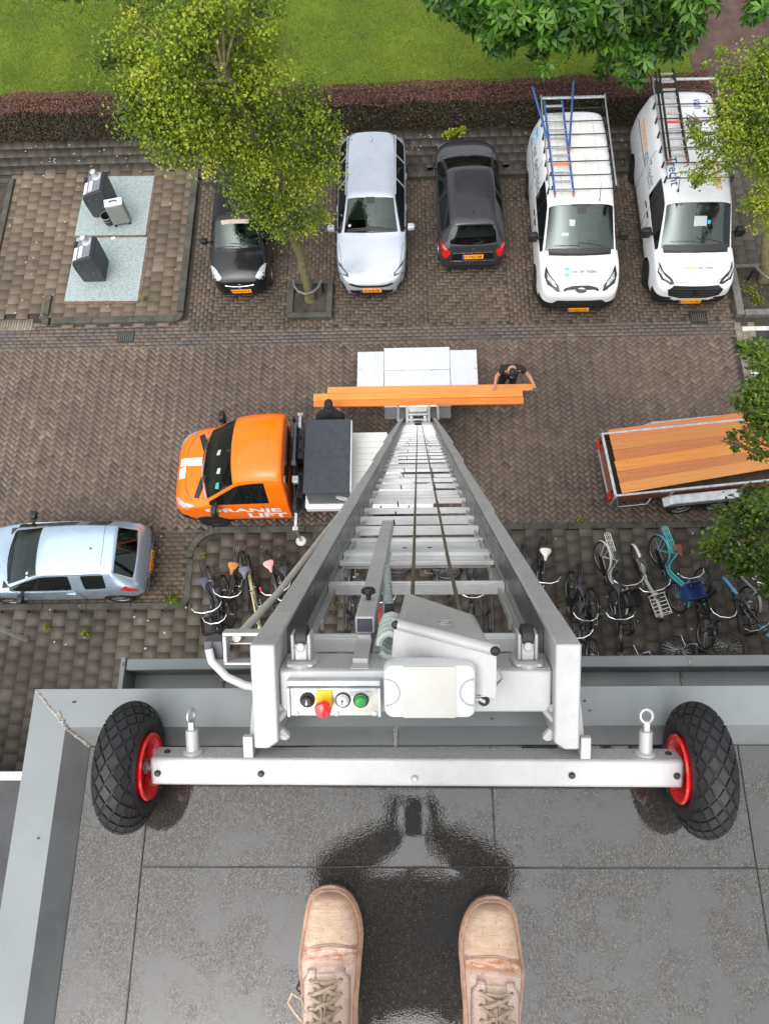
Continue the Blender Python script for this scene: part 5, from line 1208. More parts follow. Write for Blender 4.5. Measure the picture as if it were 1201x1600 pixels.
def trafic():
    L, W, H = 5.4, 1.96, 1.96; loc = (6.98, 14.22, 0); rz = R(-90.6)
    rows = van_rows(L, H, (.74, 1.12), 1.0, 1.86)
    root, S = hatch('parked_van', 'white van at the right end with black grille and a black-railed ladder on its rack', 'van', loc, rz, L, W, H, rows, VZ, M_WHITE, (1.75, -1.62), .33, None, 2, .03, M_BLACK, (1.62, 1.12, .75, .95, .8, None))
    x = L / 2
    S.patch('headlight', 'top', [(x - .70, .86), (x - .46, .90), (x - .26, .82), (x - .13, .62), (x - .14, .52), (x - .24, .58), (x - .44, .78)], M_LAMPD, .006, both=True)
    S.patch('headlight_strip', 'top', [(x - .62, .868), (x - .46, .87), (x - .28, .78), (x - .18, .62), (x - .21, .62), (x - .32, .74), (x - .48, .83)], M_LAMP, .010, both=True)
    S.patch('grille', 'front', [(-.60, .66), (-.3, .58), (.3, .58), (.60, .66), (.66, .84), (.52, .93), (-.52, .93), (-.66, .84)], M_BLACK, .008)
    b = MB()
    for z in (.66, .73, .80, .87): S.line(b, 'front', [(-.5, z), (.5, z)], .014, .014)
    b.build('grille_bar', M_STEEL, root)
    h = S.hit('front', 0, .80, .02); b = MB(); b.prism([h + Vector((.012, 0, .10)), h + Vector((.012, .075, 0)), h + Vector((.012, 0, -.10)), h + Vector((.012, -.075, 0))], (.01, 0, 0)); b.build('emblem', M_BLACK, root)
    S.patch('bumper_lower', 'front', [(-.95, .24), (.95, .24), (.95, .40), (.6, .42), (.4, .36), (-.4, .36), (-.6, .42), (-.95, .40)], M_BLACK, .010)
    plate_(root, (x + .022, -.02, .47), (1, 0, .1), 'V-77V-KJ'); mirrors(root, 1.24, .93, 1.2, M_BLACK, (.16, .24, .26), .08)
    S.text('bonnet_lettering', 'top', 'timmeren', x - .47, -.17, .34, M_ORL, PI / 2, 1, .075, .006); S.text('bonnet_lettering', 'top', 'van Trecht', x - .47, .20, .36, M_SLATE, PI / 2, 1, .085, .01)
    S.text('bonnet_subline', 'top', 'renovatie  |  onderhoud', x - .57, .02, .66, M_SLATE, PI / 2, 1, .03, 0)
    for vw, fl in (('right', 1), ('left', -1)):
        S.text('side_lettering', vw, 'timmeren', -1.72, 1.40, .95, M_ORL, 0, fl, .24, .004); S.text('side_lettering', vw, 'van Trecht', -.62, 1.38, 1.15, M_SLATE, 0, fl, .28, .006)
    S.text('roof_lettering', 'top', 'Nicolaas', .08, .50, 1.0, M_ORL, 0, 1, .22, .01)
    S.text('roof_lettering', 'top', 'van', -2.1, .28, .34, M_NAVY, 0, 1, .17, .008); S.text('roof_lettering', 'top', 'Trecht', .02, -.54, .86, M_NAVY, 0, 1, .21, .008)
    b = MB()
    for v in ('left', 'right'): S.line(b, v, [(.72, .3), (.72, 1.0)], .01); S.line(b, v, [(.42, .3), (.4, 1.75)], .01); S.line(b, v, [(-.8, .3), (-.8, 1.75)], .01); S.line(b, v, [(-.8, 1.22), (-2.4, 1.22)], .02)
    S.line(b, 'top', [(x - .16, 0), (x - .16, .46), (x - .26, .58)], .012, mirror=True)
    for a in (.1, -.6, -1.3, -2.0): S.line(b, 'top', [(a, -.6), (a, .6)], .012)
    b.build('panel_seam', M_SEAM, root)
    handles(S, ((.52, 1.02), (.2, 1.02)), M_BLACK)
    for vw in ('right', 'left'): S.patch('sill_trim', vw, [(-2.6, .28), (2.1, .28), (2.1, .50), (-2.6, .50)], M_BLACK, .008)
    S.patch('screen_foot', 'top', [(x - .90, -.76), (x - .86, -.4), (x - .84, 0), (x - .86, .4), (x - .90, .76), (x - 1.08, .78), (x - 1.02, .4), (x - 1.00, 0), (x - 1.02, -.4), (x - 1.08, -.78)], M_BLACK, .006)
    wiper(S, 1.62, .62, 1.58, -.05); wiper(S, 1.64, .0, 1.6, -.62)
    S.patch('dashboard_paper', 'top', [(1.36, -.12), (1.36, .18), (1.18, .18), (1.18, -.12)], M_GREEN_PAPER, .003); S.patch('dashboard_paper', 'top', [(1.32, .2), (1.32, .27), (1.25, .27), (1.25, .2)], M_CYAN, .003)
    h = S.hit('top', .60, -.50, .0); b = MB(); b.tube([h, h + Vector((-.25, .0, .28))], [.012, .003], 6); b.ball(h, (.05, .03, .02)); b.build('antenna', M_BLACK, root)
    rack(S, root, L, H, .32, -2.5, 7, .78)
    Rm = Matrix.Translation(loc) @ Matrix.Rotation(rz, 4, 'Z'); P = lambda a, y, z: Rm @ Vector((a, y, z)); z = H + .13
    t = ladder_obj('black-railed aluminium ladder with one red rung on a van roof rack', None,
               [(P(-.1, -.74, z), P(-2.95, -.70, z + .05)), (P(-.1, -.24, z), P(-2.95, -.24, z + .05)), (P(-.1, -.68, z + .09), P(-2.95, -.64, z + .14)), (P(-.1, -.30, z + .09), P(-2.95, -.30, z + .14))], M_BLACK, mat('flat_alu_rung', (.50, .48, .44), .45, .5, .2, 12), 11, 2, 3, accent=(4, mat('red_rung', (.75, .06, .03), .5)), wd=.04)
trafic()

# ================================================================ orange lift truck
def truck():
    L, W, H = 2.62, 1.98, 2.36; cx_ = -3.88; loc = (cx_, 6.92, 0); rz = R(180)
    BOW.clear(); BOW.update({2: .04, 3: .08, 4: .16, 5: .08, 6: .04}); CREASE.update({4: .75, 5: .85})
    rows = [(.0, .62, .60, .68, .80, (.5, .84), (.28, .86), .87), (.08, .90, .3, .66, .90, (.70, .98), (.4, 1.03), 1.04), (.28, .97, .28, .66, 1.04, (.82, 1.12), (.48, 1.18), 1.20), (.66, 1.0, .28, .7, 1.18, (.85, 1.24), (.5, 1.30), 1.32),
            (.86, 1.0, .28, .72, 1.24, (.87, 1.31), (.52, 1.37), 1.40), (1.62, 1.0, .28, .74, 1.28, (.80, 2.02), (.64, 2.19), 2.24), (1.90, 1.0, .28, .74, 1.30, (.80, 2.13), (.65, 2.29), 2.34), (2.25, 1.0, .28, .74, 1.32, (.80, 2.16), (.64, 2.32), 2.37),
            (2.53, 1.0, .28, .74, 1.32, (.80, 2.15), (.64, 2.31), 2.35), (2.595, .998, .3, .74, 1.31, (.795, 2.12), (.635, 2.27), 2.31), (2.62, .98, .32, .74, 1.28, (.77, 2.04), (.6, 2.12), 2.14)]
    zones = {(0, 0): Z_LOW, (0, 1): Z_LOW, (0, 2): Z_LOW, (1, 1): Z_LOW, (1, 2): Z_LOW, (2, 1): Z_LOW, (4, 5): Z_SCREEN, (4, 6): Z_SCREEN, (4, 4): Z_SIDE1, (5, 4): Z_SIDE1, (6, 4): Z_SIDE1}
    root, S = hatch('lift_truck', 'bright orange cab truck with white lettering, white load bed and grey tool box', 'truck', loc, rz, L, W, H, rows, zones, M_ORANGE, (.52,), .34, None, 2, .035, M_STEEL, (.32, 1.3, -.55, 1.05, .8, None))
    x = L / 2
    # markings
    S.patch('bonnet_mark', 'top', [(x - .06, -.02), (x - .16, .02), (x - .60, .14), (x - .60, -.03), (x - .16, -.16), (x - .07, -.20)][:0] or [(x - .14, -.06), (x - .15, -.24), (x - .72, -.14), (x - .72, .05)], M_WHITEV, .005)
    S.patch('bonnet_mark', 'top', [(x - .13, .0), (x - .30, -.02), (x - .30, .26), (x - .13, .24)], M_WHITEV, .0052)
    for vw, fl in (('left', -1), ('right', 1)):
        S.text('side_lettering', vw, 'ORANJE', -.28, 1.02, 1.66, M_WHITEV, 0, fl, .235, .035); S.text('side_lettering', vw, 'LIFT', -.78, .77, .86, M_WHITEV, 0, fl, .235, .035)
        S.patch('sill_trim', vw, [(.1, .36), (-1.25, .36), (-1.25, .5), (.1, .5)], M_BLACK, .008)
    for s in (-1, 1):
        S.patch('bonnet_vent', 'top', [(x - .70, s * .30 + 0), (x - .86, s * .34), (x - .66, s * .78), (x - .54, s * .74)], M_BLACK, .006)
    S.patch('headlight', 'top', [(x - .56, .90), (x - .34, .93), (x - .16, .80), (x - .06, .62), (x - .14, .64), (x - .30, .80)], M_LAMP, .006, both=True)
    S.patch('bumper', 'front', [(-.98, .3), (.98, .3), (.98, .62), (.8, .60), (.5, .55), (-.5, .55), (-.8, .60), (-.98, .62)], M_BLACK, .010)
    for vw in ('left', 'right'): S.patch('bumper_side', vw, [(1.3, .3), (.92, .3), (.92, .58), (1.3, .66)], M_BLACK, .010)
    S.patch('grille', 'front', [(-.5, .60), (.5, .60), (.55, .78), (-.55, .78)], M_BLACK, .006); plate_(root, (x + .016, 0, .45), (1, 0, .05), 'V-85-PZF')
    mirrors(root, .26, .94, 1.36, M_BLACK, (.14, .22, .34), .08)
    S.patch('screen_foot', 'top', [(x - .83, -.80), (x - .73, -.4), (x - .70, 0), (x - .73, .4), (x - .83, .80), (x - .87, .80), (x - .77, .4), (x - .74, 0), (x - .77, -.4), (x - .87, -.80)], M_GALV, .008)
    S.patch('rear_window', 'rear', [(-.55, 1.5), (.55, 1.5), (.62, 1.58), (.62, 1.92), (.5, 1.98), (-.5, 1.98), (-.62, 1.92), (-.62, 1.58)], M_SIDEGLASS, .006)
    S.patch('roof_hatch', 'top', [(-.45, -.42), (-.45, .42), (-.98, .42), (-.98, -.42)], M_ORANGE, .006)
    h = S.hit('top', -.16, .06, .004); b = MB(); b.box(h, (.10, .05, .02)); b.tube([h, h + Vector((-.14, -.05, .05))], [.01, .004], 6); b.build('antenna', M_BLACK, root, bevel=.004)
    b = MB()
    for v in ('left', 'right'): S.line(b, v, [(.42, .4), (.4, 1.2)], .01); S.line(b, v, [(-.72, .4), (-.78, 2.1)], .01)
    S.line(b, 'top', [(x - .3, 0), (x - .32, .5), (x - .5, .8)], .012, mirror=True); b.build('panel_seam', M_SEAM, root)
    wiper(S, .58, .6, .5, -.1); wiper(S, .6, .0, .52, -.62)
    for a, c, m in ((.16, -.1, M_GREEN_PAPER), (.14, .32, M_GREEN_PAPER), (.18, .6, mat('teal_bag', (.08, .35, .28), .5))):
        S.patch('dashboard_clutter', 'top', [(a, c), (a + .04, c + .1), (a - .06, c + .14), (a - .08, c + .02)], m, .003)
    # rear frame: local x runs towards the nose, so the bed lies at negative x
    def part(name, m, f, bevel=.006, par=None):
        b = MB(); f(b); return b.build(name, m, par or root, bevel=bevel)
    part('chassis', M_STEEL, lambda b: [b.bx(-4.35, -1.25, s * .42 - .05, s * .42 + .05, .5, .68) for s in (-1, 1)])
    def rig(b):
        b.bx(-1.44, -1.36, -1.0, .98, .98, 1.08); b.bx(-1.58, -1.46, -.8, -.1, .9, 1.35); b.bx(-1.56, -1.46, .1, .7, .9, 1.1); b.bx(-1.42, -1.36, -.95, -.88, 1.08, 1.7)
        for y in (-.7, -.4, .2, .5): b.tube([(-1.5, y, .9), (-1.52, y + .1, 1.45), (-1.46, y + .25, 1.2)], .022, 6)
        b.tube([(-1.4, -.7, 1.3), (-1.4, .4, 1.34), (-1.42, .8, 1.1)], .03, 8)
    part('hydraulic_rig', M_BLACK, rig); part('rig_tube', mat('slate_steel', (.12, .14, .17), .4, .4), lambda b: (b.tube([(-1.405, -.95, 1.5), (-1.405, .05, 1.5)], .045, 10), b.bx(-1.46, -1.36, .04, .14, 1.44, 1.56))); part('rig_box', M_GALV, lambda b: b.bx(-1.52, -1.38, .36, .52, 1.36, 1.48), .01)
    for s in (-1, 1):
        o = part('stabiliser', M_BLACK, lambda b: (b.bx(-1.47, -1.37, s * .62, s * 1.02, .86, .98)))
        part('leg_tube', M_GALV, lambda b: (b.bx(-1.45, -1.39, s * 1.02, s * 1.36, .88, .96), b.cyl((-1.42, s * 1.36, .12), (-1.42, s * 1.36, 1.0), .03), b.bx(-1.48, -1.36, s * 1.34, s * 1.42, .86, .98)), .003, o)
        part('foot_pad', mat('white_pad', (.68, .68, .64), .6, 0, .1), lambda b: b.lathe([(0, .045), (.115, .045), (.12, .06), (.1, .085), (.04, .09), (.03, .12), (0, .12)], (-1.42, s * 1.36, .0), (0, 0, 1), 20), 0, o)
    bed = part('load_bed', mat('white_bed', (.72, .72, .69), .5, 0, .06, 2, dirt=.15), lambda b: b.bx(-4.40, -1.62, -.87, .90, .88, .98), .01)
    part('bed_groove', M_SEAM, lambda b: [b.bx(-4.39, -2.7, -.8 + i * .145, -.797 + i * .145, .9801, .9815) for i in range(12)], 0, bed)
    part('bed_side', M_WHITE, lambda b: (b.bx(-4.40, -1.64, .901, .93, .80, .96), b.bx(-4.40, -1.64, -.90, -.871, .80, .96)), .004, bed)
    bx_ = part('tool_box', mat('grey_tool_box', (.085, .10, .10), .55, 0, .12, 3), lambda b: b.bx(-2.60, -1.70, -.83, .83, .985, 1.64), .012)
    part('box_lid', mat('slate_lid', (.038, .044, .054), .75, 0, .18, 7, bump=.5, bscale=70), lambda b: b.bx(-2.64, -1.66, -.86, .86, 1.641, 1.70), .012, bx_)
    part('box_seal', M_PLW, lambda b: b.bx(-2.665, -2.64, -.84, .84, 1.4, 1.68), .004, bx_)
    part('side_marker', mat('amber_lens', (.85, .30, .02), .3), lambda b: b.bx(-3.62, -3.46, -.86, -.80, .985, 1.03), .006); part('marker_bracket', M_STEEL, lambda b: b.bx(-3.75, -3.40, -.86, -.80, 1.031, 1.09), .006)
    part('mud_guard', M_BLACK, lambda b: [b.bx(-3.9, -3.0, s * .66, s * .96, .66, .74) for s in (-1, 1)], .02)
    for s in (-1, 1): wheel(root, -3.42, s * .84, .34, .24, M_STEEL)
    part('rear_post', M_STEEL, lambda b: b.bx(-4.72, -4.62, -.95, -.75, .4, 1.2)); part('turntable', M_STEEL, lambda b: (b.cyl((-4.15, -.1, .985), (-4.15, -.1, 1.3), .5, n=28), b.bx(-4.5, -3.85, -.55, .2, 1.301, 1.75)), .01)
truck()
CREASE.update({4: .4, 5: .5})

# ================================================================ trailer with boards
def trailer():
    M_RED = mat('red_board', (.24, .06, .035), .45, 0, .25, 4)
    t = thing('box_trailer', 'open twin-axle trailer with galvanised rails and red sides, loaded with boards', 'trailer', (6.22, 7.14, 0), R(5.5))
    def part(name, m, f, bevel=.004, par=None):
        b = MB(); f(b); return b.build(name, m, par or t, bevel=bevel)
    X0, X1, Y, Z0, Z1 = -1.84, 2.2, .75, .52, .92
    part('floor', mat('trailer_floor', (.10, .075, .05), .8, 0, .3), lambda b: b.bx(X0, X1, -Y + .02, Y - .02, Z0, Z0 + .03))
    for s in (-1, 1): part('side_board', M_RED, lambda b: b.bx(X0 + .03, X1 - .03, s * Y - .012, s * Y + .012, Z0 + .03, Z1 - .03))
    part('tail_board', M_RED, lambda b: b.bx(X0 - .012, X0 + .012, -Y, Y, Z0 + .03, Z1 - .06)); part('front_board', M_RED, lambda b: b.bx(X1 - .012, X1 + .012, -Y, Y, Z0 + .03, Z1 - .04))
    part('top_rail', M_GALV, lambda b: ([b.bx(X0 - .02, X1 + .02, s * Y - .025, s * Y + .025, Z1 - .03, Z1 + .02) for s in (-1, 1)], b.bx(X0 - .03, X0 + .03, -Y + .026, Y - .026, Z1 - .03, Z1 + .02), b.bx(X1 - .03, X1 + .03, -Y + .026, Y - .026, Z1 - .03, Z1 + .02)), .006)
    [part('corner_post', M_GALV, lambda b: b.bx(x - .03, x + .03, s * (Y + .02) - .02, s * (Y + .02) + .02, Z0 - .1, Z1 - .031)) for s in (-1, 1) for x in (X0, -.6, 1.0, X1)]
    part('tie_rail', M_GALV, lambda b: [b.tube([(X0 + .05, s * (Y + .0), Z1 - .1), (X0 + .12, s * (Y + .12), Z0 + .02), (X0 + .75, s * (Y + .12), Z0 + .02), (X0 + .85, s * (Y + .02), Z0 + .1)], .016, 6) for s in (-1, 1)])
    for s in (-1, 1):
        g = part('mudguard', M_GALV, lambda b: b.hexa([(-.78, s * (Y + .04), .62), (1.02, s * (Y + .04), .62), (1.02, s * (Y + .28), .60), (-.78, s * (Y + .28), .60)], [(-.62, s * (Y + .04), .76), (.86, s * (Y + .04), .76), (.86, s * (Y + .27), .745), (-.62, s * (Y + .27), .745)]), .025)
        for x in (-.28, .5): wheel(t, x, s * (Y + .16), .3, .18, M_GALV)
    part('tail_light', M_REDL, lambda b: [b.bx(X0 - .07, X0 - .02, s * (Y - .12) - .09, s * (Y - .12) + .09, Z0 - .02, Z0 + .16) for s in (-1, 1)])
    part('bumper_bar', M_GALV, lambda b: b.bx(X0 - .05, X0 - .02, -Y + .2, Y - .2, Z0 - .04, Z0 + .03)); part('latch', M_STEEL, lambda b: [b.box((X0 - .03, s * .6, Z1 - .1), (.03, .05, .12)) for s in (-1, 1)])
    part('drawbar', M_GALV, lambda b: (b.tube([(X1, -.5, .5), (X1 + 1.3, 0, .5)], .04, 6), b.tube([(X1, .5, .5), (X1 + 1.3, 0, .5)], .04, 6)))
    g = 'boards lying in the trailer'
    mats_ = [W2, W3, W2, W1, W2, W3]; lbs = ['reddish board farthest from the building in the trailer', 'honey coloured board second from the street side of the trailer', 'reddish board between two honey coloured boards in the trailer', 'bright orange board in the middle of the trailer load', 'reddish board lying askew beside the honey board at the near edge', 'honey coloured board nearest the building in the trailer, lying askew']
    Z = .905
    for i in range(6):
        yl = 7.0 + .62 - i * .245; ang = R(7.2 + .45 * i); x0_ = 4.47 + .02 * i + .008 * (i % 3); yy_ = 7.68 - i * .258; plank((x0_ + 2.1 * math.cos(ang), yy_ + 2.1 * math.sin(ang), Z + .004 * (i % 2)), 4.2, .254, .03, ang, mats_[i], lbs[i], g)
    for k in range(2):
        pass
trailer()

# ================================================================ underground waste containers, suitcase, bucket
M_BIN = mat('charcoal_bin', (.038, .040, .045), .45, .2, .15, 4); M_BINTOP = mat('bin_hood_grey', (.22, .22, .26), .4, .3, .15, 8)
def container(x, y, dx, dy, label):
    t = thing('waste_container', label, 'waste container', (x, y, 0), R(0), 'underground waste containers')
    N = mat('chequer_plate', (.40, .47, .47), .42, .4, .34, 26, bump=.8, bscale=160)
    b = MB(); b.hexa([(-.97, -1.02, .0), (.96, -1.05, .0), (.99, .98, .0), (-.93, 1.02, .0)], [(-.97, -1.02, .055), (.96, -1.05, .055), (.99, .98, .055), (-.93, 1.02, .055)]); pl_ = b.build('ground_plate', N, t, bevel=.004)
    b = MB()
    for s in ((-1.0, -1.07, 1.0, -1.09), (1.0, -1.09, 1.02, 1.0)):
        d = Vector((s[2] - s[0], s[3] - s[1], 0)); n_ = Vector((-d.y, d.x, 0)).normalized() * .04
        b.hexa([(s[0] - n_.x, s[1] - n_.y, 0), (s[2] - n_.x, s[3] - n_.y, 0), (s[2] + n_.x, s[3] + n_.y, 0), (s[0] + n_.x, s[1] + n_.y, 0)], [(s[0] - n_.x, s[1] - n_.y, .045), (s[2] - n_.x, s[3] - n_.y, .045), (s[2] + n_.x, s[3] + n_.y, .045), (s[0] + n_.x, s[1] + n_.y, .045)])
    b.build('steel_frame', mat('rusty_frame', (.16, .11, .08), .7, .3, .4, 8), pl_)
    # hood: an upright box whose lid falls towards the left
    xa, xb, ya, yb_ = -.56, .07, -.44, .24; zl, zr = .80, 1.02
    b = MB(); ring = lambda y: [(xa + .03, y, .056), (xb - .02, y, .056), (xb, y, .5), (xb, y, zr - .05), (xb - .07, y, zr), (xa + .05, y, zl + .02), (xa, y, zl - .06), (xa - .01, y, .5)]
    b.loft([ring(ya), ring(yb_)]); hood = b.build('hood', M_BIN, t, bevel=.02, seg=3)
    sl = lambda y, k, o=.0: (xa + .06 + (xb - xa - .14) * k - o * .35, y, zl + .024 + (zr - zl - .02) * k + o)
    def slab(y0, y1, k0, k1, o0, o1, m, nm):
        q = MB(); q.hexa([sl(y0, k0, o0), sl(y1, k0, o0), sl(y1, k1, o0), sl(y0, k1, o0)], [sl(y0, k0, o1), sl(y1, k0, o1), sl(y1, k1, o1), sl(y0, k1, o1)]); return q.build(nm, m, hood)
    slab(ya + .05, yb_ - .03, .0, 1.0, .003, .012, M_BINTOP, 'front_panel')
    slab(ya + .06, ya + .44, .0, .17, .013, .017, M_WHITEV, 'sticker'); slab(ya + .10, ya + .44, .30, .50, .013, .017, M_WHITEV, 'sticker')
    slab(ya + .12, ya + .42, .53, .58, .013, .017, M_SLATE, 'sticker_bars'); slab(ya + .14, ya + .40, .36, .39, .0175, .019, M_SLATE, 'sticker_bars')
    slab(ya + .12, ya + .2, .66, .8, .013, .02, M_SLATE, 'card_reader')
    slab(yb_ - .24, yb_ - .06, -.05, .12, .013, .05, M_BLACK, 'flap_handle')
    p = Vector(sl(yb_ - .16, .72, .012)); b = MB(); b.lathe([(0, 0), (.13, 0), (.135, .02), (.08, .04), (.065, .13), (.08, .135), (.08, .19), (.045, .22), (0, .225)], p, (-.25, 0, 1), 24); b.build('lifting_knob', mat('knob_grey', (.50, .54, .56), .35, .4), t)
    for x, z in ((xa + .14, .68), (xa + .36, .72), (xa + .42, .42)):
        b = MB(); b.lathe([(0, 0), (.012, 0), (0, .006)], (x, ya, z), (0, -1, 0), 8); b.build('lock_stud', M_GALV, hood)
container(-7.93, 13.24, 0, 0, 'charcoal waste container on the metal plate nearest the street, nothing standing beside it')
container(-7.96, 15.36, 0, 0, 'charcoal waste container with a suitcase and bucket standing in front')
b = MB(); t = thing('suitcase', 'silver grey hard-shell suitcase left standing on the container plate', 'suitcase', (-7.66, 14.74, .058), R(12))
b.bx(-.24, .24, -.13, .13, .06, .74); b.build('shell', mat('suitcase_shell', (.24, .25, .235), .4, .2, .08, 6), t, bevel=.05, seg=4)
b = MB(); b.bx(-.235, .235, -.125, .125, .742, .752); b.build('top_face', mat('suitcase_pale', (.60, .63, .64), .35), t, bevel=.006)
b = MB(); b.tube([(-.09, 0, .75), (-.09, 0, .80), (.09, 0, .80), (.09, 0, .75)], .014, 8); b.build('handle', M_BLACK, t)
b = MB(); [b.cyl((sx * .19, sy * .1 - .02, .03), (sx * .19, sy * .1 + .02, .03), .03) for sx in (-1, 1) for sy in (-1, 1)]; b.bx(-.244, .244, -.01, .01, .07, .73); b.build('castors_and_band', M_BLACK, t)
t = thing('bucket', 'small dark bucket with pale rim beside the suitcase', 'bucket', (-8.02, 14.74, .058))
b = MB(); b.lathe([(0, .005), (.11, .005), (.12, 0), (.15, .26), (.158, .262), (.158, .275), (.142, .275), (.112, .02), (0, .02)], (0, 0, 0), (0, 0, 1), 24); b.build('pail', M_STEEL, t)
b = MB(); b.torus((0, 0, .272), (0, 0, 1), .152, .009, 28, 6); b.tube([(.155 * math.cos(a), -.10 - .06 * math.sin(a), .27 - .09 * math.sin(a)) for a in [PI * i / 10 for i in range(11)]], .004, 6); b.build('handle', M_GALV, t)
tag(MB().prism([(-7.93, 14.24, .035), (-7.82, 14.26, .035), (-7.80, 14.18, .035), (-7.9, 14.16, .035)], (0, 0, .03)).build('litter_paper', M_WHITEV, smooth=0), 'small white scrap of litter between the two container plates', 'litter')
b = MB(); b.lathe([(.055, 0), (.055, 1.2), (.045, 4.2), (0, 4.2)], (0, 0, 0), (0, 0, 1), 18); o = b.build('lamp_post', mat('galvanised_post', (.62, .62, .60), .45, .5, .2, 8)); o.location = (-8.42, 3.36, .04)
tag(o, 'grey metal post rising from the pavement at the left edge, below the blue hatchback', 'post')
# ================================================================ bicycles
def bike(label, loc, rz, lean=0, col=(.015, .015, .016), saddle='black', grips=None, basket=None, rackc=None, guard=None, step=False, r=.335, crate=None, bar=True, frame_only=False, front_rack=None, group='bicycles parked along the building', pitch=0, barw=.30, tyre=None):
    M_F = mat('bike_paint_%02d%02d%02d' % tuple(int(c * 99) for c in col), col, .35, 0, .1, 10, coat=.5)
    t = thing('bicycle', label, 'bicycle', loc, 0, group); t.rotation_euler = (lean, pitch, rz); t.rotation_mode = 'XYZ'
    t.matrix_world = Matrix.Translation(loc) @ Matrix.Rotation(rz, 4, 'Z') @ Matrix.Rotation(lean, 4, 'X')
    ra, fa, bb, st, ht, hb = (-.50, 0, r), (.58, 0, r), (-.06, 0, .28), (-.22, 0, .86), (.40, 0, .88), (.45, 0, .64)
    def part(name, m, f, par=None, **k):
        b = MB(); f(b); return b.build(name, m, par or t, **k)
    for nm, c in (('front_wheel', fa), ('rear_wheel', ra)):
        o = part(nm, M_GALV, lambda b: (b.torus(c, (0, 1, 0), r - .032, .010, 36, 6), b.cyl((c[0], -.05, c[2]), (c[0], .05, c[2]), .018, n=8)))
        part('tyre', tyre or M_RUBBER, lambda b: b.torus(c, (0, 1, 0), r - .018, .024, 36, 7), o)
        part('spokes', M_GALV, lambda b: [b.tube([(c[0], (-1) ** k * .02, c[2]), (c[0] + (r - .04) * math.cos(2 * PI * k / 20), 0, c[2] + (r - .04) * math.sin(2 * PI * k / 20))], .0018, 3) for k in range(20)], o)
    def fr(b):
        b.tube([bb, st], .021, 8); b.tube([bb, ra], .011, 6); b.tube([st, (-.5, .03, r)], .009, 6); b.tube([st, (-.5, -.03, r)], .009, 6)
        if step: b.tube([hb, (.2, 0, .45), (.0, 0, .33), bb], .030, 8); b.tube([(.43, 0, .72), (.16, 0, .52), (-.02, 0, .42), (-.12, 0, .50)], .020, 8)
        else: b.tube([hb, bb], .023, 8); b.tube([(.42, 0, .8), (-.2, 0, .8)], .020, 8)
        b.tube([hb, ht], .022, 8)
    part('frame', M_F, fr)
    part('fork', M_F, lambda b: [b.tube([hb, (.50, s * .05, .6), (.53, s * .05, .5), (fa[0], s * .05, r)], .015, 6) for s in (-1, 1)])
    gm = guard or M_F
    [part('mudguard', gm, lambda b: b.loft([[(c[0] + rr * math.cos(a), w_, c[2] + rr * math.sin(a)) for rr, w_ in ((r + .012, -.03), (r + .026, 0), (r + .012, .03), (r + .020, 0))] for a in [R(a0 + (a1 - a0) * i / 12) for i in range(13)]])) for c, a0, a1 in ((ra, 5, 190), (fa, 35, 150))]
    part('crank', M_GALV, lambda b: (b.lathe([(0, -.03), (.09, -.03), (.09, -.024), (0, -.024)], (bb[0], -.03, bb[2]), (0, 1, 0), 20), b.box((bb[0] + .08, -.07, bb[2] + .03), (.17, .012, .02)), b.box((bb[0] - .08, .07, bb[2] - .03), (.17, .012, .02)), b.cyl((bb[0], -.07, bb[2]), (bb[0], .07, bb[2]), .018, n=8)))
    for s in (-1, 1): part('pedal', M_BLACK, lambda b: b.box((bb[0] - s * .16, s * .12, bb[2] - s * .05), (.08, .09, .02)))
    part('chain_case', M_BLACK, lambda b: b.prism([(bb[0] + .12, -.045, .2), (bb[0] + .12, -.045, .37), (ra[0], -.045, r + .05), (ra[0] - .06, -.045, r), (ra[0], -.045, r - .05)], (0, -.02, 0)))
    if saddle:
        sc = {'black': (.02, .02, .022), 'tan': (.42, .17, .035), 'pink': (.75, .30, .32), 'white': (.72, .70, .62), 'navy': (.05, .06, .10), 'brown': (.20, .055, .025), 'grey': (.12, .13, .16)}[saddle]
        def sad(b):
            rings = []
            for x, w_, h in ((-.40, .06, .02), (-.385, .105, .035), (-.34, .12, .04), (-.28, .09, .04), (-.22, .045, .035), (-.15, .028, .03), (-.12, .018, .02)):
                rings.append([(x, w_ * math.cos(a), .955 + h * math.sin(a) * (.9 if math.sin(a) > 0 else .6)) for a in [2 * PI * k / 12 for k in range(12)]])
            b.loft(rings)
        part('saddle', mat('saddle_' + saddle, sc, .45, 0, .25, 14), sad); part('seat_post', M_GALV, lambda b: (b.tube([st, (-.25, 0, .94)], .013, 8), [b.torus((-.33, s * .045, .915), (0, 1, 0), .022, .005, 10, 5) for s in (-1, 1)]))
    if bar:
        z = 1.04; part('handlebar', M_CHROME, lambda b: (b.tube([(.40, 0, .9), (.385, 0, z)], .013, 8), b.tube([(.14, barw, z - .02), (.24, barw * 1.0, z), (.33, barw * .82, z + .012), (.39, barw * .35, z + .01), (.39, -barw * .35, z + .01), (.33, -barw * .82, z + .012), (.24, -barw, z), (.14, -barw, z - .02)], .0125, 8)))
        part('grip', grips or M_BLACK, lambda b: [b.tube([(.125, s * barw, z - .022), (.23, s * barw, z - .001)], .018, 8) for s in (-1, 1)])
        part('front_lamp', M_STEEL, lambda b: (b.cyl((.47, 0, .86), (.53, 0, .85), .035, n=12), b.cyl((.30, barw * .6, z + .03), (.30, barw * .6, z + .05), .02, n=10)))
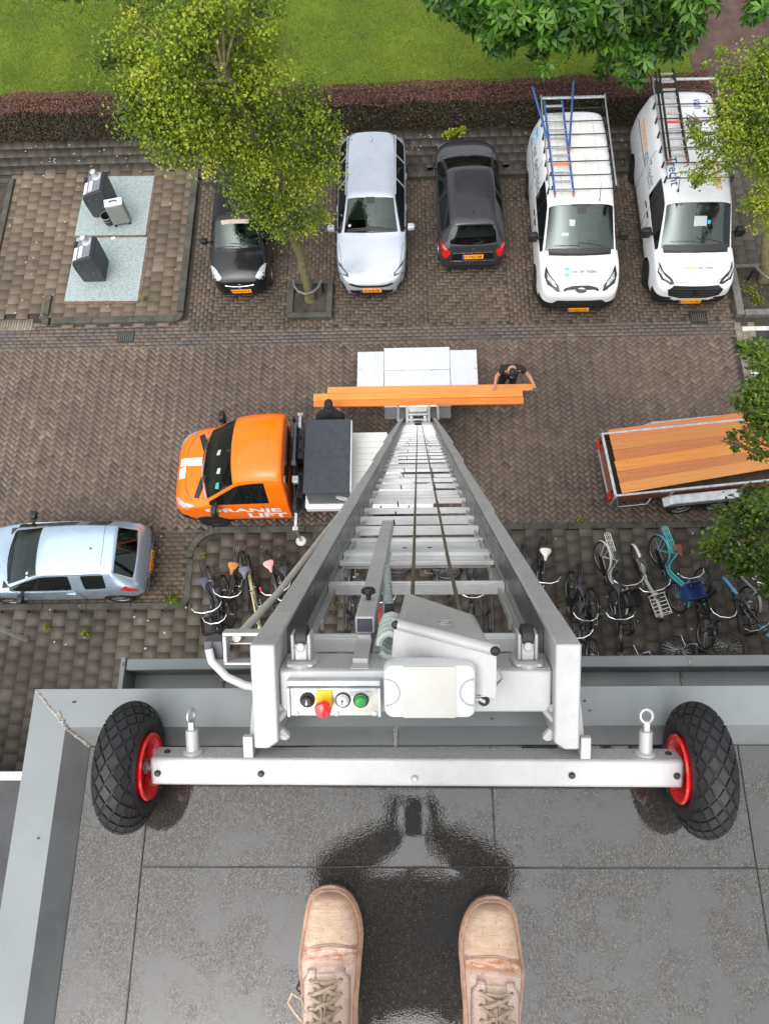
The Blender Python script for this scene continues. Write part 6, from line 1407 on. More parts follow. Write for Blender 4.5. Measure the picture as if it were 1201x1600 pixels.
    if rackc is not None:
        def rk(b):
            z = .80
            b.tube([(-.28, .06, z), (-.86, .07, z), (-.88, 0, z), (-.86, -.07, z), (-.28, -.06, z)], .009, 6)
            b.tube([(-.3, .02, z), (-.87, .025, z)], .006, 5); b.tube([(-.3, -.02, z), (-.87, -.025, z)], .006, 5)
            for x in (-.4, -.55, -.7, -.82): b.tube([(x, .065, z), (x, -.065, z)], .007, 5)
            for s in (-1, 1): b.tube([(-.72, s * .07, z), (-.5, s * .06, r + .02)], .007, 5)
        part('rear_rack', rackc, rk); part('rear_lamp', M_REDL, lambda b: b.box((-.885, 0, .74), (.02, .05, .035)))
    if front_rack:
        part('front_rack', front_rack, lambda b: (b.tube([(.42, .16, .80), (.86, .16, .80), (.86, -.16, .80), (.42, -.16, .80)], .011, 6, closed=True), [b.tube([(x, .16, .80), (x, -.16, .80)], .009, 5) for x in (.5, .58, .66, .74, .82)], [b.tube([(.84, s * .12, .80), (fa[0], s * .07, r)], .009, 5) for s in (-1, 1)], [b.tube([(.43, s * .16, .80), (.43, s * .16, .90), (.43, -s * .16, .90)], .009, 5) for s in (1,)]))
    if basket or crate:
        m = basket or crate; z0, z1 = .72, .95; x0, x1, y0 = .46, .80, .20
        def bk(b):
            for k in range(5):
                z = z0 + (z1 - z0) * k / 4; q = .02 * (1 - k / 4); hh = .012 if k < 4 else .022
                b.bx(x0 + q, x1 - q, y0 - q - .008, y0 - q, z - hh, z + hh); b.bx(x0 + q, x1 - q, -y0 + q, -y0 + q + .008, z - hh, z + hh); b.bx(x0 + q, x0 + q + .008, -y0 + q + .009, y0 - q - .009, z - hh, z + hh); b.bx(x1 - q - .008, x1 - q, -y0 + q + .009, y0 - q - .009, z - hh, z + hh)
            for i in range(9):
                x = x0 + .02 + (x1 - x0 - .04) * i / 8
                for s in (-1, 1): b.bx(x - .006, x + .006, s * (y0 - .014) - .003, s * (y0 - .014) + .003, z0, z1)
            for i in range(10):
                y = -y0 + .02 + (2 * y0 - .04) * i / 9
                for xx in (x0 + .014, x1 - .014): b.bx(xx - .003, xx + .003, y - .006, y + .006, z0, z1)
                b.bx(x0 + .02, x1 - .02, y - .006, y + .006, z0 - .006, z0 + .002)
            if crate: b.bx(x0 + .02, x1 - .02, -y0 + .02, y0 - .02, z0 - .012, z0 - .007)
            b.tube([(.42, 0, .78), (x0 + .02, 0, .76)], .012, 6); b.tube([(x1 - .1, .08, z0), (fa[0], .07, r)], .006, 5); b.tube([(x1 - .1, -.08, z0), (fa[0], -.07, r)], .006, 5)
        part('basket' if basket else 'crate', m, bk)
    part('kickstand', M_GALV, lambda b: b.tube([(-.3, .05, .27), (-.34, .12, .05)], .008, 5))
    return t
def bike_px(label, rack, handle, zr=.80, zh=1.04, **k):
    a, b_ = at(*rack, zr), at(*handle, zh); d = (b_ - a); d.z = 0; d.normalize()
    p = a + d * .80; p.z = .046
    q = b_ - d * .33; p = Vector(((p.x + q.x) / 2, (p.y + q.y) / 2, .046))
    return bike(label, p, math.atan2(d.y, d.x), **k)
WB = (.62, .62, .58); TQ = (.06, .46, .50); BK = (.014, .014, .015); CR = (.52, .48, .27)
M_RKB = M_BLACK; M_RKW = mat('white_rack', (.66, .66, .62), .4); M_RKT = mat('turquoise_rack', (.10, .55, .60), .35)
M_REDG = mat('red_grips', (.55, .07, .04), .6); M_BLUEC = mat('blue_crate', (.02, .06, .22), .45); M_REDC = mat('red_crate', (.62, .02, .025), .45); M_WGUARD = mat('white_guard', (.66, .66, .62), .35)
bike_px('black bicycle with navy saddle and a wide black basket, farthest left in the row', (318, 884), (324, 948), saddle='navy', rackc=M_RKB, basket=M_BLACK, step=True, col=(.05, .06, .09), barw=.31)
bike_px('black bicycle with orange tan saddle and chrome bars', (371, 868), (357, 916), saddle='tan', rackc=M_RKB, barw=.30)
bike_px('cream framed bicycle without a saddle, standing between the tan and pink saddles', (390, 895), (398, 962), zr=.55, saddle=None, rackc=None, col=CR, bar=False)
bike_px('dark bicycle with grey saddle squeezed behind the cream frame', (382, 868), (384, 930), saddle='grey', rackc=M_RKB, bar=False)
bike_px('black bicycle with heart-shaped pink saddle and red grips', (414, 860), (432, 918), saddle='pink', rackc=M_RKB, basket=M_BLACK, grips=M_REDG, barw=.32)
bike_px('black bicycle seen between the ladder rungs, just right of the left ladder rail', (500, 850), (496, 898), saddle='black', rackc=M_RKB, barw=.27)
bike_px('dark bicycle below the square boom tube', (548, 850), (546, 905), saddle='black', rackc=M_RKB, barw=.27)
bike_px('bicycle with a bright red crate on its front, seen behind the coiled hose', (600, 868), (598, 932), saddle='black', rackc=M_RKB, crate=M_REDC, barw=.27)
bike_px('black bicycle lying across the rack under the ladder', (700, 890), (655, 880), saddle='black', rackc=M_RKB, lean=R(20), barw=.26)
bike_px('dark bicycle seen above the winch cover', (700, 935), (690, 985), saddle='black', rackc=None, barw=.24)
bike_px('dark bicycle seen between winch cover and right ladder rail', (735, 855), (738, 930), saddle='black', rackc=M_RKB, barw=.26)
bike_px('black bicycle with white saddle beside the right ladder rail', (850, 850), (852, 890), saddle='white', rackc=M_RKB, barw=.30)
bike_px('black bicycle half hidden by the right ladder rail', (818, 862), (822, 905), saddle='black', rackc=M_RKB, barw=.24, lean=R(-6))
bike_px('white step-through bicycle with black basket', (938, 850), (962, 905), saddle='black', rackc=M_RKW, basket=M_BLACK, step=True, col=WB, lean=R(-14), guard=M_WGUARD, barw=.34)
bike_px('black bicycle with large wheel behind the white one with black basket', (915, 885), (925, 945), saddle=None, rackc=None, bar=False, lean=R(8))
bike_px('white bicycle with white rear mudguard and white front carrier', (1003, 855), (1030, 905), saddle='black', rackc=None, front_rack=M_RKW, step=True, col=WB, lean=R(8), guard=M_WGUARD, barw=.32)
bike_px('turquoise bicycle with brown saddle and blue crate', (1026, 838), (1058, 898), saddle='brown', rackc=M_RKT, crate=M_BLUEC, step=True, col=TQ, lean=R(-16), barw=.32)
bike('black bicycle leaning low in the rack in front of the white ones', at(935, 985, .1), R(-95), lean=R(35), saddle='black', rackc=M_RKB, col=BK, barw=.3)
bike('black bicycle fallen on its side by the building', at(1010, 1003, .12), R(12), lean=R(74), saddle='black', rackc=M_RKB, col=BK)
bike('dark green bicycle lying on its side with a wire basket', at(1085, 992, .12), R(4), lean=R(70), saddle='black', rackc=M_RKB, col=(.03, .055, .03), basket=M_STEEL)
bike_px('grey and white bicycle standing under the leaves at the right edge', (1150, 850), (1175, 895), saddle='grey', rackc=None, col=(.35, .36, .37), lean=R(-10), barw=.26)
bike('bicycle with light blue mudguard at the right edge', at(1168, 955, .25), R(-60), lean=R(24), saddle='black', rackc=None, col=BK, guard=mat('blue_guard', (.12, .36, .62), .35))
bike('black bicycle leaning in the rack at the left end of the wall', at(470, 985, .1), R(-100), lean=R(18), saddle='black', rackc=M_RKB, col=BK, barw=.26)
bike_px('black bicycle tightly between the navy saddle and the cream frame', (345, 900), (343, 962), saddle='black', rackc=M_RKB, barw=.25, lean=R(5))
bike_px('black bicycle standing behind the pink saddle by the guide pole', (440, 868), (452, 928), saddle='black', rackc=M_RKB, barw=.27)
bike_px('dark bicycle in the gap left of the white bicycle with black basket', (892, 895), (900, 958), saddle='black', rackc=M_RKB, barw=.26, lean=R(-10))
bike_px('dark bicycle pressed between the two white bicycles', (975, 895), (985, 955), saddle='black', rackc=M_RKB, barw=.28, lean=R(12))
bike_px('black bicycle right of the blue crate', (1100, 890), (1112, 950), saddle='black', rackc=M_RKB, barw=.28, lean=R(-12))
# hoops that hold the bicycles
def rackhoop(px, py, label):
    t = thing('cycle_rack', label, 'cycle rack', at(px, py, .046), 0, 'cycle racks on the pavement')
    b = MB(); b.tube([(0, .0, 0), (0, -.02, .55), (0, -.15, .68), (0, -.45, .62), (0, -.50, .4), (0, -.45, .0)], .022, 8); b.build('hoop', M_STEEL, t)
    b = MB(); b.bx(-.14, -.10, -.4, .5, .0, .04); b.bx(.10, .14, -.4, .5, .0, .04); b.tube([(-.06, -.36, .04), (-.06, -.42, .42), (-.06, -.30, .44), (-.06, -.24, .04)], .010, 6); b.tube([(.06, -.36, .04), (.06, -.42, .42), (.06, -.30, .44), (.06, -.24, .04)], .010, 6); b.build('wheel_holder', M_STEEL, t)
for px, lb in ((350, 'second bicycle from the left'), (455, 'left ladder rail'), (545, 'boom tube'), (640, 'winch cover'), (760, 'right ladder rail, under the ladder'), (975, 'white bicycle with black basket'), (1100, 'blue crate'), (1160, 'blue mudguard')):
    rackhoop(px, 960, 'dark steel wheel holder of the cycle rack beside the ' + lb)
b = MB()
for px in (500, 520): pass
t = thing('plastic_bag', 'white plastic bag hanging on a bicycle under the ladder', 'bag', at(612, 878, 1.0)); b = MB()
rr = random.Random(8); rings = []
for z, w_ in ((0, .03), (-.04, .07), (-.14, .11), (-.26, .12), (-.32, .07), (-.33, .01)): rings.append([(w_ * math.cos(a) * rr.uniform(.85, 1.15), .6 * w_ * math.sin(a) * rr.uniform(.8, 1.2), z) for a in [2 * PI * k / 12 for k in range(12)]])
b.loft(rings); b.build('bag', M_WHITEV, t, smooth=50)

# ================================================================ trees
def tree(label, base, trunk, clusters, n, leaf, lm, seedv, r0=.13, group=None, z0=0., twig=(.10, .10, .05), name='street_tree', drop=0, asp=.62, bunch=0):
    rg = np.random.default_rng(seedv); rd = random.Random(seedv)
    base = Vector(base); t = thing(name, label, 'tree', (base.x, base.y, z0), 0, group); O = Vector((base.x, base.y, z0))
    tr = [Vector(p) - O for p in trunk]; b = MB(); m = len(tr)
    pts = []; 
    for i in range(m - 1):
        for k in range(4):
            q = tr[i].lerp(tr[i + 1], k / 4); pts.append(q + Vector((rd.uniform(-.02, .02), rd.uniform(-.02, .02), 0)))
    pts.append(tr[-1]); b.tube(pts, [r0 * (1.25 if i == 0 else 1) * (1 - .6 * i / len(pts)) for i in range(len(pts))], 12); b.build('trunk', M_BARK, t, smooth=60)
    lb = MB(); P = []; Nn = []; TT = []
    tot = sum(c[3] ** 2 * (c[4] if len(c) > 4 else 1) for c in clusters)
    for c in clusters:
        cc = Vector(c[:3]) - O; rad = c[3]
        k = min(range(len(pts)), key=lambda i: (pts[i] - cc).length + (0 if pts[i].z < cc.z else 1.5)); s_ = pts[k]
        mid = s_.lerp(cc, .5) + Vector((rd.uniform(-.15, .15), rd.uniform(-.15, .15), rd.uniform(-.05, .25)))
        lb.tube([s_, mid, cc, cc + (cc - mid) * .7 * rad], [r0 * .34, r0 * .22, r0 * .12, .006], 6)
        for _ in range(7):
            d = Vector((rd.gauss(0, 1), rd.gauss(0, 1), rd.gauss(0, .7))).normalized() * rad * rd.uniform(.6, 1.05); lb.tube([cc.lerp(mid, rd.uniform(0, .5)), cc + d * .55 + Vector((0, 0, .05)), cc + d], [.016, .010, .003], 4)
        nc = int(n * rad ** 2 * (c[4] if len(c) > 4 else 1) / tot)
        sub = max(3, int(nc / 42)); u = rg.normal(0, 1, (sub, 3)); u /= np.linalg.norm(u, axis=1, keepdims=True)
        sc = np.array(cc)[None] + u * (rad * (rg.random((sub, 1)) ** .42)) * np.array([1, 1, .8])
        idx = rg.integers(0, sub, nc); spread = rad * .24
        p = sc[idx] + rg.normal(0, spread, (nc, 3)) * np.array([1, 1, .6]); p[:, 2] -= drop * np.abs(rg.normal(0, 1, nc))
        P.append(p); TT.append((rg.normal(0, .17, sub)[idx])); d = p - np.array(cc); d /= np.maximum(np.linalg.norm(d, axis=1, keepdims=True), .01)
        Nn.append(d * .35 + rg.normal(0, .45, (nc, 3)) + np.array([0, 0, .75]))
    lb.build('branches', M_BARK, t, smooth=60)
    P = np.concatenate(P); Nn = np.concatenate(Nn); tint = np.clip(rg.normal(.48, .13, len(P)) + np.concatenate(TT) + .10 * np.sin(P[:, 0] * 3 + P[:, 2] * 2), 0, 1)
    if bunch:
        k = bunch; P2 = np.repeat(P, k, 0); N2 = np.repeat(Nn, k, 0); N2 /= np.linalg.norm(N2, axis=1, keepdims=True)
        tt = rg.normal(0, 1, P.shape); tt -= Nn / np.linalg.norm(Nn, axis=1, keepdims=True) * ((tt * Nn).sum(1) / np.linalg.norm(Nn, axis=1))[:, None]; tt /= np.linalg.norm(tt, axis=1, keepdims=True)
        T2 = np.repeat(tt, k, 0); S2 = np.cross(N2, T2); ang = np.tile(np.linspace(-2.0, 2.0, k), len(P)) + rg.normal(0, .12, len(P2))
        D = T2 * np.cos(ang)[:, None] + S2 * np.sin(ang)[:, None]; L = (leaf * rg.uniform(.75, 1.2, len(P2)))[:, None]; Sd = np.cross(N2, D)
        V = np.zeros((len(P2), 4, 3)); V[:, 0] = P2; V[:, 1] = P2 + D * L * .62 + Sd * L * .19 - N2 * L * .05; V[:, 2] = P2 + D * L - N2 * L * .32; V[:, 3] = P2 + D * L * .62 - Sd * L * .19 - N2 * L * .05
        tint = np.clip(np.repeat(tint, k) + rg.normal(0, .06, len(P2)), 0, 1)
    else: V = leaf_quads(P, Nn, leaf * rg.uniform(.65, 1.25, len(P)), asp, rg)
    bulk('crown', V, lm, t, tint)
    return t
def cl(px, py, z, r, w_=1):
    p = at(px, py, z); return (p.x, p.y, p.z, r, w_)
LM1 = leafmat('yellow_green_leaf', ['#30450d', '#526c11', '#768e16', '#98a822', '#bcb842'], .35)
LM2 = leafmat('mid_green_leaf', ['#2a3d10', '#3d5a16', '#56741c', '#74902a', '#8f9c38'], .35)
LM3 = leafmat('chestnut_leaf', ['#20380f', '#335716', '#47701d', '#5f8c2a', '#7ba23f'], .3)
bs = at(485, 470, 0)
tree('street tree with yellow-green crown in the square planter between black and pearl cars', bs, [bs + Vector((0, 0, .05)), at(470, 400, 1.4), at(452, 350, 2.4), at(420, 260, 4.2), at(380, 170, 6.0), at(350, 110, 7.0)],
     [cl(455, 355, 2.5, .45, .7), cl(490, 340, 2.7, .4, .6), cl(425, 330, 3.0, .5), cl(400, 300, 3.5, .6), cl(470, 290, 3.4, .6), cl(500, 260, 3.9, .5), cl(515, 235, 4.2, .45), cl(440, 235, 4.3, .7), cl(385, 245, 4.6, .7), cl(490, 185, 4.8, .6), cl(480, 150, 5.2, .45), cl(420, 185, 5.2, .7), cl(350, 215, 5.2, .75), cl(300, 220, 5.4, .6), cl(255, 205, 5.6, .55), cl(370, 150, 6.0, .75), cl(300, 160, 6.2, .75), cl(235, 165, 6.2, .6), cl(330, 100, 6.8, .75), cl(250, 110, 6.8, .65), cl(395, 95, 6.6, .6), cl(290, 60, 7.3, .6), cl(190, 75, 6.9, .5, .7), cl(175, 115, 6.6, .35, .6), cl(330, 40, 7.6, .45, .6), cl(390, 50, 7.2, .4, .6), cl(215, 135, 6.5, .5), cl(300, 22, 7.9, .5), cl(400, 25, 7.5, .45), cl(215, 45, 7.2, .4, .7), cl(350, 5, 7.9, .4, .7)],
     42000, .070, LM1, 11, .12)
bs = at(1192, 440, .05)
tree('street tree with hoop guard right of the vans, its crown reaching over the last van', bs, [bs, at(1200, 330, 1.6), at(1205, 230, 3.0), at(1200, 150, 4.3)],
     [cl(1100, 265, 3.6, .35, .8), cl(1080, 215, 3.9, .3, .7), cl(1075, 190, 4.0, .25, .5), cl(1130, 230, 3.8, .5), cl(1170, 220, 3.9, .6), cl(1150, 170, 4.3, .6), cl(1190, 140, 4.6, .6), cl(1140, 120, 4.7, .35, .7), cl(1180, 95, 5.0, .45), cl(1195, 260, 3.4, .45), cl(1120, 95, 4.9, .25, .6), cl(1230, 180, 4.2, .8), cl(1090, 285, 3.5, .2, .7), cl(1185, 335, 2.8, .4), cl(1205, 300, 3.0, .4)],
     15000, .070, LM1, 12, .12)
bs = Vector((8.6, 4.9, 0))
tree('street tree on the near pavement, branch tips reaching in at the right edge', bs, [bs, bs + Vector((-.1, 0, 2)), bs + Vector((-.5, .1, 3.6)), bs + Vector((-1, .2, 5))],
     [cl(1175, 665, 4.6, .30, .8), cl(1138, 692, 4.5, .16, .7), cl(1195, 695, 4.6, .30, .8), cl(1150, 635, 4.7, .16, .6), cl(1190, 630, 4.9, .45), cl(1180, 560, 5.2, .3), cl(1200, 590, 5.1, .4), cl(1165, 540, 5.2, .18, .6), cl(1150, 815, 4.0, .35), cl(1120, 855, 3.9, .3), cl(1180, 850, 4.0, .45), cl(1190, 790, 4.2, .40), cl(1155, 890, 3.7, .25), cl(1200, 910, 3.6, .3), cl(1275, 700, 4.8, .5), cl(1290, 850, 4.5, .5)],
     9000, .085, LM2, 13, .15)
bs = Vector((4.6, 21.5, 0))
tree('chestnut tree on the lawn with large drooping fingered leaves, at the top edge', bs, [bs, bs + Vector((0, -.1, 2.4)), bs + Vector((0, -.4, 4.2)), bs + Vector((0, -.5, 6))],
     [cl(730, 10, 3.6, .45, .6), cl(790, 40, 3.4, .5), cl(850, 50, 3.5, .5), cl(770, 15, 3.9, .5), cl(900, 25, 3.8, .7), cl(960, 50, 3.5, .6), cl(1010, 70, 3.3, .5), cl(1050, 50, 3.5, .55), cl(1000, 95, 3.0, .4, .8), cl(1060, 20, 3.9, .5), cl(840, 85, 2.9, .3, .6), cl(1180, 5, 3.8, .4, .6), cl(820, -20, 4.4, .9), cl(960, -20, 4.6, 1.0), cl(700, -30, 4.4, .8), cl(1050, -40, 4.6, .9), cl(940, 100, 2.8, .25, .5)],
     3600, .26, LM3, 14, .2, None, 0, name='chestnut_tree', drop=.06, bunch=5)
bs = Vector((-8.8, 25.2, 0))
tree('dark leafy tree on the lawn, lowest twigs at the top left edge', bs, [bs, bs + Vector((0, 0, 2.5)), bs + Vector((0, 0, 4.5))],
     [cl(150, -14, 2.2, .5), cl(110, -10, 2.0, .35), cl(185, -6, 2.0, .3), cl(60, -30, 2.6, .7), cl(210, -40, 3.0, .9)], 2500, .1, LM2, 15, .15)
bs = Vector((-5.3, 23.0, 0))
tree('light green young tree on the lawn behind the yellow-green street tree', bs, [bs, bs + Vector((0, -.1, 1.5)), bs + Vector((0, -.2, 3))],
     [cl(260, 20, 1.6, .7), cl(330, 15, 1.8, .7), cl(390, 30, 1.4, .5), cl(210, 30, 1.3, .45), cl(290, -10, 2.2, .9)], 6000, .075, LM2, 16, .07)

# planter with hoop guard
def guard(loc, rz, label):
    t = thing('tree_guard', label, 'tree guard', loc, rz, 'hoop guards round the tree trunks')
    pts = [(-.36, .12, .04), (-.36, .12, .42), (-.36, .10, .52), (-.30, -.12, .55), (-.18, -.28, .56), (0, -.35, .56), (.18, -.28, .56), (.30, -.12, .55), (.36, .10, .52), (.36, .12, .42), (.36, .12, .04)]
    b = MB(); b.tube(pts[1:-1], .032, 10); b.build('hoop', mat('guard_grey', (.17, .175, .18), .35, .4, .25, 10), t)
    for s in (-1, 1):
        b = MB(); b.tube([(s * .36, .12, .0), (s * .36, .12, .43)], .034, 8); b.build('post', M_BLACK, t)
    return t
guard((-2.5, 12.22, .03), R(-3), 'grey hoop guard round the trunk in the square planter'); guard((9.02, 12.35, .03), R(4), 'grey hoop guard round the trunk right of the last van')
t = thing('square_planter', 'square concrete bordered tree pit with dark soil between parked cars', 'planter', (-2.47, 12.1, 0), R(-.6)); w_, d_ = .57, .58
for (x0, x1, y0, y1) in ((-w_, w_, -d_, -d_ + .14), (-w_, w_, d_ - .14, d_), (-w_, -w_ + .14, -d_ + .143, d_ - .143), (w_ - .14, w_, -d_ + .143, d_ - .143)):
    b = MB(); b.bx(x0, x1, y0, y1, -.03, .14); b.build('border', M_KERBD, t, bevel=.012)
b = MB(); b.bx(-w_ + .143, w_ - .143, -d_ + .143, d_ - .143, -.02, .07); b.build('soil', M_SOIL, t, smooth=0)
def weeds(name, label, spots, n, h, lm, seedv, kind='stuff'):
    rg = np.random.default_rng(seedv); P = []; T = []
    for x, y, z, r in spots:
        p = np.c_[rg.normal(x, r * .5, n), rg.normal(y, r * .5, n), z + np.abs(rg.normal(0, h * .5, n))]; P.append(p)
    P = np.concatenate(P); V = leaf_quads(P, rg.normal(0, .5, P.shape) + np.array([0, 0, .7]), rg.uniform(.03, .07, len(P)), .45, rg)
    o = bulk(name, V, lm, None, rg.random(len(P))); tag(o, label, 'weeds', None, kind); return o
s_ = lambda px, py, z=.05, r=.1: (*at(px, py, z)[:2], z, r)
weeds('weeds', 'low green weeds and moss growing in the paving joints', [s_(268, 935, .02, .16), s_(275, 942, .02, .1), s_(318, 868, .06, .05), s_(1168, 455, .06, .3), s_(1180, 470, .06, .2), s_(215, 905, .02, .05), s_(135, 990, .06, .06), s_(75, 980, .06, .05), s_(690, 470, .01, .02), s_(905, 812, .06, .06), s_(225, 468, .06, .04)], 130, .09, LM1, 21)
weeds('leaf_litter', 'dry brown leaves and stalks lying on the dark paving by the bicycles', [s_(1075, 930, .06, .4), s_(870, 940, .06, .25), s_(1130, 960, .06, .4), s_(1190, 980, .06, .3), s_(262, 925, .02, .3), s_(590, 960, .06, .3), s_(520, 945, .06, .25), s_(1180, 340, .09, .5), s_(1160, 420, .09, .3)], 60, .03, leafmat('dry_leaf', ['#2c2014', '#4a3520', '#6a4a26', '#7d6a3a', '#5d5a2a'], .1), 22)
rg = np.random.default_rng(5); o_ = at(712, 208, .1); t = thing('fallen_twig', 'fresh green leafy twig lying on the dark path in front of the graphite hatchback', 'twig', o_)
b = MB(); b.tube([(-.25, -.1, .03), (.05, .0, .05), (.45, .12, .03)], [.012, .009, .004], 6); b.build('stem', M_BARK, t)
n = 220; k = rg.random(n); P = np.c_[-.3 + .55 * k + rg.normal(0, .05, n), -.12 + .2 * k + rg.normal(0, .06, n), .03 + np.abs(rg.normal(0, .04, n))]
bulk('leaves', leaf_quads(P, rg.normal(0, .5, P.shape) + np.array([0, 0, .8]), rg.uniform(.05, .1, n), .6, rg), LM1, t, rg.random(n) * .6 + .4)
n = 420; P = np.c_[rg.uniform(-11, 11, n), np.zeros(n), np.zeros(n)]; zone = rg.random(n)
P[:, 1] = np.where(zone < .45, rg.uniform(16.3, 17.6, n), np.where(zone < .7, rg.uniform(11.8, 16.5, n), rg.uniform(3, 5.8, n))); P[:, 2] = np.where((P[:, 1] > 16.2), .075, .055)
P[:, 0] = np.where((zone >= .45) & (zone < .7), np.where(rg.random(n) < .6, rg.uniform(-10.8, -6, n), rg.uniform(8.5, 11, n)), P[:, 0]); P[:, 2] += .004
tag(bulk('droppings', leaf_quads(P, np.tile([0, 0, 1.0], (n, 1)) + rg.normal(0, .1, (n, 3)), rg.uniform(.02, .07, n), .8, rg), mat('pale_specks', (.42, .40, .34), .9), None, rg.random(n)), 'pale bird droppings and specks scattered over the pavements', 'droppings', kind='stuff')
# ================================================================ people
def skin_mesh(name, joints, edges, m, parent=None, sub=2, smooth=60):
    """joints: {key: ((x, y, z), radius or (rx, ry))}; the first one is the root"""
    keys = list(joints); me = bpy.data.meshes.new(name)
    me.from_pydata([joints[k][0] for k in keys], [(keys.index(a), keys.index(b)) for a, b in edges], [])
    o = bpy.data.objects.new(name, me); C.objects.link(o)
    sk = o.modifiers.new('skin', 'SKIN'); sk.use_smooth_shade = True; sk.branch_smoothing = .4
    for i, k in enumerate(keys):
        r = joints[k][1]; r = r if isinstance(r, tuple) else (r, r)
        me.skin_vertices[0].data[i].radius = r; me.skin_vertices[0].data[i].use_root = (i == 0)
    sb = o.modifiers.new('sub', 'SUBSURF'); sb.levels = sub; sb.render_levels = sub
    dg = bpy.context.evaluated_depsgraph_get(); dg.update(); em = bpy.data.meshes.new_from_object(o.evaluated_get(dg))
    bpy.data.objects.remove(o); bpy.data.meshes.remove(me); em.materials.clear(); em.materials.append(m)
    return link(name, em, parent, smooth)
def chain(*ks): return [(ks[i], ks[i + 1]) for i in range(len(ks) - 1)]
def hand_joints(J, E, wrist, dirv, side, pre, spread=.011, curl=.35, palm=.026, down=Vector((0, 0, -1))):
    """palm, four bent fingers of different lengths and a thumb, added to a skeleton"""
    d = Vector(dirv).normalized(); s = Vector(side).normalized(); w = Vector(wrist); dwn = down
    pc = w + d * .055; J[pre + 'p'] = (tuple(pc), (palm, .016)); E.append((pre + 'w', pre + 'p'))
    for i, (o, L) in enumerate(((-1.5, .062), (-.5, .074), (.5, .080), (1.5, .070))):
        k0 = w + d * .095 + s * o * .019; k1 = k0 + (d * (1 - curl * .5) + dwn * curl * .5 + s * o * .06).normalized() * L * .5; k2 = k1 + (d * (1 - curl) + dwn * curl).normalized() * L * .5
        for n_, q, r in (('a', k0, .0095), ('b', k1, .0085), ('c', k2, .0065)): J[pre + str(i) + n_] = (tuple(q), r)
        E.append((pre + 'p', pre + str(i) + 'a')); E += chain(pre + str(i) + 'a', pre + str(i) + 'b', pre + str(i) + 'c')
    t0 = w + d * .035 + s * .034; t1 = t0 + (d * .6 + s * .8).normalized() * .035; t2 = t1 + (d * .9 + s * .25 + dwn * .3).normalized() * .03
    for n_, q, r in (('ta', t0, .012), ('tb', t1, .0095), ('tc', t2, .007)): J[pre + n_] = (tuple(q), r)
    E += [(pre + 'p', pre + 'ta')] + chain(pre + 'ta', pre + 'tb', pre + 'tc')
M_HAIRD = mat('dark_hair', (.018, .015, .013), .7, 0, .4, 30, bump=.5, bscale=80)
def head_parts(root, c, look, up, hairm):
    """face, ears and hair on a head at c that looks along look"""
    look = Vector(look).normalized(); up = Vector(up); rt_ = look.cross(up).normalized(); up = rt_.cross(look).normalized(); c = Vector(c)
    P = lambda a, b_, e: c + look * a + rt_ * b_ + up * e
    b = MB()
    rings = []
    for j in range(9):
        th = PI * .62 * j / 8; rr_ = math.sin(th); rings.append([P(-.012 + .108 * rr_ * math.cos(a) - (.01 if math.cos(a) > 0 else 0), .084 * rr_ * math.sin(a), .02 + .112 * math.cos(th) + (.03 if math.cos(a) > .3 and th > 1.0 else 0)) for a in [2 * PI * k / 18 for k in range(18)]])
    b.loft(rings, caps=True); b.build('hair', hairm, root, smooth=70)
def face_on(b, c, look, up):
    look = Vector(look).normalized(); up = Vector(up); rt_ = look.cross(up).normalized(); up = rt_.cross(look).normalized(); c = Vector(c)
    return lambda a, b_, e: tuple(c + look * a + rt_ * b_ + up * e)
def person(label, J, E, loc, clothes, hair=M_HAIRD, head=None, group=None, skin=None):
    t = thing('person', label, 'person', loc, 0, group); O = Vector(loc)
    Js = {k: (tuple(Vector(p) - O), r) for k, (p, r) in J.items()}
    skin_mesh('body', Js, E, skin or M_SKIN, t, 2)
    for nm, jj, ee, m in clothes: skin_mesh(nm, {k: (tuple(Vector(p) - O), r) for k, (p, r) in jj.items()}, ee, m, t, 2)
    if head:
        c, look, up = head; head_parts(t, Vector(c) - O, look, up, hair)
        F = face_on(None, Vector(c) - O, look, up); b = MB()
        for s in (-1, 1): b.ball(F(.088, s * .032, .0), .011, 8, 6)
        b.build('eyes', M_WHITEV, t); b = MB(); b.tube([F(.094, 0, .01), F(.112, 0, -.035), F(.098, 0, -.045)], [.009, .014, .008], 7); b.tube([F(.086, -.026, -.068), F(.095, 0, -.066), F(.086, .026, -.068)], .006, 6)
        for s in (-1, 1): b.ball(F(-.005, s * .082, -.005), (.018, .012, .03), 8, 6)
        b.build('face', skin or M_SKIN, t, smooth=60)
    return t
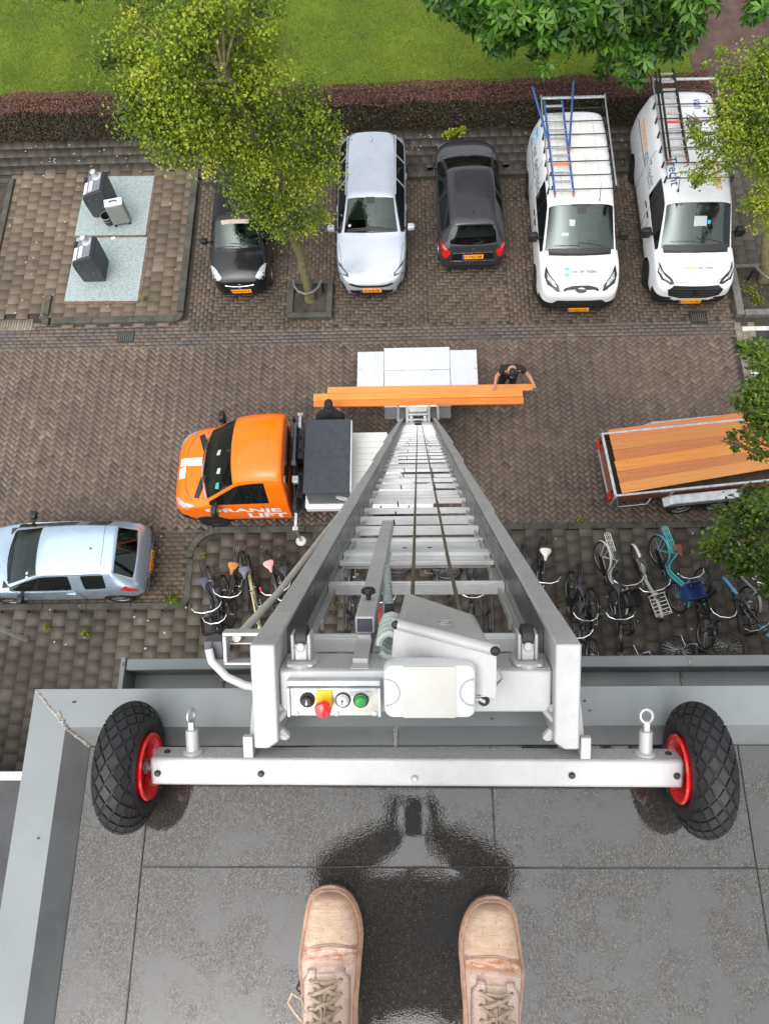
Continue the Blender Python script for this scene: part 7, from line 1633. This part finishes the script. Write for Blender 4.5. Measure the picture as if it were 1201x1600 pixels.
# --- worker in black T-shirt bending over the planks
def worker_right():
    x, y = 2.34, 9.22; T = PZ + .05
    J = {'pel': ((x, y + .12, .98), (.15, .11)), 'sp': ((x, y + .02, 1.18), (.14, .10)), 'ch': ((x, y - .10, 1.38), (.17, .11)), 'nk': ((x - .01, y - .20, 1.49), .055), 'hd': ((x - .02, y - .27, 1.55), (.085, .10)), 'tp': ((x - .02, y - .33, 1.60), .07),
         'hl': ((x - .10, y + .12, .92), .09), 'kl': ((x - .13, y + .06, .50), .062), 'al': ((x - .14, y + .10, .10), .042), 'fl': ((x - .15, y - .05, .05), .04), 'hr': ((x + .10, y + .12, .92), .09), 'kr': ((x + .13, y + .04, .50), .062), 'ar': ((x + .15, y + .10, .10), .042), 'fr': ((x + .16, y - .05, .05), .04),
         'sl': ((x - .20, y - .10, 1.42), .062), 'el': ((x - .33, y - .17, 1.22), .043), 'wlw': ((x - .36, y - .33, T + .065), .028), 'sr': ((x + .21, y - .10, 1.43), .062), 'er': ((x + .40, y - .20, 1.27), .043), 'wrw': ((x + .53, y - .42, T + .09), .028)}
    E = chain('pel', 'sp', 'ch', 'nk', 'hd', 'tp') + chain('pel', 'hl', 'kl', 'al', 'fl') + chain('pel', 'hr', 'kr', 'ar', 'fr') + chain('ch', 'sl', 'el', 'wlw') + chain('ch', 'sr', 'er', 'wrw')
    hand_joints(J, E, J['wlw'][0], (-.35, -.8, -.35), (1, -.3, 0), 'wl', curl=.4); hand_joints(J, E, J['wrw'][0], (.3, -.6, -.6), (-1, -.2, 0), 'wr', curl=.6)
    sh = {k: (J[k][0], tuple(q + .04 for q in (J[k][1] if isinstance(J[k][1], tuple) else (J[k][1],) * 2))) for k in ('pel', 'sp', 'ch', 'nk', 'sl', 'sr')}
    sh['nk'] = (tuple(Vector(J['ch'][0]).lerp(Vector(J['nk'][0]), .6)), .085)
    sh['ul'] = (tuple(Vector(J['sl'][0]).lerp(Vector(J['el'][0]), .62)), .075); sh['ur'] = (tuple(Vector(J['sr'][0]).lerp(Vector(J['er'][0]), .62)), .075)
    tr = {k: (J[k][0], tuple(q + .02 for q in (J[k][1] if isinstance(J[k][1], tuple) else (J[k][1],) * 2))) for k in ('pel', 'hl', 'kl', 'al', 'hr', 'kr', 'ar')}
    tr['al'] = (tuple(Vector(J['al'][0]) + Vector((0, 0, .03))), .062); tr['ar'] = (tuple(Vector(J['ar'][0]) + Vector((0, 0, .03))), .062)
    gl = {k: (v[0], tuple(q + .005 for q in (v[1] if isinstance(v[1], tuple) else (v[1],) * 2))) for k, v in J.items() if k.startswith('wr')}
    ge = [e for e in E if e[0] in gl and e[1] in gl]
    gl = {k: gl[k] for k in ['wrw'] + [q for q in gl if q != 'wrw']}
    t = person('person in black T-shirt and trousers bending over the planks, one hand in a grey glove', J, E, (x, y, 0), [('t_shirt', sh, chain('pel', 'sp', 'ch', 'sl', 'ul') + chain('ch', 'sr', 'ur') + chain('ch', 'nk'), M_CLOTH), ('trousers', tr, chain('pel', 'hl', 'kl', 'al') + chain('pel', 'hr', 'kr', 'ar'), M_CLOTH), ('glove', gl, ge, mat('grey_glove', (.10, .11, .12), .8))],
               head=((x - .02, y - .29, 1.56), (0, -.75, -.65), (0, -.65, .75)))
    for s in (-1, 1):
        b = MB(); b.loft([[(s * .145 + w_ * math.cos(a), yy, .04 + h * math.sin(a)) for a in [2 * PI * k / 12 for k in range(12)]] for yy, w_, h in ((-.18, .02, .02), (-.15, .045, .035), (-.05, .05, .05), (.06, .045, .06), (.14, .04, .06), (.17, .02, .03))]); b.build('shoe', M_BLACK, t)
worker_right()
def worker_left():
    x, y = -1.74, 8.0; T = PZ
    J = {'pel': ((x, y - .02, .96), (.15, .11)), 'sp': ((x, y, 1.16), (.14, .10)), 'ch': ((x, y + .05, 1.36), (.18, .12)), 'nk': ((x, y + .10, 1.50), .055), 'hd': ((x, y + .15, 1.60), (.085, .10)), 'tp': ((x, y + .18, 1.68), .07),
         'hl': ((x - .10, y - .02, .9), .09), 'kl': ((x - .12, y + .03, .48), .062), 'al': ((x - .12, y - .02, .1), .042), 'fl': ((x - .13, y + .12, .05), .04), 'hr': ((x + .10, y - .02, .9), .09), 'kr': ((x + .12, y + .03, .48), .062), 'ar': ((x + .12, y - .02, .1), .042), 'fr': ((x + .13, y + .12, .05), .04),
         'sl': ((x - .22, y + .05, 1.38), .065), 'el': ((x - .27, y + .13, 1.14), .045), 'wlw': ((x - .2, y + .30, T - .06), .028), 'sr': ((x + .22, y + .05, 1.38), .065), 'er': ((x + .26, y + .13, 1.14), .045), 'wrw': ((x + .15, y + .30, T - .06), .028)}
    E = chain('pel', 'sp', 'ch', 'nk', 'hd', 'tp') + chain('pel', 'hl', 'kl', 'al', 'fl') + chain('pel', 'hr', 'kr', 'ar', 'fr') + chain('ch', 'sl', 'el', 'wlw') + chain('ch', 'sr', 'er', 'wrw')
    hand_joints(J, E, J['wlw'][0], (.1, 1, .25), (1, 0, 0), 'wl', curl=-.3); hand_joints(J, E, J['wrw'][0], (0, 1, .25), (-1, 0, 0), 'wr', curl=-.3)
    f = lambda k, e: (J[k][0], tuple(q + e for q in (J[k][1] if isinstance(J[k][1], tuple) else (J[k][1],) * 2)))
    jk = {k: f(k, .035) for k in ('pel', 'sp', 'ch', 'sl', 'el', 'sr', 'er')}; jk['ul'] = (tuple(Vector(J['el'][0]).lerp(Vector(J['wlw'][0]), .8)), .05); jk['ur'] = (tuple(Vector(J['er'][0]).lerp(Vector(J['wrw'][0]), .8)), .05)
    jk['hoodb'] = ((x, y + .10, 1.56), (.15, .13)); jk['hoodt'] = ((x, y + .10, 1.66), (.115, .11))
    tr = {k: f(k, .02) for k in ('pel', 'hl', 'kl', 'al', 'hr', 'kr', 'ar')}
    t = person('person in black hooded jacket and cap standing between truck box and planks', J, E, (x, y, 0), [('jacket', jk, chain('pel', 'sp', 'ch', 'sl', 'el', 'ul') + chain('ch', 'sr', 'er', 'ur') + [('ch', 'hoodb'), ('hoodb', 'hoodt')], M_CLOTH), ('trousers', tr, chain('pel', 'hl', 'kl', 'al') + chain('pel', 'hr', 'kr', 'ar'), M_CLOTH)],
               head=((x, y + .16, 1.61), (0, .9, -.3), (0, .3, .9)))
    for s in (-1, 1):
        b = MB(); b.loft([[(s * .125 + w_ * math.cos(a), -yy, .04 + h * math.sin(a)) for a in [2 * PI * k / 12 for k in range(12)]] for yy, w_, h in ((-.2, .02, .02), (-.17, .045, .035), (-.07, .05, .05), (.04, .045, .06), (.10, .04, .06), (.13, .02, .03))]); b.build('shoe', M_BLACK, t)
    b = MB(); F = face_on(None, Vector((0, .16, 1.61)), (0, .9, -.3), (0, .3, .9))
    b.loft([[F(.0 + .118 * r_ * math.cos(a), .096 * r_ * math.sin(a), h) for a in [2 * PI * k / 18 for k in range(18)]] for r_, h in ((1.0, .035), (1.0, .07), (.9, .105), (.6, .13), (.1, .142))]); b.build('cap', M_CLOTH, t, smooth=60)
worker_left()
# --- the photographer: boots in view, the rest of him mirrored in the water film
def photographer():
    Z = ROOF + .0046; bl = at(513, 1392, Z + .04); br = at(772, 1409, Z + .04); rotl, rotr = R(1.5), R(-3.5)
    O = Vector((0, bl.y - .22, Z)); o_ = lambda x, y, z: (x, y, ROOF + z)
    yb = bl.y - .27
    J = {'pel': (o_(0, yb + .01, .97), (.14, .11)), 'sp': (o_(0, yb + .02, 1.15), (.14, .11)), 'ch': (o_(0, yb + .07, 1.36), (.20, .13)), 'nk': (o_(0, yb + .08, 1.55), .06), 'hd': (o_(0, yb + .08, 1.70), (.085, .10)), 'tp': (o_(0, yb + .06, 1.80), .07),
         'hl': (o_(-.12, yb + .01, .93), .08), 'kl': (o_(-.175, yb - .02, .48), .058), 'al': (o_(-.165, yb - .02, .12), .045), 'hr': (o_(.12, yb + .01, .93), .08), 'kr': (o_(.175, yb - .02, .48), .058), 'ar': (o_(.16, yb - .02, .12), .045),
         'sl': (o_(-.23, yb + .11, 1.44), .07), 'el': (o_(-.29, yb + .21, 1.26), .052), 'wlw': ((-.092, -.125, ROOF + 1.635), .03), 'sr': (o_(.23, yb + .11, 1.44), .07), 'er': (o_(.29, yb + .21, 1.26), .052), 'wrw': ((.092, -.125, ROOF + 1.635), .03)}
    E = chain('pel', 'sp', 'ch', 'nk', 'hd', 'tp') + chain('pel', 'hl', 'kl', 'al') + chain('pel', 'hr', 'kr', 'ar') + chain('ch', 'sl', 'el', 'wlw') + chain('ch', 'sr', 'er', 'wrw')
    hand_joints(J, E, J['wlw'][0], (.08, 1, .32), (-.3, 0, 1), 'wl', curl=.3, palm=.03, down=Vector((.6, .3, .2))); hand_joints(J, E, J['wrw'][0], (-.08, 1, .32), (.3, 0, 1), 'wr', curl=.3, palm=.03, down=Vector((-.6, .3, .2)))
    f = lambda k, e: (J[k][0], tuple(q + e for q in (J[k][1] if isinstance(J[k][1], tuple) else (J[k][1],) * 2)))
    jk = {k: f(k, .045) for k in ('pel', 'sp', 'ch', 'nk', 'sl', 'el', 'sr', 'er')}; jk['ul'] = (tuple(Vector(J['el'][0]).lerp(Vector(J['wlw'][0]), 1.12)), .055); jk['ur'] = (tuple(Vector(J['er'][0]).lerp(Vector(J['wrw'][0]), 1.12)), .055)
    tr = {k: f(k, .025) for k in ('pel', 'hl', 'kl', 'al', 'hr', 'kr', 'ar')}; tr['al'] = (o_(-.165, yb - .06, .24), .065); tr['ar'] = (o_(.16, yb - .06, .24), .065)
    gl = {k: (v[0], tuple(q + .005 for q in (v[1] if isinstance(v[1], tuple) else (v[1],) * 2))) for k, v in J.items() if k[:2] in ('wl', 'wr')}
    added_gloves = [('glove', {k: gl[k] for k in [p_ + 'w'] + [q for q in gl if q[:2] == p_ and q != p_ + 'w']}, [e for e in E if e[0][:2] == p_ and e[1][:2] == p_], M_CLOTH) for p_ in ('wl', 'wr')]  # black gloves added, unseen, to darken the hands' mirror image
    t = person('person in worn beige lace-up work boots standing on the wet roof', J, E, O, [('jacket', jk, chain('pel', 'sp', 'ch', 'sl', 'el', 'ul') + chain('ch', 'sr', 'er', 'ur') + chain('ch', 'nk'), M_CLOTH), ('trousers', tr, chain('pel', 'hl', 'kl', 'al') + chain('pel', 'hr', 'kr', 'ar'), M_CLOTH)] + added_gloves,
               head=(o_(0, yb + .08, 1.71), (0, .9, -.35), (0, .35, .9)))
    # boots
    N = NT('worn_suede'); b_ = N.b
    oi = N.n('ShaderNodeObjectInfo'); va = N.n('ShaderNodeVectorMath', operation='ADD'); tc_ = N.n('ShaderNodeTexCoord'); cm = N.n('ShaderNodeCombineXYZ')
    r10 = N.n('ShaderNodeMath', operation='MULTIPLY'); N.l(oi.outputs['Random'], r10.inputs[0]); r10.inputs[1].default_value = 7.0
    N.l(r10.outputs[0], cm.inputs[0]); N.l(tc_.outputs['Object'], va.inputs[0]); N.l(cm.outputs[0], va.inputs[1])
    sp = N.n('ShaderNodeSeparateXYZ'); N.l(N.pos(), sp.inputs[0]); N.co = va.outputs[0]      # the two boots wear differently
    f1 = N.noise(28, 6, .65); c = N.ramp(f1, [(.3, srgb('#dcbfae')), (.7, srgb('#f0d9cc'))])
    cap = N.maprange(sp.outputs['Y'], -.090, -.086, 0, 1); c = N.mix(cap, c, N.ramp(N.noise(40, 5, .6), [(.3, srgb('#cfae92')), (.7, srgb('#e4c8ae'))]))
    # scuff where the leather bends, just behind the cap seam
    y1 = N.maprange(sp.outputs['Y'], -.128, -.108, 0, 1); y2 = N.maprange(sp.outputs['Y'], -.096, -.088, 1, 0)
    mm = N.n('ShaderNodeMath', operation='MULTIPLY'); N.l(y1, mm.inputs[0]); N.l(y2, mm.inputs[1])
    st_ = N.n('ShaderNodeMapping'); N.l(N.pos(), st_.inputs[0]); st_.inputs['Scale'].default_value = (12, 60, 30)
    sn = N.noise(1.4, 5, .7, st_.outputs[0]); m2 = N.n('ShaderNodeMath', operation='MULTIPLY'); N.l(mm.outputs[0], m2.inputs[0]); N.l(N.maprange(sn, .40, .56, 0, .9), m2.inputs[1])
    c = N.mix(m2.outputs[0], c, N.ramp(N.noise(60, 4), [(.3, srgb('#a2592a')), (.7, srgb('#d08a54'))]))
    dirt = N.noise(55, 8, .75); c = N.mix(N.maprange(dirt, .56, .72, 0, .75), c, srgb('#7a5233'))
    tip = N.maprange(sp.outputs['Y'], -.022, -.004, 0, .55); c = N.mix(tip, c, srgb('#8d5c3c'))
    cr_ = N.n('ShaderNodeTexWave', Scale=55, Distortion=3.5, wave_type='BANDS', bands_direction='Y'); cr_.inputs['Detail'].default_value = 3; cr_.inputs['Detail Scale'].default_value = 2; N.l(N.pos(), cr_.inputs['Vector'])
    c = N.mix(N.maprange(cr_.outputs['Fac'], .9, 1, 0, .12), c, srgb('#9a7a58'))
    N.l(c, b_.inputs['Base Color']); b_.inputs['Roughness'].default_value = .85; cz = N.n('ShaderNodeMapping'); N.l(va.outputs[0], cz.inputs[0]); cz.inputs['Scale'].default_value = (16, 110, 40); hz = N.n('ShaderNodeMath', operation='MULTIPLY_ADD'); N.l(N.noise(1.0, 4, .6, cz.outputs[0]), hz.inputs[0]); hz.inputs[1].default_value = 2.2; N.l(N.noise(190, 3), hz.inputs[2]); N.bump(hz.outputs[0], .5, .0022)
    M_SUEDE = N.m; M_SOLE = mat('boot_sole', srgb('#b9957f')[:3], .6, 0, .3, 30, dirt=.5); M_LACE = mat('lace', srgb('#d6c0aa')[:3], .9, 0, .2, 60, bump=.6, bscale=400); M_EYE = mat('eyelet', (.22, .19, .15), .4, .6)
    WT = [(0, .010, .026), (.006, .026, .040), (.016, .036, .050), (.032, .0435, .058), (.055, .0495, .066), (.08, .0525, .072), (.10, .0535, .074), (.12, .0535, .079), (.14, .052, .088), (.16, .0495, .100), (.18, .047, .115), (.20, .0455, .132), (.225, .045, .150), (.26, .046, .158), (.29, .044, .150), (.312, .032, .12)]
    ip = lambda t_, k: float(np.interp(t_, [w[0] for w in WT], [w[k] for w in WT]))
    def zt(x, t_): w_ = ip(t_, 1); return .022 + (ip(t_, 2) - .022) * max(0, 1 - (abs(x) / w_) ** 2.5) ** (1 / 2.2)
    for sgn, pos, rz in ((-1, bl, rotl), (1, br, rotr)):
        bt = bpy.data.objects.new('boot', None); C.objects.link(bt); bt.parent = t; bt.location = Vector((pos.x, pos.y, Z)) - O; bt.rotation_euler = (0, 0, rz)
        skew = lambda t_: -sgn * .006 * math.sin(min(t_ / .12, 1) * PI)     # the inner side of the toe is straighter
        rings = []; tt = list(np.linspace(0, .05, 12)) + list(np.linspace(.056, .312, 40))
        for t_ in tt:
            w_ = ip(t_, 1); ring = []
            for k in range(25):
                x = w_ * math.cos(PI * k / 24); wr_ = (.0006 * math.sin(t_ * 210 + 2 * math.sin(x * 60)) if .095 < t_ < .14 else 0) + (.0002 * math.sin(t_ * 230 + x * 35 + 2 * math.sin(x * 90)) if .02 < t_ < .085 else 0)
                ring.append((x + skew(t_), -t_, zt(x, t_) + wr_ * max(0, 1 - abs(x) / w_)))
            ring += [(-w_ * .9 + skew(t_), -t_, .012), (w_ * .9 + skew(t_), -t_, .012)]; rings.append(ring)
        b = MB(); b.loft(rings); b.build('upper', M_SUEDE, bt, smooth=70)
        hp = [(ip(t_, 1), t_) for t_ in list(np.linspace(0, .04, 14)) + list(np.linspace(.05, .312, 24))]; b = MB(); ol = [(.0, -.0085)]
        for i in range(len(hp)):
            p0, p1 = hp[max(i - 1, 0)], hp[min(i + 1, len(hp) - 1)]; dx, dy = p1[0] - p0[0], p1[1] - p0[1]; l_ = math.hypot(dx, dy)
            ol.append((hp[i][0] + dy / l_ * .0085, hp[i][1] - dx / l_ * .0085))
        oc = [(w_ + skew(max(t_, 0)), -t_) for w_, t_ in ol] + [(-w_ + skew(max(t_, 0)), -t_) for w_, t_ in reversed(ol)]
        b.loft([[(x, y, z) for x, y in oc] for z in (0.0, .018)]); b.loft([[(x * .97, y, z) for x, y in oc] for z in (.0181, .025)]); b.build('sole', M_SOLE, bt, bevel=.0025)
        b = MB(); b.tube([(ip(max(t_, .002), 1) * 1.02 * math.cos(0) + .001 + skew(t_), -t_, .030) for t_ in np.linspace(.312, .002, 40)] + [(-ip(max(t_, .002), 1) * 1.02 - .001 + skew(t_), -t_, .030) for t_ in np.linspace(.002, .312, 40)], .0028, 6); b.build('welt_seam', M_SOLE, bt)
        # cap seam, a double row of thread
        b = MB()
        for dt in (0, .0035): b.tube([(x + skew(.09), -(.088 + dt + .012 * (x / .053) ** 2), zt(x, .088 + dt + .012 * (x / .053) ** 2) + .0008) for x in np.linspace(-.0515, .0515, 26)], .0008, 5)
        b.build('cap_seam', M_SOLE, bt)
        # eyestays, tongue, eyelets, laces
        for s in (-1, 1):
            b = MB(); rows_ = []
            for t_ in np.linspace(.128, .30, 20):
                xi = .017 + .004 * math.sin(t_ * 20); xo = .043 if t_ > .14 else .034; xo = min(xo, ip(t_, 1) * .93)
                rows_.append([(s * x + skew(t_), -t_ - (.014 * (1 - abs(x - .03) / .016) * -1 if t_ < .129 else 0) * 0, zt(x, t_) + .0032 - (.0025 if q in (0, 4) else 0)) for q, x in enumerate(np.linspace(xi, xo, 5))])
            b.loft(rows_, ring_closed=False, caps=False); ob = b.build('eyestay', M_SUEDE, bt, smooth=70)
            sm = ob.modifiers.new('thick', 'SOLIDIFY'); sm.thickness = .0022; sm.offset = 1
        b = MB(); rows_ = []
        for t_ in np.linspace(.134, .30, 18): rows_.append([(x + skew(t_), -t_, zt(x, t_) + .0015 + .003 * (1 - (x / .018) ** 2) + .0008 * math.sin(t_ * 300)) for x in np.linspace(-.018, .018, 7)])
        b.loft(rows_, ring_closed=False, caps=False); b.build('tongue', mat('tongue_suede', srgb('#e2cbb2')[:3], .9, 0, .15, 40, bump=.4, bscale=200), bt, smooth=70)
        ey = [(.146 + .020 * i) for i in range(7)]; b = MB()
        for t_ in ey:
            for s in (-1, 1): x = s * .0275; b.torus((x + skew(t_), -t_, zt(x, t_) + .0042), (s * .35, -.35, 1), .0036, .0012, 12, 5)
        b.build('eyelets', M_EYE, bt)
        rl = random.Random(3 + sgn); b = MB()
        def lace(p0, p1, h=.006, n=9, j=.0015):
            out = []
            for i in range(n + 1):
                k = i / n; x = p0[0] + (p1[0] - p0[0]) * k; t_ = p0[1] + (p1[1] - p0[1]) * k
                out.append((x + skew(t_) + rl.uniform(-j, j), -t_ + rl.uniform(-j, j), zt(x, t_) + .0055 + h * math.sin(PI * k)))
            b.tube(out, [.0026] * (n + 1), 6); b.tube([(q[0], q[1] - .0028, q[2] + .0004) for q in out], [.0022] * (n + 1), 6)
        lace((-.0275, ey[0]), (.0275, ey[0]), .005)
        for i in range(6): lace((-.0275, ey[i]), (.0275, ey[i + 1]), .007); lace((.0275, ey[i]), (-.0275, ey[i + 1]), .010)
        lace((.004, .16), (-.004, .235), .012, 10, .003); lace((-.010, .165), (.008, .24), .014, 10, .003)
        b.build('laces', M_LACE, bt, smooth=80)
        b = MB(); k0 = sgn * .0
        for pts in ([(-.010, .205), (-.045, .178), (-.066, .170), (-.074, .186), (-.060, .2), (-.045, .212)] if sgn < 0 else [(.0, .21), (.03, .185), (.045, .2), (.03, .225), (.0, .232)],):
            b.tube([(x + skew(t_), -t_, (zt(min(max(x, -.042), .042), t_) + .010) if abs(x) < .045 else .075 - (abs(x) - .045) * .6) for x, t_ in pts], .0027, 6)
        b.build('lace_end', M_LACE, bt, smooth=80)
        b = MB(); b.loft([[(.046 * q * math.cos(a) + skew(.25), -.258 + .052 * q * math.sin(a), z) for a in [2 * PI * k / 20 for k in range(20)]] for z, q in ((.12, 1.0), (.17, .98), (.215, 1.02), (.222, .98))]); b.build('shaft', M_SUEDE, bt, smooth=60)
photographer()
ph = thing('smartphone', 'black smartphone with which the picture is taken', 'phone', (0, 0, EYE))
Mx = cam.matrix_world.copy(); Mx.translation = Vector((0, 0, EYE)) - Vector(fw) * .012 + Vector(dn) * .05
ph.matrix_world = Mx
b = MB(); b.bx(-.037, .037, -.08, .08, -.004, .004); b.build('shell', M_BLACK, ph, bevel=.003)
b = MB(); b.bx(-.034, .034, -.077, .077, .0041, .0046) if False else b.bx(-.034, .034, -.075, .075, .0042, .0046); b.build('screen', M_SIDEGLASS, ph, smooth=0)
